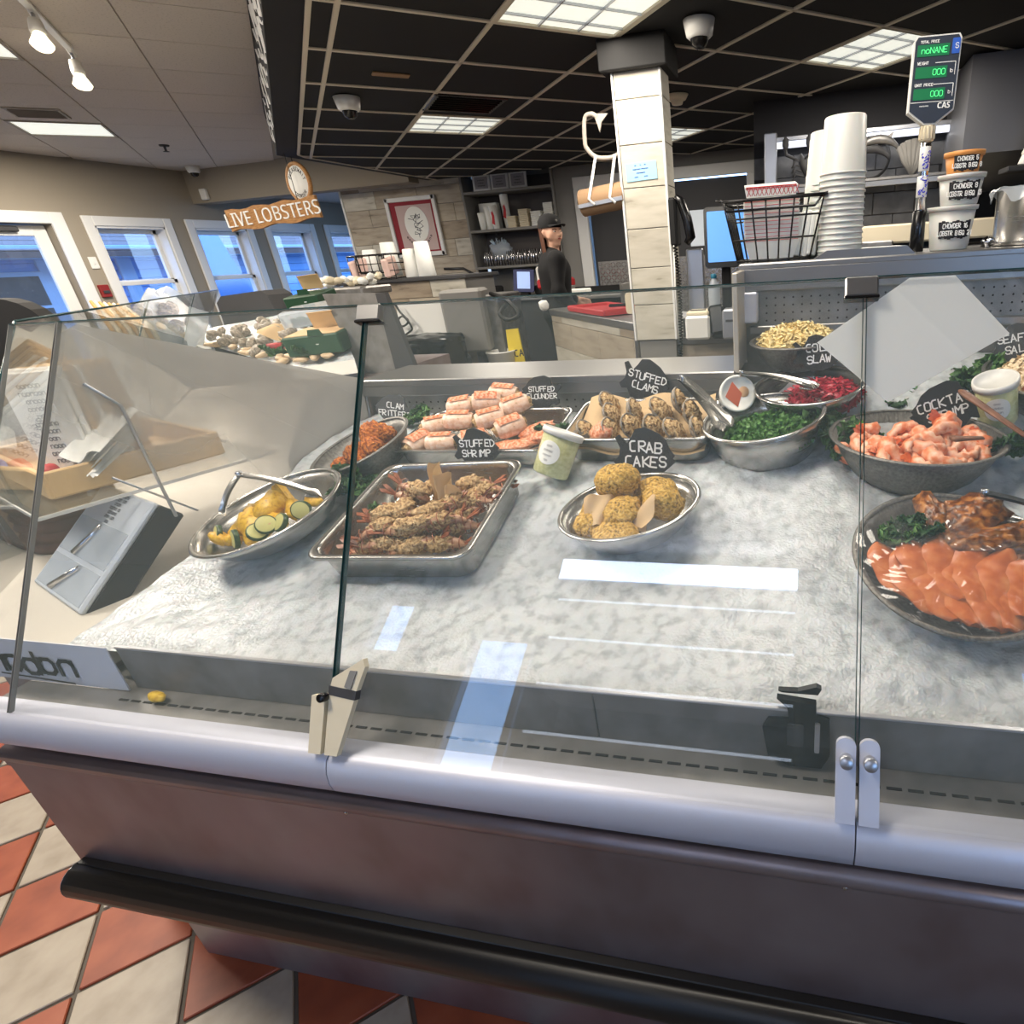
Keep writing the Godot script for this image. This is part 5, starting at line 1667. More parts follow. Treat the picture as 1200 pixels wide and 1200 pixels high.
		var plate := ms()
		var r0: float = w * 0.93
		var pts := []
		for k in 11:
			pts.append(-0.72 + k * 0.144)
		for k in 10:
			var wob := 0.002 * sin(k * 1.6)
			var a := Vector3(sin(pts[k]) * r0, q[1] * 0.46 - lh / 2 + wob, cos(pts[k]) * r0)
			var c := Vector3(sin(pts[k + 1]) * r0, q[1] * 0.46 - lh / 2 + wob, cos(pts[k + 1]) * r0)
			quad(plate, a, c, c + Vector3(0, lh, 0) + Vector3(c.x, 0, c.z) * 0.1, a + Vector3(0, lh, 0) + Vector3(a.x, 0, a.z) * 0.1)
		var lab := obj("chalk_label", plate, M.charcoal_board, t)
		obj("lettering", words(prices[i], lh * 0.25, lh * 0.43, 0.3, lh * 0.03, i), M.chalk, lab, Transform3D(Basis(Vector3.RIGHT, -0.1).scaled(Vector3(0.72, 1, 1)), Vector3(0, q[1] * 0.47, r0 * 1.115)))
		y += q[1] + 0.001
	var pail := thing("steel_pail", "steel pail lined with a clear plastic bag at the right end of the shelf", "pail", Vector3(0.545, top, -1.72))
	obj("body", lt([Vector2(0, 0), Vector2(0.088, 0), Vector2(0.092, 0.004), Vector2(0.088, 0.012), Vector2(0.092, 0.12), Vector2(0.096, 0.124), Vector2(0.089, 0.124), Vector2(0.085, 0.01), Vector2(0, 0.01)], 40), M.steel_bowl, pail)
	var liner := ms(true)
	sheet(liner, func(u: float, v: float) -> Vector3:
		var a := u * TAU
		var r := 0.093 + 0.014 * v + 0.006 * sin(a * 9) * v
		return Vector3(cos(a) * r, 0.128 + 0.014 * sin(a * 7 + 1) * v - 0.02 * v * v, sin(a) * r), 60, 5)
	obj("liner", liner, M.bag_plastic, pail)
	var foil := bl(Vector3(0.016, 0.011, 0.012), 0.6, 2.5, 4, 14)
	single("foil_ball", foil, M.chrome, "small crumpled ball of foil beside the steel pail", "foil", T(Vector3(0.42, top + 0.012, -1.62)))

func milky() -> StandardMaterial3D:
	var m := mat("milky_tub", C(206, 206, 201), 0.35)
	m.backlight_enabled = true
	m.backlight = C(110, 110, 106)
	m.subsurf_scatter_enabled = true
	m.subsurf_scatter_strength = 0.15
	return m

func scale_display(top: float) -> void:
	var t := thing("scale_display", "customer price display of a shop scale on a tall taped pole", "scale", Vector3(0.262, top, -1.64))
	var p := ms(true)
	cyl(p, Vector3(0, 0, 0), 0.017, 0.09, 20, Basis(), 0.0155)
	obj("pole_sleeve", p, M.black_gloss, t)
	p = ms(true)
	cyl(p, Vector3(0, 0.085, 0), 0.0115, 0.16, 20)
	obj("pole", p, M.chrome, t)
	for k in 2:
		p = ms(true)
		cyl(p, Vector3(0, [0.118, 0.172][k], 0), 0.0121, [0.045, 0.05][k], 20)
		var tape := obj("tape", p, M.white_plastic, t)
		var marks := ms()
		var r := RandomNumberGenerator.new()
		r.seed = k
		for i in 26:
			var a := r.randf_range(-0.9, 0.9)
			var yy: float = [0.12, 0.174][k] + r.randf() * 0.042
			tube(marks, [Vector3(sin(a) * 0.0125, yy, cos(a) * 0.0125), Vector3(sin(a + 0.3) * 0.0125, yy + r.randf_range(-0.004, 0.006), cos(a + 0.3) * 0.0125)], 0.0011, 4)
		obj("tape_print", marks, M.blue_ink, tape)
	p = ms(true)
	cyl(p, Vector3(0, 0.232, 0), 0.016, 0.03, 20)
	for i in 14:
		box(p, Vector3(sin(i * TAU / 14) * 0.0163, 0.248, cos(i * TAU / 14) * 0.0163), Vector3(0.003, 0.024, 0.003))
	obj("collar", p, M.cream, t)
	var hd := Node3D.new()
	put(hd, "display_head", t)
	hd.position = Vector3(0.0, 0.262, 0.004)
	hd.rotation_degrees = Vector3(-4, 2, -1.5)
	var shape := [Vector2(-0.012, 0), Vector2(0.012, 0), Vector2(0.049, 0.026), Vector2(0.049, 0.158), Vector2(0.044, 0.166), Vector2(-0.044, 0.166), Vector2(-0.049, 0.158), Vector2(-0.049, 0.026)]
	obj("rim", pz(shape, 0.02), M.white_plastic, hd)
	var inner := []
	for v in shape:
		inner.append(Vector2(v.x * 0.94, 0.083 + (v.y - 0.083) * 0.965))
	obj("face", pz(inner, 0.003, T(Vector3(0, 0, 0.0105))), mat("slate_face", C(50, 56, 68), 0.4), hd)
	var gl := glow("led_screen", C(8, 96, 56), 0.5)
	var gd := glow("led_digit", C(90, 240, 140), 0.9)
	var txt := ["noNANE", "000", "000"]
	for i in 3:
		var y: float = [0.138, 0.098, 0.058][i]
		obj("screen", pz(rrect(0.066, 0.021, 0.001), 0.001, T(Vector3(-0.008, y, 0.0124))), gl, hd)
		var s := ms()
		write(s, txt[i], 0.0105, T(Vector3(-0.006 if i == 0 else 0.008, y, 0.0132)), 0.0005)
		obj("digits", s, gd, hd)
	var lb := ms()
	write(lb, "TOTAL PRICE", 0.0042, T(Vector3(-0.016, 0.154, 0.0124)), 0.0005)
	write(lb, "WEIGHT", 0.0048, T(Vector3(-0.026, 0.1155, 0.0124)), 0.0006)
	write(lb, "UNIT PRICE", 0.0048, T(Vector3(-0.019, 0.0755, 0.0124)), 0.0006)
	write(lb, "Ib", 0.006, T(Vector3(0.034, 0.099, 0.0124)), 0.0005)
	write(lb, "b", 0.006, T(Vector3(0.034, 0.06, 0.0124)), 0.0005)
	for y in [0.115, 0.0755]:
		box(lb, Vector3(0.02, y, 0.0124), Vector3(0.042, 0.0012, 0.0006))
		box(lb, Vector3(0.041, y - 0.012, 0.0124), Vector3(0.0012, 0.024, 0.0006))
	box(lb, Vector3(0, 0.043, 0.0124), Vector3(0.09, 0.001, 0.0006))
	write(lb, "ooonoonoo", 0.0025, T(Vector3(-0.016, 0.036, 0.0124)), 0.0003)
	obj("lettering", lb, M.chalk, hd)
	var brand := type_mesh("CAS", 0.0155, ["Droid Sans"], 800, 0.0006)
	obj("logo", brand, M.chalk, hd, T(Vector3(0.026, 0.035, 0.0126)))
	obj("badge", pz(rrect(0.016, 0.028, 0.002), 0.001, T(Vector3(0.038, 0.143, 0.0124))), M.blue_plastic, hd)
	var five := ms()
	write(five, "S", 0.009, T(Vector3(0.04, 0.143, 0.0132)), 0.0007)
	obj("badge_mark", five, M.chalk, hd)

# ---------- the work area behind ----------
func back_room() -> void:
	swing_doors()
	shelf_unit()
	picture()
	prep_counters()
	hot_line()
	register_counter()
	kraft_roll()
	worker()

func swing_doors() -> void:
	var d := structure("door_2", null, null)
	for q in [[-2.72, -2.58, 0, 2.12], [-0.68, -0.55, 0, 2.12]]:
		obj("casing", sp(q[0], q[1], q[2], q[3], -7.38, -7.33, 0.006), M.white_trim, d)
	obj("casing", sp(-2.72, -0.55, 2.12, 2.24, -7.38, -7.33, 0.006), M.white_trim, d)
	for k in 2:
		var x0: float = [-2.57, -1.60][k]
		var x1: float = [-1.63, -0.69][k]
		var leaf := obj("leaf", sp(x0, x1, 0.03, 2.11, -7.46, -7.42, 0.004), M.dark_grey, d)
		var pl := obj("kick_plate", sp(x0 + 0.03, x1 - 0.03, 0.1, 1.32, -7.42, -7.414), M.steel_dull, leaf)
		var tread := ms()
		for i in 24:
			for j in 34:
				var s: float = 1.0 if (i + j) % 2 else -1.0
				box(tread, Vector3(x0 + 0.06 + i * 0.0355, 0.12 + j * 0.0355, -7.412), Vector3(0.034, 0.008, 0.005), Basis(Vector3.BACK, s * 0.78))
		obj("tread", tread, M.chrome, pl).set_meta("kind", "stuff")
		if k == 1:
			obj("port_window", sp(-1.36, -1.14, 1.42, 1.8, -7.425, -7.41, 0.004), glow("port_reflection", C(190, 196, 200), 0.5), leaf)  # pane glows in place of a bright reflection
		else:
			obj("door_handle", tb([Vector3(-1.72, 1.1, -7.41), Vector3(-1.72, 1.1, -7.36), Vector3(-1.72, 1.3, -7.36), Vector3(-1.72, 1.3, -7.41)], 0.012, 8), M.chrome, leaf)

func shelf_unit() -> void:
	var t := thing("shelf_unit", "tall grey shelf unit with three open bays on the back wall", "shelf", Vector3(-3.55, 1.32, -7.5))
	obj("side_panel", sp(-0.60, -0.57, 0, 1.03, -0.17, 0.19, 0.003), M.grey_paint, t)
	obj("side_panel", sp(0.57, 0.60, 0, 1.03, -0.17, 0.19, 0.003), M.grey_paint, t)
	obj("back_panel", sp(-0.6, 0.6, 0, 1.03, -0.18, -0.165), mat("shelf_back", C(84, 80, 80), 0.8), t)
	for y in [0.0, 0.42, 0.84]:
		obj("shelf", sp(-0.57, 0.57, y, y + 0.03, -0.165, 0.19, 0.003), M.grey_paint, t)
	var z := -7.38
	for i in 3:
		var f := thing("document_frame", ["left framed certificate on the top shelf", "middle framed certificate on the top shelf", "right framed certificate on the top shelf"][i], "picture frame", Vector3(-3.9 + i * 0.24, 2.19, z), "framed certificates on the top shelf")
		f.rotation.x = -0.12
		obj("frame", pz(rrect(0.225, 0.19, 0.004), 0.016, T(Vector3(0, 0.095, 0))), M.white_trim, f)
		obj("sheet", pz(rrect(0.17, 0.13, 0.002), 0.002, T(Vector3(0, 0.09, 0.009))), mat("print_grey", C(150, 148, 154), 0.7), f)
		var w := ms()
		for k in 3:
			write(w, ["onoanono", "noanon", "oonaonoa"][k], 0.014, T(Vector3(0, 0.12 - k * 0.03, 0.0104)), 0.0012)
		obj("print", w, M.ink, f)
	var kinds := [[-3.97, 0.19, 0], [-3.87, 0.25, 0], [-3.79, 0.26, 1], [-3.68, 0.38, 1], [-3.92, 0.3, 2]]
	var said := ["stack of white cups at the left of the middle shelf", "tall stack of white cups on the middle shelf", "leaning tube of red-printed white cups on the middle shelf", "red-and-white cup tube standing high at the back of the middle shelf", "large white box behind the cup stacks"]
	for i in 5:
		var q = kinds[i]
		var at := Vector3(q[0], 1.77, z - (0.1 if i > 2 else 0.0))
		if q[2] == 2:
			single("white_box", bx(Vector3(0.24, q[1], 0.1), 0.004), M.white_paper, said[i], "box", T(at + Vector3(0, q[1] / 2, -0.04)))
			continue
		var c := thing("cup_stack", said[i], "cups", at, "cup stacks on the middle shelf")
		c.rotation.z = [0.0, 0.0, 0.09, 0.02][i]
		obj("cups", lt([Vector2(0, 0), Vector2(0.036, 0), Vector2(0.044, 0.1), Vector2(0.05, q[1] - 0.006), Vector2(0.05, q[1]), Vector2(0, q[1])], 20), M.white_paper, c)
		if q[2] == 1:
			var pr := ms()
			prism(pr, [Vector2(-0.022, -0.08), Vector2(0.012, -0.1), Vector2(0.024, 0.0), Vector2(0.01, 0.08), Vector2(-0.014, 0.09), Vector2(-0.006, 0.0)], 0.004, T(Vector3(0, q[1] * 0.55, 0.048), -4))
			obj("print", pr, M.red_ink, c)
	for i in 4:
		var w: float = [0.11, 0.12, 0.13, 0.12][i]
		var h: float = [0.13, 0.2, 0.16, 0.24][i]
		var nap := thing("napkin_stack", ["low stack of cream napkins right of the cup tubes", "taller stack of cream napkins on the middle shelf", "stack of white napkins at the right of the middle shelf", "white dispenser at the right end of the middle shelf"][i], "napkins", Vector3(-3.56 + i * 0.165, 1.77, z), "napkin stacks")
		var s := ms()
		var lay := int(h / 0.016)
		for k in lay:
			box(s, Vector3(0.002 * (k % 3), 0.008 + k * 0.016, 0.002 * (k % 2)), Vector3(w, 0.014, w), Basis(), 0.003)
		obj("napkins", s, M.cream if i < 2 else M.white_paper, nap)
	# lower bay: crackers for lobster shells in a row, bagged forks above them
	var proto := thing("shell_cracker", "steel shell cracker standing in the long row on the lowest shelf", "cracker", Vector3.ZERO, "row of shell crackers on the lowest shelf")
	obj("handle", tb([Vector3(-0.012, 0, 0), Vector3(-0.014, 0.08, 0), Vector3(-0.004, 0.17, 0)], [0.006, 0.0075, 0.005], 8), M.chrome, proto)
	obj("handle", tb([Vector3(0.012, 0, 0), Vector3(0.014, 0.08, 0), Vector3(0.004, 0.17, 0)], [0.006, 0.0075, 0.005], 8), M.steel_dull, proto)
	for i in 22:
		var o: Node3D = proto if i == 0 else copy(proto, "shell_cracker", "steel shell cracker standing in the long row on the lowest shelf")
		o.transform = T(Vector3(-4.02 + i * 0.038, 1.35, z + 0.02), 0, 10 * (i % 5), -4 + 3 * (i % 4))
	var bag := thing("fork_bag", "clear plastic bag of small metal forks above the row of crackers", "bag", Vector3(-3.8, 1.53, z - 0.02))
	var r := RandomNumberGenerator.new()
	r.seed = 6
	var fk := ms(true)
	for i in 26:
		var a := r.randf_range(-0.8, 0.8)
		tube(fk, [Vector3(sin(a) * 0.02, 0, 0.02 * r.randf()), Vector3(sin(a) * 0.15, 0.05 + 0.1 * cos(a) * r.randf_range(0.6, 1.0), 0.05 * r.randf())], 0.006, 6)
	obj("forks", fk, mat("fork_metal", C(150, 166, 178), 0.3, 0.7), bag)
	obj("bag_film", bl(Vector3(0.15, 0.11, 0.06), 0.3, 2.0, 3), M.bag_plastic, bag)
	var hk := thing("hanging_chain", "short dark chain hanging from the middle shelf above the fork bag", "chain", Vector3(-3.78, 1.62, z + 0.06))
	for k in 5:
		obj("link", lt([Vector2(0.010, -0.003), Vector2(0.014, 0), Vector2(0.010, 0.003)], 12, T(Vector3(0, k * 0.03, 0), 90, 90 * k, 0)), M.dark_grey, hk)
	single("red_tub", bx(Vector3(0.1, 0.16, 0.1), 0.01), M.red_plastic, "dark red tub on the lowest shelf beside the worker", "tub", T(Vector3(-3.13, 1.43, z)))

func picture() -> void:
	var t := thing("framed_picture", "white-framed picture with red border and an oval line drawing on the plank wall", "picture", Vector3(-4.88, 1.865, -7.325))
	for q in [[-0.33, 0, 0.05, 0.68], [0.33, 0, 0.05, 0.68], [0, 0.315, 0.7, 0.05], [0, -0.315, 0.7, 0.05]]:
		obj("frame", bx(Vector3(q[2], q[3], 0.035), 0.006, Vector3(q[0], q[1], 0)), M.white_trim, t)
	obj("mat_board", bx(Vector3(0.62, 0.6, 0.006), 0.0, Vector3(0, 0, -0.006)), mat("deep_red", C(140, 22, 40), 0.7), t)
	obj("print", bx(Vector3(0.5, 0.52, 0.004), 0.0, Vector3(0.025, -0.012, -0.001)), mat("dusty_pink", C(196, 172, 168), 0.8), t)
	var ov := ms()
	var el := []
	for k in 36:
		el.append(Vector2(cos(k * TAU / 36) * 0.165, sin(k * TAU / 36) * 0.2))
	prism(ov, el, 0.003, T(Vector3(0.03, 0.03, 0.003)))
	obj("oval", ov, M.white_paper, t)
	var dr := ms()
	var r := RandomNumberGenerator.new()
	r.seed = 9
	var last := Vector3(0.03, 0.12, 0.006)
	for i in 46:
		var nx := Vector3(0.03 + 0.1 * sin(i * 0.9) * r.randf(), 0.14 - i * 0.0055 + r.randf_range(-0.03, 0.03), 0.006)
		tube(dr, [last, nx], 0.0028, 4)
		last = nx
	tube(dr, [Vector3(-0.07, 0.1, 0.006), Vector3(0.0, 0.08, 0.006), Vector3(0.05, 0.15, 0.006)], 0.004, 4)
	obj("drawing", dr, M.grey_ink, t)
	var cap := ms()
	for i in 13:
		var a := -2.5 + i * 0.155
		write(cap, "onaoinaoboana"[i], 0.024, Transform3D(Basis(Vector3.BACK, a + PI / 2), Vector3(0.03 + cos(a) * 0.205, 0.04 + sin(a) * 0.25, 0.004)), 0.003)
	obj("caption", cap, M.ink, t)

func prep_counters() -> void:
	# steel work table below the shelf unit
	var ct := thing("work_table", "long dark steel work counter along the back wall under the shelves", "counter", Vector3(-3.9, 0, -6.75))
	obj("top", sp(-1.2, 1.15, 0.98, 1.02, -0.5, 0.35, 0.004), M.steel_dull, ct)
	obj("body", sp(-1.18, 1.13, 0.1, 0.98, -0.5, 0.3, 0.004), M.dark_grey, ct)
	var tb_ := thing("tablet", "small dark tablet with a pale screen standing on the back work counter", "tablet", Vector3(-3.15, 1.025, -6.5))
	tb_.rotation_degrees = Vector3(-12, 6, -4)
	obj("case", pz(rrect(0.24, 0.24, 0.02), 0.02, T(Vector3(0, 0.16, 0))), mat("navy_case", C(28, 38, 92), 0.5), tb_)
	obj("screen", pz(rrect(0.15, 0.18, 0.004), 0.003, T(Vector3(0.0, 0.165, 0.0115))), glow("tablet_screen", C(150, 172, 214), 0.7), tb_)
	obj("stand", bx(Vector3(0.1, 0.1, 0.08), 0.01, Vector3(0, 0.05, -0.05)), M.black_matt, tb_)
	for i in 7:
		var q = [[-4.75, 0.18, 0.1], [-4.55, 0.12, 0.2], [-4.1, 0.1, 0.24], [-3.8, 0.16, 0.12], [-3.55, 0.12, 0.16], [-2.98, 0.1, 0.1], [-4.35, 0.2, 0.08]][i]
		single("black_case", bx(Vector3(q[2], q[1], 0.14), 0.015), M.black_matt, "dark box among the clutter on the back work counter", "box", T(Vector3(q[0], 1.025 + q[1] / 2, -6.6), 0, 12 * i), "dark clutter on the back counter")
	var rk := thing("wall_rack", "black metal rack with an upright bar on the back counter", "rack", Vector3(-4.3, 1.02, -6.45))
	obj("rail", bx(Vector3(1.1, 0.03, 0.03), 0.004, Vector3(-0.25, 0.25, 0)), M.black_matt, rk)
	obj("upright", bx(Vector3(0.05, 0.36, 0.05), 0.004, Vector3(0.1, 0.18, 0)), M.black_matt, rk)
	obj("upright", bx(Vector3(0.04, 0.25, 0.04), 0.004, Vector3(-0.7, 0.125, 0)), M.black_matt, rk)
	obj("hose", tb([Vector3(0.25, 0.34, 0), Vector3(0.5, 0.33, 0.02), Vector3(0.7, 0.22, 0.03), Vector3(0.8, 0.0, 0.04)], 0.015, 8), M.rubber, rk)
	# clad counter at the end of the wing with a basket on it
	var cl := thing("clad_counter", "tile-clad counter end under the wire basket of white boxes", "counter", Vector3(-3.5, 0, -4.9))
	obj("core", sp(-0.62, 0.6, 0, 1.28, -0.5, 0.0), M.grey_paint, cl)
	clad(cl, Vector3(-0.62, 0.5, 0.0), Basis(), 1.22, 0.78, 0.16, 0.44, 15)
	obj("top", sp(-0.66, 0.64, 1.28, 1.31, -0.54, 0.05, 0.004), M.dark_grey, cl)
	var b := thing("wire_basket", "black wire basket holding white takeout boxes left of the picture wall", "basket", Vector3(-3.74, 1.31, -4.98))
	var s := ms(true)
	for y in [0.01, 0.07, 0.13, 0.2]:
		tube(s, [Vector3(-0.22, y, 0.14), Vector3(0.22, y, 0.14), Vector3(0.22, y, -0.14), Vector3(-0.22, y, -0.14), Vector3(-0.22, y, 0.14)], 0.004 if y < 0.19 else 0.008, 6)
	for i in 7:
		tube(s, [Vector3(-0.22 + i * 0.0733, 0, 0.14), Vector3(-0.22 + i * 0.0733, 0.2, 0.14)], 0.004, 6)
	tube(s, [Vector3(-0.13, 0.2, 0.145), Vector3(-0.11, 0.06, 0.15), Vector3(0.12, 0.06, 0.15), Vector3(0.14, 0.2, 0.145)], 0.009, 8)
	obj("wires", s, M.black_gloss, b)
	for i in 6:
		var cup := ms(true)
		cyl(cup, Vector3.ZERO, 0.075, 0.03 + 0.25 * (0.8 + 0.2 * (i % 2)), 20, Basis(), 0.06)
		var at := Vector3([-3.86, -3.68, -3.43, -3.29, -3.9, -3.6][i], 1.312 if i in [2, 3] else 1.33, [-5.02, -5.04, -4.98, -4.96, -4.9, -4.9][i])
		if i > 3:
			single("takeout_bundle", bx(Vector3(0.2, 0.15, 0.05), 0.012), mat("pink_paper", C(222, 190, 180), 0.8) if not M.has("pink_paper") else M.pink_paper, "pale pink paper bundle in the front of the far wire basket", "paper", T(at + Vector3(0, 0.08, 0), 0, 20 * i, 10), "paper bundles in the far basket")
		else:
			single("cup_stack", cup, M.white_paper, ["stack of white cups standing in the far wire basket, left one", "stack of white cups standing in the far wire basket, right one", "stack of white cups just right of the far wire basket", "stack of white cups nearest the framed picture"][i], "cups", T(at))
	# bins, boxes and shelves seen over the sill
	single("white_board", bx(Vector3(0.5, 0.44, 0.02), 0.006), M.white_plastic, "white panel leaning behind the black bin, a cable hanging over it", "panel", T(Vector3(-3.2, 0.9, -4.62), -6, 0, -2))
	single("power_cable", tb(curve([Vector3(-3.4, 1.12, -4.57), Vector3(-3.36, 1.05, -4.56), Vector3(-3.30, 0.98, -4.55), Vector3(-3.36, 0.94, -4.55), Vector3(-3.41, 0.97, -4.55), Vector3(-3.34, 1.02, -4.55), Vector3(-3.28, 0.92, -4.55), Vector3(-3.36, 0.86, -4.55), Vector3(-3.3, 0.78, -4.54)]), 0.009, 6), M.black_gloss, "tangled black cable hanging over the white panel", "cable")
	var bin := thing("waste_bin", "grey bin with a black liner pulled over its rim behind the case", "bin", Vector3(-3.05, 0, -4.35))
	obj("body", bx(Vector3(0.56, 0.7, 0.42), 0.03, Vector3(0, 0.35, 0)), M.dark_grey, bin)
	var lin := ms(true)
	sheet(lin, func(u: float, v: float) -> Vector3:
		var a := u * TAU
		var k := 0.31 + 0.02 * sin(a * 9 + v * 3) * v
		return Vector3(cos(a) * k * 1.05, 0.86 - 0.28 * v + 0.014 * sin(a * 6), sin(a) * k * 0.8), 60, 6)
	var bagm := obj("liner", lin, M.black_gloss, bin)
	obj("liner_top", bl(Vector3(0.32, 0.06, 0.25), 0.25, 2.5, 4), M.black_gloss, bin).position = Vector3(0, 0.83, 0)
	single("steel_cabinet", sp(-2.85, -2.56, 0.1, 1.14, -5.2, -4.75, 0.01), M.steel_dull, "grey steel cabinet between the bin and the small shelves", "cabinet")
	single("steel_bin", bx(Vector3(0.34, 0.5, 0.3), 0.02), M.grey_paint, "pale grey box standing left of the small shelves", "box", T(Vector3(-2.82, 0.95, -4.7), 0, 16))
	single("water_hose", tb(curve([Vector3(-2.6, 1.15, -4.74), Vector3(-2.4, 1.1, -4.62), Vector3(-2.3, 0.99, -4.58), Vector3(-2.4, 0.95, -4.58), Vector3(-2.46, 0.99, -4.58), Vector3(-2.44, 1.04, -4.6), Vector3(-2.36, 1.12, -4.66)]), 0.018, 10), M.rubber, "looped dark hose hanging beside the small shelves", "hose")
	var su := thing("small_shelves", "low grey shelf rack of cleaning supplies behind the worker", "shelf", Vector3(-2.1, 0, -6.0))
	for x in [-0.32, 0.32]:
		obj("side_panel", sp(x - 0.015, x + 0.015, 0, 1.12, -0.2, 0.2, 0.003), M.grey_paint, su)
	for y in [0.1, 0.42, 0.72, 1.0]:
		obj("shelf", sp(-0.31, 0.31, y, y + 0.025, -0.2, 0.2, 0.003), M.grey_paint, su)
	obj("back_panel", sp(-0.31, 0.31, 0.1, 1.1, -0.2, -0.19), M.black_matt, su)
	single("blue_bag", bl(Vector3(0.16, 0.06, 0.1), 0.35, 2.2, 3), M.blue_plastic, "crumpled blue bag on the low shelf rack", "bag", T(Vector3(-2.15, 0.80, -5.9)))
	single("red_box", bx(Vector3(0.22, 0.14, 0.16), 0.02), M.red_plastic, "red box on the bottom of the low shelf rack", "box", T(Vector3(-1.93, 0.53, -5.9)))
	single("rag_pile", bl(Vector3(0.12, 0.08, 0.1), 0.4, 2.0, 8), M.white_paper, "heap of pale rags on the low shelf rack", "rags", T(Vector3(-2.25, 0.52, -5.9)))
	single("paper_stack", bx(Vector3(0.2, 0.07, 0.16), 0.01), M.white_paper, "small white box on the upper part of the low shelf rack", "box", T(Vector3(-2.25, 1.06, -5.9)))
	var ws := thing("floor_sign", "yellow folding wet-floor sign leaning by the low shelf rack", "sign", Vector3(-2.4, 0.25, -4.62))
	ws.rotation_degrees = Vector3(-8, 0, 4)
	obj("panel", pz([Vector2(-0.085, 0), Vector2(0.085, 0), Vector2(0.055, 0.62), Vector2(-0.055, 0.62)], 0.018), M.yellow_plastic, ws)
	var cw := ms()
	write(cw, "CA", 0.05, T(Vector3(0.03, 0.42, 0.0105)), 0.005)
	write(cw, "WET", 0.035, T(Vector3(0, 0.28, 0.0105)), 0.004)
	obj("lettering", cw, M.ink, ws)
	var bk := ms(true)
	lathe(bk, [Vector2(0, 0), Vector2(0.1, 0), Vector2(0.12, 0.26), Vector2(0.128, 0.262), Vector2(0.128, 0.275), Vector2(0.115, 0.275), Vector2(0.1, 0.02), Vector2(0, 0.02)], 24)
	single("white_bucket", bk, M.white_plastic, "white plastic bucket on the floor left of the yellow sign", "bucket", T(Vector3(-2.56, 0.42, -4.66)))
	single("crate", sp(-2.7, -2.4, 0, 0.42, -4.85, -4.5, 0.01), M.dark_grey, "dark crate under the white bucket", "crate")
	single("red_till", bx(Vector3(0.34, 0.1, 0.3), 0.02), M.red_plastic, "red tray-like box on the counter behind the worker", "box", T(Vector3(-2.72, 1.14, -6.45)))
	single("paper_roll", bx(Vector3(0.14, 0.16, 0.12), 0.02), M.white_paper, "white paper bundle on the counter right of the worker", "paper", T(Vector3(-2.83, 1.24, -6.4)))

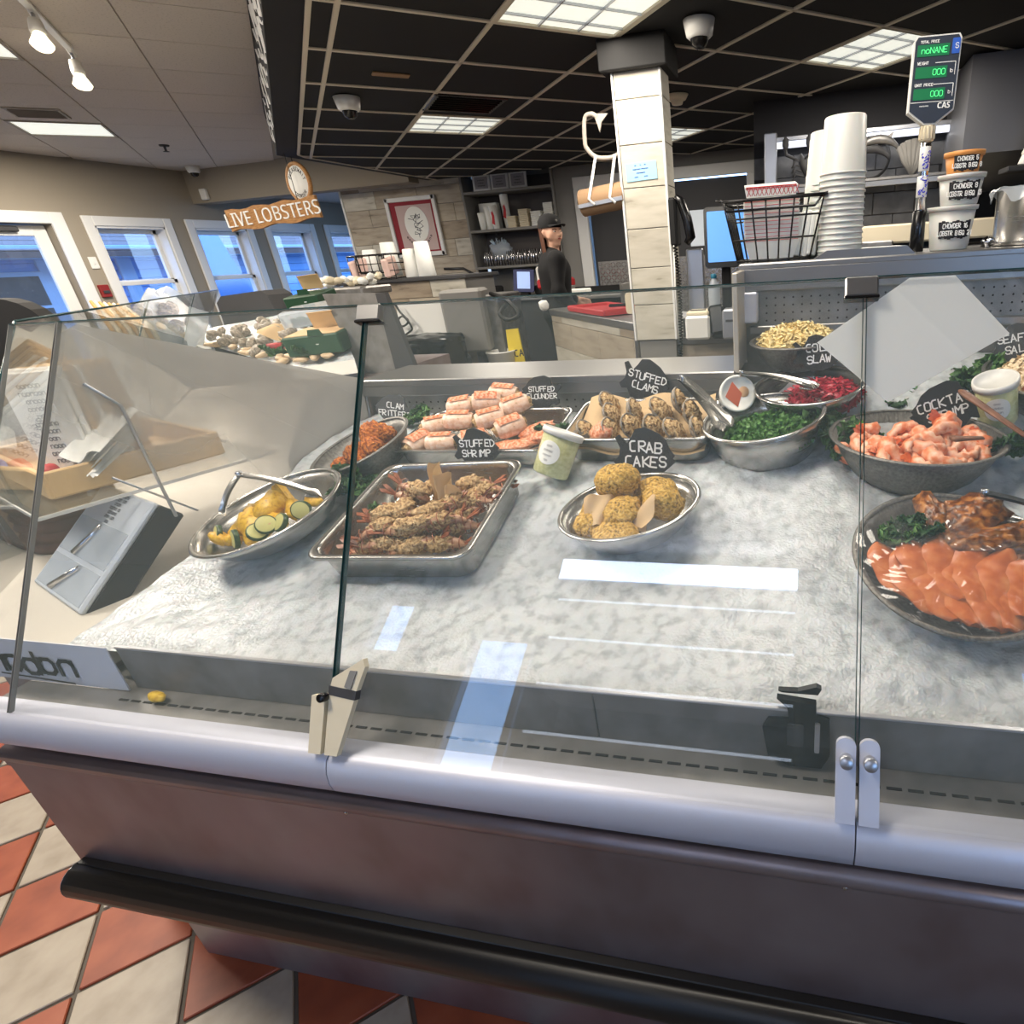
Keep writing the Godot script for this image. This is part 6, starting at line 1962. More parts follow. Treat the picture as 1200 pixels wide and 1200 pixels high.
func hot_line() -> void:
	var w := structure("wall_back", sp(-0.42, 1.0, 1.2, CEIL_LOW, -5.32, -5.16), M.charcoal_board)
	var r := RandomNumberGenerator.new()
	r.seed = 2
	var tile := fin(bx(Vector3(0.296, 0.146, 0.012), 0.003))
	for j in 5:
		for i in 6:
			var x := -0.42 + i * 0.3 + (0.15 if j % 2 else 0.0)
			if x < 0.85:
				obj("tile", tile, M.tile_dark_wall, w, T(Vector3(x + 0.15, 1.31 + j * 0.15, -5.155 + r.randf() * 0.002)))
	var lt_ := thing("tube_light", "long lit strip light along the top of the dark tiled back wall", "light", Vector3(0.3, 2.04, -5.05))
	obj("housing", sp(-0.6, 0.68, 0.02, 0.05, -0.06, 0.03, 0.004), M.alu, lt_)
	obj("tube", tb([Vector3(-0.58, 0, 0), Vector3(0.66, 0, 0)], 0.022, 12), glow("tube_glow", C(236, 240, 250), 1.0), lt_)
	var al := AreaLight3D.new()
	put(al, "strip_light", lt_)
	al.area_size = Vector2(1.2, 0.05)
	al.position = Vector3(0.04, -0.03, 0.0)
	al.rotation = Vector3(-PI / 2, 0, 0)
	al.light_energy = 0.12
	al.shadow_enabled = true
	var sh_ := thing("wall_shelf", "thin steel shelf carrying metal sea-creature ornaments on the dark tiles", "shelf", Vector3(0.3, 1.745, -5.05))
	obj("board", sp(-0.5, 0.68, 0, 0.025, -0.11, 0.1, 0.003), M.steel_dull, sh_)
	obj("edge", sp(-0.5, 0.68, -0.03, 0.01, 0.09, 0.1, 0.002), M.steel, sh_)
	single("support_post", sp(-0.33, -0.24, 0.9, 2.12, -5.08, -5.0, 0.006), M.alu, "grey square post at the left end of the back tiled wall", "post")
	# metal ornaments
	var lob := thing("lobster_ornament", "dark metal lobster ornament at the left end of the steel shelf", "ornament", Vector3(-0.03, 1.77, -5.02))
	var s := ms(true)
	tube(s, [Vector3(0.06, 0.0, 0), Vector3(0.03, 0.06, 0), Vector3(-0.02, 0.14, 0), Vector3(-0.04, 0.2, 0)], [0.02, 0.034, 0.03, 0.012], 10)
	obj("body", s, M.dark_grey, lob)
	for k in [-1, 1]:
		s = ms(true)
		tube(s, [Vector3(-0.03, 0.15, 0), Vector3(-0.05 + 0.09 * k, 0.2, 0.02), Vector3(-0.06 + 0.09 * k, 0.26, 0.02)], [0.008, 0.012, 0.01], 8)
		blob(s, Vector3(-0.06 + 0.085 * k, 0.27, 0.02), Vector3(0.024, 0.045, 0.014), 0.2)
		obj("claw", s, M.dark_grey, lob)
		for j in 4:
			obj("leg", tb([Vector3(0, 0.05 + 0.03 * j, 0), Vector3(0.07 * k, 0.07 + 0.03 * j, 0.02), Vector3(0.1 * k, 0.02 + 0.03 * j, 0.03)], 0.006, 6), M.dark_grey, lob)
	var dol := thing("dolphin_ornament", "round grey metal ornament of leaping dolphins in the middle of the steel shelf", "ornament", Vector3(0.43, 1.9, -5.02))
	obj("ring", lt([Vector2(0.12, -0.008), Vector2(0.14, 0), Vector2(0.12, 0.008)], 30, T(Vector3.ZERO, 90)), M.dark_grey, dol)
	for k in 2:
		s = ms(true)
		var pts := []
		for i in 9:
			var a := 2.6 - i * 0.28
			pts.append(Vector3(cos(a) * 0.16 - 0.02 + 0.06 * k, sin(a) * 0.12 - 0.06 + 0.05 * k, 0.01 + 0.02 * k))
		tube(s, pts, [0.006, 0.014, 0.022, 0.028, 0.03, 0.028, 0.022, 0.014, 0.006], 10)
		prism(s, [Vector2(0, 0), Vector2(0.05, 0.03), Vector2(0.03, -0.02)], 0.008, T(pts[5] + Vector3(0, 0.02, 0)))
		obj("dolphin", s, M.steel_dull if k else M.dark_grey, dol)
	var cor := thing("coral_ornament", "pale grey fan-shaped coral ornament near the scale pole on the steel shelf", "ornament", Vector3(0.72, 1.77, -5.0))
	for k in 7:
		obj("branch", tb([Vector3(0, 0, 0), Vector3(sin(-0.9 + k * 0.3) * 0.08, 0.09, 0.01), Vector3(sin(-0.9 + k * 0.3) * 0.13, 0.12 + 0.1 * cos(-0.9 + k * 0.3), 0)], [0.012, 0.018, 0.024], 8), M.grey_paint, cor)
	# cream equipment and black housing below
	single("warming_unit", sp(0.1, 1.3, 1.33, 1.455, -5.15, -4.75, 0.012), M.cream, "long cream-coloured appliance front under the tiled wall", "appliance")
	single("dark_counter", sp(-0.45, 3.2, 0.0, 1.29, -5.15, -4.7, 0.01), M.charcoal_board, "dark counter under the cream appliance", "counter")
	single("steel_tin", bx(Vector3(0.3, 0.06, 0.2), 0.01), M.steel_dull, "flat steel tin on the dark counter behind the tubs", "tin", T(Vector3(0.42, 1.325, -4.6)))
	var hood := thing("extractor_hood", "large grey extractor hood at the upper right of the back wall", "hood", Vector3(1.9, 1.5, -4.9))
	obj("canopy", pz([Vector2(-0.35, 0.16), Vector2(0.4, 0.34), Vector2(0.4, 0.86), Vector2(-0.35, 0.86)], 2.0, Transform3D(Basis(Vector3.UP, -PI / 2), Vector3(0.05, -0.02, -0.05))), mat("hood_grey", C(104, 105, 110), 0.5, 0.3), hood)
	obj("back", sp(-0.95, 1.2, -0.2, 0.3, -0.5, -0.44), M.black_matt, hood)
	for i in 5:
		var c := ms(true)
		cyl(c, Vector3.ZERO, 0.05, 0.065, 16, Basis(), 0.042)
		single("paper_cup", c, M.white_paper, "white paper cup in the leaning stack at the right edge of the hood", "cup", T(Vector3(1.30 + i * 0.012, 1.72 + i * 0.052, -4.42), 0, 0, -12), "stacked paper cups on the hood")
	var holder := ms()
	span(holder, 1.18, 1.45, 1.69, 1.72, -4.55, -4.35, 0.004)
	single("cup_ledge", holder, M.dark_grey, "dark ledge at the right carrying the stack of paper cups", "ledge")

func register_counter() -> void:
	# counter with red tray, running back diagonally from the pillar
	var a := Vector3(-1.0, 0, -3.47)
	var b := Vector3(-2.12, 0, -4.8)
	var d := (b - a)
	var yaw := atan2(-d.z, d.x)
	var t := thing("clad_counter", "plank-clad counter with steel edge holding the red tray, left of the pillar", "counter", a)
	t.rotation.y = yaw
	var l := d.length()
	obj("core", sp(0.0, l, 0, 0.95, 0.02, 0.5), M.grey_paint, t)
	obj("top", sp(-0.02, l + 0.02, 0.95, 1.0, 0.0, 0.52, 0.006), M.steel, t)
	clad(t, Vector3(l, 0.3, 0.02), Basis(Vector3.UP, PI), l - 0.03, 0.65, 0.2, 0.6, 25)
	obj("corner_post", sp(-0.02, 0.025, 0, 0.95, -0.005, 0.045, 0.004), M.steel, t)
	var q := Vector3(-1.42, 1.002, -4.28)
	var tr := thing("red_tray", "red plastic tray lying on the steel-edged counter beside the pillar", "tray", q)
	tr.rotation.y = yaw
	obj("base", pz(rrect(0.75, 0.34, 0.03), 0.014, T(Vector3(0.02, 0.012, -0.02), -90)), M.red_plastic, tr)
	for k in [-1, 1]:
		obj("rim", bx(Vector3(0.75, 0.035, 0.022), 0.008, Vector3(0.02, 0.025, 0.16 * k - 0.02)), M.red_plastic, tr)
		obj("rim", bx(Vector3(0.022, 0.035, 0.32), 0.008, Vector3(0.02 + 0.365 * k, 0.025, -0.02)), M.red_plastic, tr)
	single("knife_handle", bx(Vector3(0.16, 0.02, 0.03), 0.006), M.black_gloss, "short black tool lying in the red tray", "tool", T(q + Vector3(0.1, 0.045, 0.05), 0, 10))
	single("cutting_board", pz(rrect(0.05, 0.12, 0.02), 0.012), M.cream, "small cream board leaning against the pillar above the red tray", "board", T(Vector3(-1.03, 1.11, -3.5), 0, 20))
	single("paper_towel", bl(Vector3(0.04, 0.04, 0.035), 0.3, 2, 3), M.white_paper, "white crumpled paper on the counter corner by the worker", "paper", T(Vector3(-2.12, 1.04, -4.7)))
	# till counter right of the pillar
	var c := thing("clad_counter", "plank-clad till counter with a steel edge right of the pillar", "counter", Vector3(-0.74, 0, -3.55))
	obj("core", sp(0.0, 0.62, 0, 0.86, -0.6, 0.03), M.grey_paint, c)
	obj("top", sp(-0.02, 0.64, 0.86, 0.905, -0.62, 0.06, 0.005), M.steel, c)
	clad(c, Vector3(0.0, 0.26, 0.03), Basis(), 0.62, 0.6, 0.2, 0.45, 27)
	var y := 0.906
	var m := thing("till_monitor", "black till monitor with a bright blue screen behind the wire basket", "monitor", Vector3(-0.45, y, -3.42))
	obj("foot", bx(Vector3(0.14, 0.02, 0.12), 0.008, Vector3(0, 0.01, 0)), M.black_matt, m)
	obj("stem", bx(Vector3(0.05, 0.42, 0.04), 0.008, Vector3(0.01, 0.22, -0.03)), M.black_matt, m)
	obj("housing", pz(rrect(0.26, 0.30, 0.02), 0.03, T(Vector3(0.03, 0.52, 0.0), -8, 8, 0)), M.black_gloss, m)
	obj("screen", pz(rrect(0.225, 0.25, 0.006), 0.004, T(Vector3(0.032, 0.525, 0.0165), -8, 8, 0)), glow("till_screen", C(90, 148, 220), 0.6), m)
	var pn := thing("receipt_printer", "pale receipt printer on the till counter next to the pillar", "printer", Vector3(-0.6, y, -3.42))
	obj("body", bx(Vector3(0.14, 0.13, 0.16), 0.012, Vector3(0, 0.065, 0)), M.white_plastic, pn)
	obj("lid", bx(Vector3(0.13, 0.03, 0.13), 0.01, Vector3(0, 0.14, -0.01)), M.cream, pn)
	obj("slot", bx(Vector3(0.09, 0.006, 0.01), 0.0, Vector3(0, 0.157, 0.03)), M.dark_grey, pn)
	single("card_terminal", bx(Vector3(0.09, 0.16, 0.14), 0.014), M.black_gloss, "black card terminal between the receipt printer and the silver box", "terminal", T(Vector3(-0.49, y + 0.09, -3.43), -14, 0, 8))
	var sv := thing("cash_till", "silver-grey till box with a slot at the right of the card terminal", "till", Vector3(-0.38, y, -3.42))
	obj("body", bx(Vector3(0.15, 0.16, 0.2), 0.01, Vector3(0, 0.08, 0)), M.alu, sv)
	obj("slot", bx(Vector3(0.11, 0.012, 0.004), 0.0, Vector3(0.0, 0.1, 0.101)), M.dark_grey, sv)
	var bt := thing("water_bottle", "clear plastic bottle with a blue cap on the till counter", "bottle", Vector3(-0.52, y + 0.16, -3.5))
	obj("body", lt([Vector2(0, 0), Vector2(0.03, 0), Vector2(0.034, 0.01), Vector2(0.034, 0.1), Vector2(0.028, 0.12), Vector2(0.014, 0.15), Vector2(0.014, 0.165)], 24), M.bag_plastic, bt)
	obj("cap", lt([Vector2(0.016, 0.155), Vector2(0.017, 0.157), Vector2(0.017, 0.178), Vector2(0, 0.18)], 20), mat("cap_blue", C(40, 112, 140), 0.4), bt)
	single("bottle_stand", bx(Vector3(0.1, 0.16, 0.1), 0.01), M.grey_paint, "small grey box under the water bottle", "box", T(Vector3(-0.52, y + 0.08, -3.52)))
	single("till_divider", bx(Vector3(0.1, 0.45, 0.03), 0.006), M.alu, "upright pale grey housing beside the pillar at the till", "housing", T(Vector3(-0.64, y + 0.25, -3.6)))
	# wall phone on the pillar with its coiled cord
	var ph := thing("wall_phone", "black wall telephone hanging on the right side of the pillar", "telephone", Vector3(-0.73, 1.5, -3.5))
	obj("base", bx(Vector3(0.05, 0.24, 0.12), 0.012, Vector3(0.0, 0.02, 0)), M.black_matt, ph)
	var hs := ms(true)
	tube(hs, [Vector3(0.02, 0.14, 0.03), Vector3(0.05, 0.12, 0.03), Vector3(0.08, 0.03, 0.03), Vector3(0.095, -0.06, 0.03), Vector3(0.07, -0.09, 0.03)], [0.026, 0.03, 0.034, 0.034, 0.022], 12, 0.8)
	obj("handset", hs, M.black_gloss, ph)
	var coil := []
	for i in 150:
		var u := i / 149.0
		coil.append(Vector3(0.012 * cos(i * 1.6) + 0.01 * sin(u * 4) + 0.01, -0.1 - u * 0.62, 0.06 + 0.012 * sin(i * 1.6)))
	obj("coiled_cord", tb(coil, 0.004, 5), M.black_gloss, ph)
	obj("cord", tb([Vector3(0.0, -0.08, 0.05), Vector3(-0.005, -0.35, 0.06), Vector3(0.0, -0.6, 0.06)], 0.005, 6), M.white_plastic, ph)
	var no_ := thing("blue_notice", "pale blue printed slip taped to the front of the pillar", "notice", Vector3(-0.88, 1.775, -3.444))
	no_.rotation.z = 0.03
	obj("sheet", bx(Vector3(0.17, 0.085, 0.001)), mat("pale_blue", C(150, 200, 222), 0.8), no_)
	var tx := ms()
	for k in 4:
		write(tx, ["oo   ia   oo", "noaonaoninaoanoa", "ononaoana", "oaon      onna"][k], 0.0062, T(Vector3(-0.004, 0.03 - k * 0.018, 0.0012)), 0.0007)
	obj("print", tx, M.blue_ink, no_)

func kraft_roll() -> void:
	var h := thing("hook_bracket", "grey fish-hook shaped metal bracket fixed to the left of the pillar", "bracket", Vector3(-1.0, 1.86, -3.5))
	var pts := []
	for i in 13:
		var a := -PI / 2 - i * 0.26
		pts.append(Vector3(-0.1 + cos(a) * 0.1, 0.1 + sin(a) * 0.1, 0))
	pts = [Vector3(0.01, 0.02, 0), Vector3(-0.05, 0.0, 0)] + pts.slice(0, 6) + [Vector3(-0.19, 0.16, 0), Vector3(-0.175, 0.2, 0), Vector3(-0.14, 0.205, 0), Vector3(-0.115, 0.19, 0)]
	obj("hook", tb(curve(pts, 3), 0.012, 8), M.bar_pale, h)
	obj("barb", pz([Vector2(-0.05, 0.2), Vector2(-0.13, 0.205), Vector2(-0.105, 0.12), Vector2(-0.09, 0.165)], 0.012), M.bar_pale, h)
	var r := thing("paper_roll", "roll of brown kraft paper hanging on two white arms beside the pillar", "paper roll", Vector3(-1.125, 1.665, -3.5))
	var ax := Basis(Vector3.BACK, -PI / 2 + 0.1)
	var c := ms(true)
	lathe(c, [Vector2(0, -0.13), Vector2(0.02, -0.13), Vector2(0.066, -0.13), Vector2(0.068, -0.125), Vector2(0.068, 0.125), Vector2(0.066, 0.13), Vector2(0.02, 0.13), Vector2(0, 0.13)], 32, Transform3D(ax, Vector3.ZERO))
	obj("paper", c, M.kraft, r)
	var core := ms(true)
	lathe(core, [Vector2(0, -0.15), Vector2(0.022, -0.15), Vector2(0.022, 0.15), Vector2(0, 0.15)], 16, Transform3D(ax, Vector3.ZERO))
	obj("core", core, M.dark_grey, r)
	obj("cutter_bar", bx(Vector3(0.26, 0.022, 0.006), 0.002), M.alu, r, T(Vector3(0, -0.02, 0.068), 0, 0, 5.7))
	for k in [-1, 1]:
		obj("arm", tb([Vector3(0.055 * k + 0.04, 0.2, 0.02), Vector3(0.06 * k, 0.0, 0.075), Vector3(0.06 * k + 0.03, -0.03, 0.075)], 0.008, 8), M.white_plastic, r)

# ---------- the person ----------
func field_mesh(bones: Array, cell: float, blend: float) -> Mesh:
	# bones: [a, b, ra, rb, squash]; smooth union of tapered capsules, meshed as surface nets
	var lo := Vector3.ONE * 1e9
	var hi := -lo
	for b in bones:
		var rr: float = max(b[2], b[3]) + blend
		for p in [b[0], b[1]]:
			lo = lo.min(p - Vector3.ONE * rr)
			hi = hi.max(p + Vector3.ONE * rr)
	var n := Vector3i(((hi - lo) / cell).ceil()) + Vector3i.ONE
	var vals := PackedFloat32Array()
	vals.resize(n.x * n.y * n.z)
	vals.fill(1.0)
	for b in bones:
		var a: Vector3 = b[0]
		var c: Vector3 = b[1]
		var rm: float = max(b[2], b[3]) + blend * 1.5
		var l0 := Vector3i(((a.min(c) - Vector3.ONE * rm - lo) / cell).floor()).clamp(Vector3i.ZERO, n - Vector3i.ONE)
		var l1 := Vector3i(((a.max(c) + Vector3.ONE * rm - lo) / cell).ceil()).clamp(Vector3i.ZERO, n - Vector3i.ONE)
		var ac := c - a
		var len2 := maxf(ac.length_squared(), 1e-9)
		for z in range(l0.z, l1.z + 1):
			for y in range(l0.y, l1.y + 1):
				for x in range(l0.x, l1.x + 1):
					var p := lo + Vector3(x, y, z) * cell
					var t := clampf((p - a).dot(ac) / len2, 0, 1)
					var d := p.distance_to(a + ac * t) - lerpf(b[2], b[3], t)
					var id := x + n.x * (y + n.y * z)
					var o := vals[id]
					var h := maxf(blend - absf(o - d), 0.0) / blend
					vals[id] = minf(o, d) - h * h * blend * 0.25
	var index := {}
	var verts := PackedVector3Array()
	var st := ms(true)
	for z in n.z - 1:
		for y in n.y - 1:
			for x in n.x - 1:
				var sum := Vector3.ZERO
				var k := 0
				var base := x + n.x * (y + n.y * z)
				var corner := [vals[base], vals[base + 1], vals[base + n.x], vals[base + n.x + 1], vals[base + n.x * n.y], vals[base + n.x * n.y + 1], vals[base + n.x * n.y + n.x], vals[base + n.x * n.y + n.x + 1]]
				var neg := 0
				for q in 8:
					neg += 1 if corner[q] < 0 else 0
				if neg == 0 or neg == 8:
					continue
				for e in [[0, 1], [2, 3], [4, 5], [6, 7], [0, 2], [1, 3], [4, 6], [5, 7], [0, 4], [1, 5], [2, 6], [3, 7]]:
					var u: float = corner[e[0]]
					var v: float = corner[e[1]]
					if (u < 0) != (v < 0):
						var t := u / (u - v)
						var pa := Vector3(e[0] & 1, (e[0] >> 1) & 1, e[0] >> 2)
						var pb := Vector3(e[1] & 1, (e[1] >> 1) & 1, e[1] >> 2)
						sum += pa.lerp(pb, t)
						k += 1
				index[base] = verts.size()
				verts.append(lo + (Vector3(x, y, z) + sum / k) * cell)
	var sx := 1
	var sy := n.x
	var sz := n.x * n.y
	for id in index:
		for ax in [[sx, sy, sz], [sy, sz, sx], [sz, sx, sy]]:
			var v0 := vals[id]
			var v1 := vals[id + ax[0]]
			if (v0 < 0) == (v1 < 0):
				continue
			var i1: int = id - ax[1]
			var i2: int = id - ax[2]
			var i3: int = id - ax[1] - ax[2]
			if index.has(i1) and index.has(i2) and index.has(i3):
				var p := [verts[index[id]], verts[index[i1]], verts[index[i3]], verts[index[i2]]]
				if v0 < 0:
					quad(st, p[0], p[1], p[2], p[3])
				else:
					quad(st, p[3], p[2], p[1], p[0])
	return fin(st)

func worker() -> void:
	# standing side-on behind the counters, face turned back over the right shoulder towards the shop
	var t := thing("person", "worker in a black cap and black top standing side-on, face turned toward the shop", "person", Vector3(-2.215, 0, -5.25))
	t.rotation.y = deg_to_rad(38)
	t.scale = Vector3.ONE * 1.0
	var V := func(x: float, y: float, z: float) -> Vector3: return Vector3(x, y, z)
	# skin: head, neck, hands; x is forward, z is toward the shop
	var head := field_mesh([[V.call(0.02, 1.60, 0), V.call(0.0, 1.63, 0), 0.082, 0.086], [V.call(0.05, 1.55, 0.0), V.call(0.045, 1.52, 0.0), 0.058, 0.045], [V.call(0.0, 1.40, 0), V.call(0.01, 1.52, 0), 0.055, 0.05],
		[V.call(0.098, 1.60, 0.0), V.call(0.114, 1.572, 0.0), 0.012, 0.017], [V.call(0.082, 1.535, -0.018), V.call(0.082, 1.535, 0.018), 0.012, 0.012], [V.call(0.07, 1.505, 0.0), V.call(0.075, 1.5, 0.0), 0.02, 0.018],
		[V.call(0.055, 1.575, 0.045), V.call(0.05, 1.56, 0.05), 0.03, 0.026], [V.call(0.055, 1.575, -0.045), V.call(0.05, 1.56, -0.05), 0.03, 0.026], [V.call(0.0, 1.60, 0.082), V.call(-0.005, 1.565, 0.08), 0.016, 0.012], [V.call(0.0, 1.60, -0.082), V.call(-0.005, 1.565, -0.08), 0.016, 0.012]], 0.006, 0.02)
	var hd := obj("head", head, M.skin, t)
	hd.transform = Transform3D(Basis(Vector3.UP, deg_to_rad(-64)), Vector3(0.012, 0, 0.0))
	for k in [-1, 1]:
		obj("eye", bl(Vector3(0.008, 0.0065, 0.012), 0, 1, 0, 12), M.white_paper, hd).position = V.call(0.0905, 1.597, 0.033 * k)
		obj("iris", bl(Vector3(0.004, 0.0055, 0.0058), 0, 1, 0, 10), M.ink, hd).position = V.call(0.0975, 1.597, 0.034 * k)
		obj("eyebrow", tb([V.call(0.101, 1.612, 0.016 * k), V.call(0.098, 1.617, 0.032 * k), V.call(0.084, 1.613, 0.05 * k)], 0.0045, 6), M.hair_brown, hd)
	obj("mouth", tb([V.call(0.098, 1.539, -0.024), V.call(0.108, 1.541, 0.0), V.call(0.098, 1.539, 0.024)], [0.003, 0.007, 0.003], 8), mat("lip", C(168, 84, 78), 0.5), hd)
	var hair := ms(true)
	sheet(hair, func(u: float, v: float) -> Vector3:
		var a := lerpf(1.45, TAU - 1.45, u)
		var r := 0.098 - 0.012 * v + 0.005 * sin(u * 40)
		return Vector3(cos(a) * r - 0.004, 1.66 - 0.29 * v * (0.75 + 0.25 * sin(u * PI)), sin(a) * r * 0.98), 40, 10)
	obj("hair", hair, M.hair_brown, hd)
	var cap := ms(true)
	lathe(cap, [Vector2(0.101, 1.628), Vector2(0.103, 1.645), Vector2(0.098, 1.685), Vector2(0.078, 1.72), Vector2(0.045, 1.74), Vector2(0, 1.745)], 30)
	var cp := obj("cap", cap, M.fabric_black, hd)
	var br := ms(true)
	sheet(br, func(u: float, v: float) -> Vector3:
		var a := lerpf(-0.95, 0.95, u)
		var r := 0.098 + 0.085 * v * cos(a * 0.9)
		return Vector3(cos(a) * r, 1.652 - 0.002 * v - 0.02 * pow(abs(a), 2) * v, sin(a) * 0.1), 18, 6)
	obj("brim", br, M.fabric_black, cp)
	obj("badge", bl(Vector3(0.004, 0.012, 0.012), 0, 1, 0, 10), M.grey_paint, cp).position = V.call(0.096, 1.68, 0)
	# body and clothes as one surface: torso, hips, legs, sleeves
	var top_ := field_mesh([[V.call(0, 1.40, 0), V.call(0, 1.44, 0), 0.075, 0.06], [V.call(-0.01, 1.38, -0.15), V.call(-0.01, 1.38, 0.15), 0.07, 0.07], [V.call(0.0, 1.28, 0), V.call(-0.01, 1.08, 0), 0.145, 0.125], [V.call(0.0, 1.3, 0.06), V.call(0, 1.12, 0.05), 0.11, 0.10], [V.call(0.0, 1.3, -0.06), V.call(0, 1.12, -0.05), 0.11, 0.10], [V.call(-0.01, 1.0, 0.04), V.call(-0.01, 0.93, 0.05), 0.13, 0.135], [V.call(-0.01, 1.0, -0.04), V.call(-0.01, 0.93, -0.05), 0.13, 0.135],
		[V.call(-0.01, 1.37, 0.17), V.call(-0.05, 1.12, 0.215), 0.062, 0.052], [V.call(-0.05, 1.12, 0.215), V.call(0.09, 0.96, 0.215), 0.052, 0.04], [V.call(-0.01, 1.37, -0.17), V.call(0.0, 1.1, -0.21), 0.062, 0.05], [V.call(0.0, 1.1, -0.21), V.call(0.2, 1.02, -0.16), 0.05, 0.04]], 0.014, 0.05)
	obj("top", top_, M.fabric_black, t)
	var legs := field_mesh([[V.call(-0.01, 0.92, 0.06), V.call(-0.01, 0.9, -0.06), 0.115, 0.115], [V.call(-0.01, 0.86, 0.085), V.call(0.05, 0.48, 0.09), 0.09, 0.062], [V.call(0.05, 0.48, 0.09), V.call(0.0, 0.1, 0.095), 0.06, 0.048], [V.call(-0.01, 0.86, -0.085), V.call(0.0, 0.48, -0.09), 0.09, 0.062], [V.call(0.0, 0.48, -0.09), V.call(-0.06, 0.1, -0.095), 0.06, 0.048]], 0.014, 0.05)
	var tr := obj("trousers", legs, M.fabric_grey, t)
	for k in [-1, 1]:
		var s := ms(true)
		tube(s, [V.call(-0.08 - 0.03 * (1 - k), 0.045, 0.095 * k), V.call(0.0 - 0.03 * (1 - k), 0.06, 0.095 * k), V.call(0.13 - 0.03 * (1 - k), 0.04, 0.1 * k), V.call(0.18 - 0.03 * (1 - k), 0.03, 0.1 * k)], [0.035, 0.05, 0.045, 0.02], 12, 0.75)
		obj("shoe", s, M.fabric_black, t)
		var wrist: Vector3 = V.call(0.09, 0.96, 0.215) if k == 1 else V.call(0.2, 1.02, -0.16)
		var dir: Vector3 = V.call(0.55, -0.8, 0.05).normalized() if k == 1 else V.call(0.95, -0.3, 0.1).normalized()
		var side := dir.cross(Vector3(0, 0, 1)).normalized()
		var bones := [[wrist, wrist + dir * 0.03, 0.024, 0.026], [wrist + dir * 0.03 + side * 0.016, wrist + dir * 0.08 + side * 0.02, 0.019, 0.016], [wrist + dir * 0.03 - side * 0.016, wrist + dir * 0.08 - side * 0.02, 0.019, 0.016]]
		for f in 4:
			var r0 := wrist + dir * 0.085 + side * (0.027 - 0.018 * f)
			var curl := Vector3(0, 0, -0.35 * k)
			var m1: Vector3 = r0 + (dir + curl * 0.5).normalized() * 0.035
			bones.append([r0, m1, 0.009, 0.0085])
			bones.append([m1, m1 + (dir + curl).normalized() * [0.028, 0.036, 0.034, 0.024][f], 0.0085, 0.007])
		bones.append([wrist + dir * 0.03 + side * 0.022, wrist + dir * 0.07 + side * 0.05, 0.012, 0.01])
		bones.append([wrist + dir * 0.07 + side * 0.05, wrist + dir * 0.1 + side * 0.052, 0.01, 0.008])
		obj("hand", field_mesh(bones, 0.0045, 0.012), M.skin, t)
	var patch := ms()
	write(patch, "X", 0.05, T(V.call(0.085, 0.62, 0.155), 0, 0, 20), 0.006)
	write(patch, "v", 0.05, T(V.call(0.09, 0.72, 0.165), 0, 0, 20), 0.006)
	obj("print", patch, M.white_paper, tr)

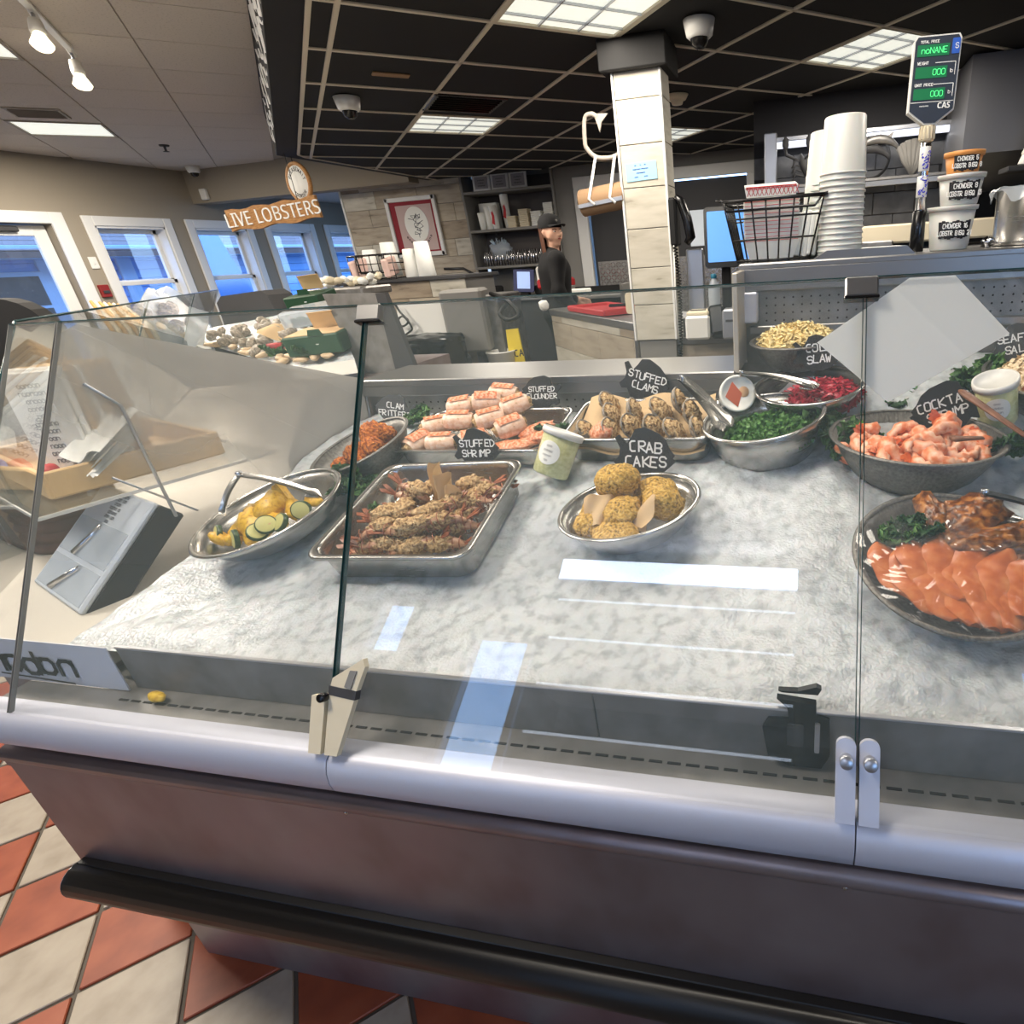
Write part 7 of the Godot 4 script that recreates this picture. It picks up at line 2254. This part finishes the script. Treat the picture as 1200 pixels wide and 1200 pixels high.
# ---------- left: the second case wing and what lies in the corner ----------
func left_side() -> void:
	# white ledge in the corner beyond the misted end glass
	var base := PackedVector2Array([Vector2(-1.2, -0.56), Vector2(-1.5, -0.56), Vector2(-3.6, -2.8), Vector2(-3.0, -3.3), Vector2(-1.2, -1.45)])
	var s := ms()
	flat_poly(s, base, 0.76, 0.80)
	var cor := thing("corner_ledge", "white ledge in the corner behind the misted end glass", "ledge", Vector3.ZERO)
	obj("top", s, mat("ledge_white", C(192, 186, 175), 0.55), cor)
	s = ms()
	var inset := PackedVector2Array([Vector2(-1.22, -0.6), Vector2(-1.5, -0.6), Vector2(-3.5, -2.75), Vector2(-3.0, -3.2), Vector2(-1.22, -1.4)])
	flat_poly(s, inset, 0.0, 0.76)
	obj("body", s, M.steel_front, cor)
	obj("front_edge", sp(-1.5, -1.195, 0.765, 0.80, -0.562, -0.552, 0.002), M.grey_paint, cor)
	# glass of the wing, running away at 45 degrees
	var wing := thing("wing_glass", "long glass front of the second case running away to the left", "glass panel", Vector3.ZERO)
	var a := Vector3(-1.295, 1.333, -0.77)
	var b := Vector3(-1.40, 0.80, -0.475)
	for k in 3:
		var l0 := 1.15 * k
		var l1 := 1.15 * (k + 1) - 0.004
		s = ms()
		var n := (b - a).cross(E1).normalized() * 0.003
		for sg in [-1.0, 1.0]:
			quad(s, a + E1 * l0 + n * sg, b + E1 * l0 + n * sg, b + E1 * l1 + n * sg, a + E1 * l1 + n * sg)
		obj("pane", s, M.glass, wing)
		obj("pane_edge", tb([a + E1 * l0, b + E1 * l0], 0.0025, 6), M.glass_edge, wing)
	obj("top_edge", tb([a, a + E1 * 3.4], 0.0025, 6), M.glass_edge, wing)
	var cg := ms()
	quad(cg, Vector3(-1.291, GY, GZ), Vector3(-1.40, 0.80, -0.475), Vector3(-1.295, 1.333, -0.77), Vector3(-1.291, 1.331, -0.757))
	obj("mitre_pane", cg, M.glass, wing)
	# mirrored hand-lettered card behind the front glass
	var card := thing("lettered_card", "white card with black script seen from behind, lower left inside the glass", "card", Vector3(-1.23, 0.777, -0.535))
	obj("sheet", bx(Vector3(0.34, 0.085, 0.002), 0.0, Vector3(0.0, 0.043, 0)), mat("card_white", C(206, 208, 216), 0.7), card)
	s = ms()
	write(s, "nabanc", 0.045, Transform3D(Basis(Vector3(-1, 0, 0), Vector3(0.16, 1, 0), Vector3(0, 0, 1)), Vector3(-0.035, 0.042, 0.0022)), 0.004, 0.3, 5)
	box(s, Vector3(-0.02, 0.008, 0.0022), Vector3(0.16, 0.003, 0.0004), Basis(Vector3.BACK, -0.05))
	obj("lettering", s, M.ink, card)
	# boxed cutlery lying on the ledge, clear windows in a white lid
	var P := [Vector3(-1.62, 0.815, -0.775), Vector3(-1.35, 0.815, -0.68), Vector3(-1.305, 0.96, -0.85), Vector3(-1.58, 0.96, -0.93)]
	var ux: Vector3 = (P[1] - P[0]).normalized()
	var vz: Vector3 = (P[0] - P[3])
	vz = (vz - ux * vz.dot(ux)).normalized()
	var bsx := Basis(ux, vz.cross(ux).normalized(), vz)
	var cx := thing("cutlery_box", "white boxed pack with clear windows and grey print lying on the corner ledge", "box", (P[0] + P[1] + P[2] + P[3]) / 4 - bsx.y * 0.06)
	cx.basis = bsx
	obj("tray", bx(Vector3(0.28, 0.05, 0.24), 0.004, Vector3(0, 0.026, 0)), M.charcoal_board, cx)
	obj("lid", bx(Vector3(0.282, 0.012, 0.242), 0.004, Vector3(0, 0.055, 0)), mat("pack_white", C(196, 204, 214), 0.35), cx)
	for k in 2:
		obj("window", sp(-0.13, 0.13, 0.0605, 0.0625, [-0.045, 0.045][k], [0.035, 0.112][k]), M.bag_plastic, cx)
		obj("cutlery", tb([Vector3(-0.0 + 0.03 * k, 0.0645, [-0.04, 0.05][k]), Vector3(-0.035, 0.064, [0.03, 0.105][k])], [0.005, 0.008], 8), M.chrome, cx)
	s = ms()
	for k in 7:
		write(s, ["oaon oaona", "aonaon oan", "onaon", "naonoa oo", "oanoano", "onan oan", "oao"][k], 0.0075, Transform3D(Basis(Vector3(1, 0, 0), Vector3(0, 0, -1), Vector3(0, 1, 0)), Vector3(0.0, 0.0618, -0.112 + k * 0.010)), 0.0009)
	obj("print", s, M.grey_ink, cx)
	# wooden tray with paper bags on a glass shelf
	var gs := thing("glass_shelf", "glass shelf in the corner carrying the wooden tray", "shelf", Vector3(-1.62, 0.988, -1.02))
	gs.rotation.y = deg_to_rad(-20)
	obj("pane", bx(Vector3(0.62, 0.006, 0.42)), M.glass, gs)
	obj("front_edge", bx(Vector3(0.62, 0.007, 0.003), 0.0, Vector3(0, 0, 0.21)), M.milky, gs)
	obj("side_edge", bx(Vector3(0.003, 0.007, 0.42), 0.0, Vector3(0.31, 0, 0)), M.milky, gs)
	obj("support", tb([Vector3(-0.3, 0, 0.2), Vector3(-0.3, -0.19, 0.2)], 0.004, 8), M.alu, gs)
	var tr := thing("wooden_tray", "shallow light-wood tray of paper bags on the corner glass shelf", "tray", Vector3(-1.62, 0.993, -1.007))
	tr.rotation.y = deg_to_rad(-20)
	obj("bottom", bx(Vector3(0.42, 0.008, 0.30), 0.0, Vector3(0, 0.005, 0)), M.wood_light, tr)
	for k in [-1, 1]:
		obj("side", bx(Vector3(0.43, 0.055, 0.012), 0.003, Vector3(0, 0.03, 0.15 * k)), M.wood_light, tr)
		obj("end", bx(Vector3(0.012, 0.055, 0.30), 0.003, Vector3(0.21 * k, 0.03, 0)), M.wood_light, tr)
	obj("tag", pz([Vector2(-0.05, 0.055), Vector2(0.04, 0.055), Vector2(-0.005, -0.03)], 0.003, T(Vector3(-0.12, 0.0, 0.16))), M.charcoal_board, tr)
	var xf := tr.transform
	mat("bag_kraft", C(186, 146, 88), 0.8)
	var tan_bag := fin(bx(Vector3(0.125, 0.225, 0.009), 0.003))
	var bx0 := Vector3(-1.572, 1.004, -0.905)
	for i in 10:
		var white: bool = i in [0, 1, 4]
		single("paper_bag", tan_bag, M.white_paper if white else M.bag_kraft, "white paper bag %s the upright sheaf in the wooden tray" % ["at the front of", "second in", "", "", "in the middle of"][i] if white else "tan paper bag standing in the upright sheaf in the wooden tray", "paper bag", T(bx0 + Vector3(0.004 * (i % 3), 0.113 + 0.006 * (i % 2), -i * 0.0125), -3 + i * 0.6, 10, [2, 0, -2, 1][i % 4]), "" if white else "tan paper bags in the wooden tray")
	s = ms()
	for k in 11:
		write(s, ["oanoan", "naonaon", "onaoa", "aonoan", "noa", "anoano", "onaon", "oan", "naon", "onoan", "noan"][k], 0.010, T(bx0 + Vector3(0, 0.113, 0), -3, 10, 2) * T(Vector3(0, 0.085 - k * 0.016, 0.0055)), 0.0011)
	single("bag_print", s, M.grey_ink, "grey printed lines on the foremost white paper bag", "print")
	for i in 10:
		s = ms(true)
		sheet(s, func(u: float, v: float) -> Vector3: return Vector3((u - 0.5) * 0.15, 0.05 * v + 0.012 * sin(u * 6 + i), (0.5 - v) * 0.11), 8, 6)
		single("white_envelope", s, M.white_paper, "white paper bag in the flat fanned pile at the right of the wooden tray", "paper bag", xf * T(Vector3(0.13 + i * 0.007, 0.014 + i * 0.007, 0.03), 8, -14 + i * 3, -4 + i), "white bags fanned in the wooden tray")
	var rb := thing("tape_rolls", "small red and blue rolls side by side at the front of the wooden tray", "tape", xf * Vector3(0.13, 0.033, 0.115))
	obj("roll", bl(Vector3(0.018, 0.022, 0.02), 0.15, 2, 3), M.red_plastic, rb).position = Vector3(-0.02, 0, 0)
	obj("roll", bl(Vector3(0.02, 0.016, 0.02), 0.15, 2, 4), M.blue_plastic, rb).position = Vector3(0.022, -0.004, 0.005)
	for i in 2:
		s = ms(true)
		sheet(s, func(u: float, v: float) -> Vector3: return Vector3((u - 0.5) * 0.16, v * 0.26, 0.02 * sin(v * 2.4)), 6, 10)
		single("kraft_folder", s, M.kraft if i == 0 else M.bag_kraft, ["yellow-brown paper folder leaning under the wooden tray at the left edge", "second tan folder leaning just behind it under the wooden tray"][i], "folder", T(Vector3(-1.86 + i * 0.06, 0.80, -0.98 - i * 0.05), -14, 30, 10))
	var bsk := thing("woven_basket", "dark brown woven basket under the wooden tray", "basket", Vector3(-1.80, 0.80, -0.98))
	for k in 6:
		obj("weave", lt([Vector2(0.09, k * 0.026), Vector2(0.098, k * 0.026 + 0.013), Vector2(0.09, k * 0.026 + 0.026)], 20), speckled("wicker", [[0.0, C(60, 34, 24)], [1.0, C(120, 78, 56)]], 0.05, Vector3.ONE * 6, 0.7) if not M.has("wicker") else M.wicker, bsk)
	wing_display()
	# chair made up for a dark shape at the frame's left edge
	var ch := thing("stand_in_chair", "dark rounded shape built as a chair at the left edge beyond the glass corner", "chair", Vector3(-3.1, 0, -1.78))
	obj("back", pz(rrect(0.5, 0.62, 0.16, 6), 0.07, T(Vector3(-0.05, 1.06, 0), 0, 20)), M.fabric_black, ch)
	obj("seat", bx(Vector3(0.45, 0.07, 0.42), 0.03, Vector3(-0.05, 0.5, 0.25)), M.fabric_black, ch)
	obj("stem", tb([Vector3(-0.05, 0.05, 0.1), Vector3(-0.05, 0.8, 0.02)], 0.03, 10), M.black_matt, ch)
	for k in 4:
		obj("leg", tb([Vector3(-0.05, 0.08, 0.1), Vector3(-0.05 + 0.28 * cos(k * PI / 2), 0.03, 0.1 + 0.28 * sin(k * PI / 2))], 0.018, 8), M.black_matt, ch)

func wing_display() -> void:
	# sloping bed of the second case; corners near-left, near-right, far-right, far-left
	var N := [Vector3(-2.54, 0.95, -2.5), Vector3(-2.16, 0.985, -2.5), Vector3(-3.18, 1.235, -3.6), Vector3(-4.0, 1.06, -3.2)]
	var B := func(u: float, v: float) -> Vector3: return N[0].lerp(N[1], u).lerp(N[3].lerp(N[2], u), v)
	var t := thing("oyster_bed", "sloping white display bed of the second case with shellfish on it", "display", Vector3.ZERO)
	var s := ms(true)
	sheet(s, func(u: float, v: float) -> Vector3: return B.call(u, v) + Vector3(0, 0.012 * sin(u * 9) * sin(v * 14), 0), 16, 24)
	obj("ice", s, M.ice, t)
	s = ms()
	quad(s, N[0] - Vector3(0, 0.06, 0), N[1] - Vector3(0, 0.06, 0), N[1] + Vector3(0, 0.005, 0), N[0] + Vector3(0, 0.005, 0))
	quad(s, N[1] - Vector3(0, 0.06, 0), N[2] - Vector3(0, 0.06, 0), N[2] + Vector3(0, 0.005, 0), N[1] + Vector3(0, 0.005, 0))
	obj("edge", s, M.white_plastic, t)
	s = ms()
	span(s, -2.6, -2.1, 0, 0.9, -3.2, -2.5)
	obj("cabinet", s, M.steel_front, t)
	var r := RandomNumberGenerator.new()
	r.seed = 14
	var proto := thing("shellfish", "pale grey clam in the heap on the far display bed", "clam", Vector3.ZERO, "clams heaped on the far bed")
	obj("shell", bl(Vector3(0.035, 0.02, 0.028), 0.16, 1.6, 2, 14), M.clam_shell, proto)
	for i in 42:
		var o: Node3D = proto if i == 0 else copy(proto, "shellfish", "pale grey clam in the heap on the far display bed")
		var cu := r.randf_range(0.0, 0.55)
		var cv := r.randf_range(0.28, 0.75)
		o.set_meta("label", "pale grey clam in the heap %s the far display bed" % zone(cu - 0.28, 0.52 - cv, 0.1))
		o.transform = T(B.call(cu, cv) + Vector3(0, 0.02 + 0.05 * r.randf(), 0), r.randf() * 60, r.randf() * 360, r.randf() * 60)
	for i in 26:
		var f := ms(true)
		blob(f, Vector3.ZERO, Vector3(0.05, 0.014, 0.024), 0.3, 1.8, i, Basis(), 12)
		single("fish_piece", f, mat("pale_fish", C(196, 172, 140), 0.5) if not M.has("pale_fish") else M.pale_fish, "pale strip of fish scattered at the front of the far display bed", "fish", T(B.call(r.randf_range(-0.05, 0.75), r.randf_range(0.02, 0.6)) + Vector3(0, 0.03, 0), r.randf_range(-10, 20), r.randf() * 360, r.randf_range(-15, 15)), "pale fish strips on the far bed")
	for i in 4:
		kale(["sprig of parsley at the front edge of the far display bed", "sprig of parsley beside the red sauce cup", "sprig of parsley in front of the green box", "sprig of parsley among the far clams"][i], B.call([0.1, 0.4, 0.62, 0.75][i], [0.16, 0.05, 0.12, 0.5][i]) + Vector3(0, 0.03, 0), Vector3(10, 50 * i, 0), 0.09, 0.035, 4, 50 + i, "parsley_sprig").set_meta("group", "parsley on the far bed")
	var cup := thing("sauce_cup", "small clear cup of red sauce on the far display bed", "cup", B.call(0.18, 0.2) + Vector3(0, 0.02, 0))
	obj("sauce", lt([Vector2(0, 0), Vector2(0.034, 0), Vector2(0.042, 0.06), Vector2(0, 0.06)], 20), M.red_plastic, cup)
	obj("cup", lt([Vector2(0.035, -0.001), Vector2(0.045, 0.07), Vector2(0.047, 0.07)], 20), M.film, cup)
	for k in 2:
		var at: Vector3 = [Vector3(-2.40, 1.03, -2.62), Vector3(-2.98, 1.2, -3.25)][k]
		var bx_ := thing("takeout_box", ["dark green takeout box with tan paper at the near end of the far bed", "smaller dark green takeout box at the back of the far bed"][k], "box", at, "green takeout boxes")
		bx_.rotation = Vector3(0.14, 0.12, 0.05)
		var w: float = [0.3, 0.22][k]
		obj("box", bx(Vector3(w, 0.095 - 0.02 * k, 0.2), 0.006, Vector3(0, 0.045, 0)), M.green_box, bx_)
		obj("lining", bx(Vector3(w - 0.02, 0.004, 0.18), 0.0, Vector3(0, 0.094 - 0.02 * k, 0)), M.parchment, bx_)
		obj("tab", pz([Vector2(-0.04, 0.0), Vector2(0.04, 0.0), Vector2(0.03, 0.03), Vector2(-0.03, 0.03)], 0.006, T(Vector3(0.04, 0.09, 0.101))), M.green_box, bx_)
		var pp := ms(true)
		sheet(pp, func(u: float, v: float) -> Vector3: return Vector3((u - 0.5) * 0.14 + 0.05 * v, 0.095 + 0.09 * sin(v * 1.7), -0.06 + 0.08 * v), 10, 10)
		obj("paper", pp, M.parchment, bx_)
		var mk := ms()
		write(mk, "ooo", 0.006, T(Vector3(0.03, 0.05, 0.1015)), 0.0008)
		obj("logo", mk, M.chalk, bx_)
	single("clear_clamshell", bx(Vector3(0.3, 0.09, 0.2), 0.01), M.bag_plastic, "clear plastic clamshell pack behind the near green box", "plastic box", T(Vector3(-2.72, 1.18, -2.95), 8, 20, 6))
	s = ms(true)
	sheet(s, func(u: float, v: float) -> Vector3: return Vector3((u - 0.5) * 0.2, 0.03 * sin(u * 5 + v * 2), (v - 0.5) * 0.16), 10, 8)
	single("parchment_sheet", s, M.parchment, "crumpled tan paper among the shellfish on the far bed", "paper", T(B.call(0.45, 0.42) + Vector3(0, 0.06, 0), 10, 30, 0))
	var hl := thing("shellfish_tray", "steel tray heaped with pale shellfish at the far end beside the basket", "tray", Vector3(-2.95, 1.25, -3.55))
	obj("tray", bx(Vector3(0.42, 0.05, 0.3), 0.01, Vector3(0, 0.02, 0)), M.steel_dull, hl)
	for i in 16:
		var o := copy(proto, "shellfish", "white shellfish piece heaped on the steel tray at the far end")
		o.set_meta("group", "shellfish on the far tray")
		o.get_child(0).material_override = M.white_paper if i % 2 else M.cream
		o.transform = T(hl.position + Vector3(r.randf_range(-0.18, 0.18), 0.06 + 0.04 * r.randf(), r.randf_range(-0.1, 0.12)), r.randf() * 60, r.randf() * 360, 0)
	# stainless end panels of the wing
	var ep := thing("wing_end_panel", "dull stainless end panels of the second case behind the left glass joint", "panel", Vector3(0, 0, -2.62))
	obj("panel", pz([Vector2(-2.33, 1.29), Vector2(-2.02, 1.28), Vector2(-2.0, 0.6), Vector2(-2.30, 0.6), Vector2(-2.25, 0.97)], 0.02), M.steel_dull, ep)
	obj("panel", pz([Vector2(-2.03, 1.28), Vector2(-1.98, 1.28), Vector2(-1.86, 0.6), Vector2(-2.03, 0.6)], 0.03), M.dark_grey, ep)
	# dark till and clutter against the windows
	var tl := thing("dark_till", "dark till seen from behind, with its rounded top, before the windows", "till", Vector3(-3.62, 1.0, -3.5))
	obj("housing", pz([Vector2(-0.26, 0), Vector2(0.24, 0.0), Vector2(0.17, 0.28), Vector2(0.12, 0.31), Vector2(-0.2, 0.29), Vector2(-0.25, 0.25)], 0.2), M.dark_grey, tl)
	obj("base", bx(Vector3(0.6, 1.0, 0.4), 0.01, Vector3(0, -0.5, 0)), M.charcoal_board, tl)
	single("red_card", bx(Vector3(0.1, 0.12, 0.02), 0.006), mat("dark_red", C(128, 44, 48), 0.6), "dark red box beside the dark till", "box", T(Vector3(-3.2, 1.15, -3.42), 0, 10, -4))
	for i in 3:
		single("white_notice", pz([Vector2(-0.1, 0), Vector2(0.12, 0), Vector2(0.02, 0.16), Vector2(-0.02, 0.14)], 0.004), M.white_paper, ["tilted white card left of the dark till", "second white card overlapping the first beside the till", "white card propped low left of the dark till"][i], "card", T(Vector3(-3.7 - 0.14 * i, 1.02 + 0.03 * i, -3.0), 0, 0, [-8, 20, 5][i]))
	for i in 8:
		s = ms(true)
		tube(s, [Vector3(0, 0, 0), Vector3(0.03, 0.12, 0.0), Vector3(-0.04 + 0.01 * i, 0.26, 0)], [0.008, 0.01, 0.006], 6)
		single("dried_reed", s, M.bag_kraft if i % 2 else M.cream, "pale dry stalk in the bundle behind the wing glass", "stalk", T(Vector3(-3.02 - 0.035 * i, 1.08, -2.3), 0, 0, 22), "dry stalks behind the wing glass")
	single("plastic_bag", bl(Vector3(0.17, 0.15, 0.1), 0.45, 2.2, 6), M.bag_plastic, "crumpled clear plastic bag behind the wing glass before the windows", "bag", T(Vector3(-3.3, 1.2, -2.6)))

# ---------- fittings on walls and ceilings ----------
func fittings() -> void:
	# track with two lit spots
	var tk := thing("light_track", "pale ceiling track of the spot lamps at the upper left", "light track", ab(4.2, -0.72, CEIL_HIGH - 0.015))
	tk.basis = DIAG
	obj("rail", bx(Vector3(0.035, 0.025, 2.3), 0.004), M.white_plastic, tk)
	for i in 2:
		var at := ab([4.72, 5.36][i], -0.72, CEIL_HIGH - 0.03)
		var sp_ := thing("track_spot", ["lit track spot lamp nearest the top edge of the frame", "lit track spot lamp at the end of the ceiling track"][i], "spot lamp", at, "lit track spots")
		sp_.basis = DIAG * Basis(Vector3.RIGHT, -0.5 + 0.25 * i)
		obj("adapter", bx(Vector3(0.03, 0.02, 0.09), 0.005, Vector3(0, 0.0, 0)), M.white_plastic, sp_)
		obj("stem", tb([Vector3(0, 0, 0), Vector3(0, -0.05, 0)], 0.008, 8), M.alu, sp_)
		obj("socket", lt([Vector2(0, -0.12), Vector2(0.03, -0.12), Vector2(0.032, -0.1), Vector2(0.026, -0.05), Vector2(0, -0.045)], 20), M.white_plastic, sp_)
		obj("bulb", lt([Vector2(0, -0.19), Vector2(0.036, -0.188), Vector2(0.044, -0.175), Vector2(0.03, -0.14), Vector2(0.022, -0.12), Vector2(0, -0.12)], 22), M.bulb_glow, sp_)
		var l := SpotLight3D.new()
		put(l, "spot_light", sp_)
		l.position = Vector3(0, -0.2, 0)
		l.rotation = Vector3(-PI / 2, 0, 0)
		l.spot_angle = 50
		l.spot_range = 12
		l.light_size = 0.04
		l.light_energy = 0.8
		l.light_color = C(255, 232, 196)
		l.shadow_enabled = true
	for i in 3:
		var d := thing("dome_camera", ["white dome camera under the black ceiling left of the middle light panel", "white dome camera high under the black ceiling right of the pillar", "small dark dome camera at the top of the window wall's corner"][i], "camera", [Vector3(-2.75, CEIL_LOW - 0.01, -3.73), Vector3(-0.52, CEIL_LOW - 0.01, -3.33), Vector3(-7.3, 2.674, -6.75)][i], "dome cameras")
		var k: float = [1.0, 1.0, 1.0][i]
		obj("housing", lt([Vector2(0, -0.07), Vector2(0.05, -0.07), Vector2(0.062, -0.06), Vector2(0.075, 0), Vector2(0, 0)], 28), M.white_plastic, d)
		obj("dome", lt([Vector2(0, -0.112), Vector2(0.02, -0.108), Vector2(0.036, -0.096), Vector2(0.044, -0.07)], 24), M.black_gloss, d)
	single("ceiling_patch", bx(Vector3(0.19, 0.008, 0.06), 0.003), M.kraft, "tan strip-shaped fitting on a black ceiling tile", "fitting", Transform3D(DIAG, Vector3(-2.25, CEIL_LOW - 0.007, -3.47)))
	var sd := thing("smoke_detector", "cream smoke detector half hidden behind the pillar top", "smoke detector", Vector3(-0.90, CEIL_LOW - 0.008, -4.66))
	obj("base", lt([Vector2(0, -0.03), Vector2(0.06, -0.03), Vector2(0.08, 0), Vector2(0, 0)], 24), M.cream, sd)
	obj("cap", lt([Vector2(0, -0.055), Vector2(0.035, -0.055), Vector2(0.045, -0.03), Vector2(0, -0.03)], 24), M.cream, sd)
	for k in 2:
		var v := thing("air_vent", ["dark ceiling vent in the black tiles behind the left dome camera", "pale slatted air vent beside the glaring ceiling panel"][k], "air vent", ab([4.6, 7.22][k], [1.28, -1.32][k], [CEIL_LOW - 0.008, CEIL_HIGH - 0.006][k]))
		v.basis = DIAG if k == 0 else DIAG.scaled(Vector3(0.72, 1, 0.72))
		var m: Material = M.black_gloss if k == 0 else M.bar_pale
		for q in [[0, 0.2, 0.46, 0.03], [0, -0.2, 0.46, 0.03], [0.21, 0, 0.03, 0.4], [-0.21, 0, 0.03, 0.4]]:
			obj("frame", bx(Vector3(q[2], 0.012, q[3]), 0.003, Vector3(q[0], 0, q[1])), m, v)
		for j in 7:
			obj("slat", bx(Vector3(0.4, 0.003, 0.034), 0.0, Vector3.ZERO), m, v, T(Vector3(0, -0.002, -0.16 + j * 0.053), 35))
		obj("duct", bx(Vector3(0.4, 0.002, 0.38), 0.0, Vector3(0, 0.006, 0)), M.black_matt if k == 0 else M.grey_paint, v)
	var sk := thing("sprinkler", "small dark sprinkler head in the pale ceiling", "sprinkler", Vector3(-6.4, CEIL_HIGH, -5.69))
	obj("plate", lt([Vector2(0, -0.012), Vector2(0.04, -0.012), Vector2(0.045, 0), Vector2(0, 0)], 18), M.dark_grey, sk)
	obj("head", lt([Vector2(0, -0.06), Vector2(0.03, -0.058), Vector2(0.01, -0.05), Vector2(0.012, -0.01), Vector2(0, -0.01)], 14), M.dark_grey, sk)
	single("wall_speaker", bx(Vector3(0.09, 0.12, 0.05), 0.008), M.white_plastic, "small white box on the face of the tan bulkhead", "speaker", T(Vector3(-7.45, 2.4, -6.92)))
	var sw := thing("light_switch", "white switch plate between the door and the first window", "switch", Vector3(-7.695, 1.66, -5.51))
	obj("plate", bx(Vector3(0.01, 0.12, 0.08), 0.003), M.white_plastic, sw)
	obj("toggle", bx(Vector3(0.014, 0.03, 0.012), 0.002, Vector3(0.008, 0, 0)), M.white_trim, sw)
	var fa := thing("fire_alarm", "dark red fire alarm box under the switch plate", "alarm", Vector3(-7.69, 1.37, -5.49))
	obj("box", bx(Vector3(0.04, 0.13, 0.1), 0.006), mat("alarm_red", C(132, 34, 30), 0.5), fa)
	obj("lever", bx(Vector3(0.012, 0.03, 0.06), 0.003, Vector3(0.024, -0.01, 0)), M.dark_grey, fa)
	var ex := thing("exit_sign", "corner of a white and red exit sign at the left edge above the door", "sign", Vector3(-7.66, 2.32, -4.74))
	obj("box", bx(Vector3(0.05, 0.2, 0.3), 0.008), M.white_plastic, ex)
	obj("lettering", type_mesh("EXIT", 0.15, ["Droid Sans"], 700, 0.004), M.red_plastic, ex, T(Vector3(0.027, 0.0, 0), 0, 90))
	# hanging signs
	var ls := thing("hanging_sign", "carved wooden board lettered live lobsters hanging before the windows", "sign", Vector3(-4.72, 1.905, -5.0))
	ls.rotation.z = 0.05
	ls.rotation.y = 0.0
	var plank := []
	for i in 13:
		plank.append(Vector2(-0.49 + i * 0.0817, -0.085 + 0.012 * sin(i * 1.3)))
	for i in 13:
		plank.append(Vector2(0.49 - i * 0.0817, 0.085 + 0.010 * sin(i * 1.7 + 1)))
	obj("board", pz(plank, 0.03), speckled("sign_wood", [[0.0, C(140, 96, 52)], [0.6, C(178, 130, 78)], [1.0, C(196, 150, 98)]], 0.015, Vector3(2, 14, 2), 0.7), ls)
	obj("lettering", type_mesh("LIVE LOBSTERS", 0.155, ["Droid Sans"], 400, 0.008), M.chalk, ls, T(Vector3(0, 0, 0.018)))
	for k in [1]:
		obj("cord", tb([Vector3(0.3 * k, 0.08, 0), Vector3(0.3 * k + 0.02, 0.43, 0)], 0.003, 5), M.black_matt, ls)
	var rs := thing("round_sign", "round white sign with a wooden ring hanging above the live lobsters board", "sign", Vector3(-4.41, 2.135, -5.06))
	rs.rotation_degrees = Vector3(0, -15, 3)
	rs.scale = Vector3.ONE * 0.9
	obj("ring", lt([Vector2(0, -0.015), Vector2(0.175, -0.015), Vector2(0.18, 0), Vector2(0.175, 0.015), Vector2(0.15, 0.015), Vector2(0.145, 0.008), Vector2(0, 0.008)], 36, T(Vector3.ZERO, 90)), M.sign_wood, rs)
	obj("face", lt([Vector2(0, 0.009), Vector2(0.146, 0.009), Vector2(0.144, 0.012), Vector2(0, 0.012)], 36, T(Vector3.ZERO, 90)), M.white_paper, rs)
	var s := ms()
	for i in 10:
		var a := 2.6 - i * 0.27
		write(s, "PLEASEWAIT"[i], 0.03, Transform3D(Basis(Vector3.BACK, a - PI / 2), Vector3(cos(a) * 0.115, sin(a) * 0.115, 0.0125)), 0.003)
	for i in 7:
		var a := 3.9 + i * 0.25
		write(s, "TOORDER"[i], 0.026, Transform3D(Basis(Vector3.BACK, a + PI / 2), Vector3(cos(a) * 0.115, sin(a) * 0.115, 0.0125)), 0.003)
	obj("lettering", s, M.ink, rs)
	obj("cord", tb([Vector3(0, 0.15, 0), Vector3(0, 0.22, 0)], 0.004, 5), M.black_matt, rs)
	# merchandiser cooler behind the customers: the front glass reflects its lit shelf edges
	var ck := thing("display_cooler", "tall open cooler with lit shelf edges, its streaks reflected in the front glass", "cooler", Vector3(-0.86, 0, 2.72))
	obj("back", sp(-0.85, 0.85, 0, 2.5, 0.2, 0.25), M.grey_paint, ck)
	for x in [-0.87, 0.87]:
		obj("side", sp(x - 0.02, x + 0.02, 0, 2.42, -0.35, 0.25), M.grey_paint, ck)
	var led := glow("led_strip", C(214, 230, 255), 3.0)
	for y in [0.6, 1.0, 1.38, 1.69, 2.01, 2.3]:
		obj("shelf", sp(-0.85, 0.85, y, y + 0.02, -0.3, 0.2, 0.003), M.white_trim, ck)
		obj("light_strip", sp(-0.84, 0.84, y + 0.002, y + 0.018, -0.305, -0.3), led, ck)
	obj("canopy", sp(-0.87, 0.87, 2.40, 2.62, -0.36, 0.25, 0.01), M.white_plastic, ck)
	obj("light_header", sp(-0.85, 0.85, 2.44, 2.6, -0.37, -0.36), glow("header_light", C(150, 186, 250), 2.2), ck)
	var hl := AreaLight3D.new()
	put(hl, "header_glow", ck)
	hl.area_size = Vector2(1.7, 0.16)
	hl.position = Vector3(0, 2.52, -0.38)
	hl.light_energy = 1.0
	hl.light_color = C(220, 232, 255)
	hl.shadow_enabled = true
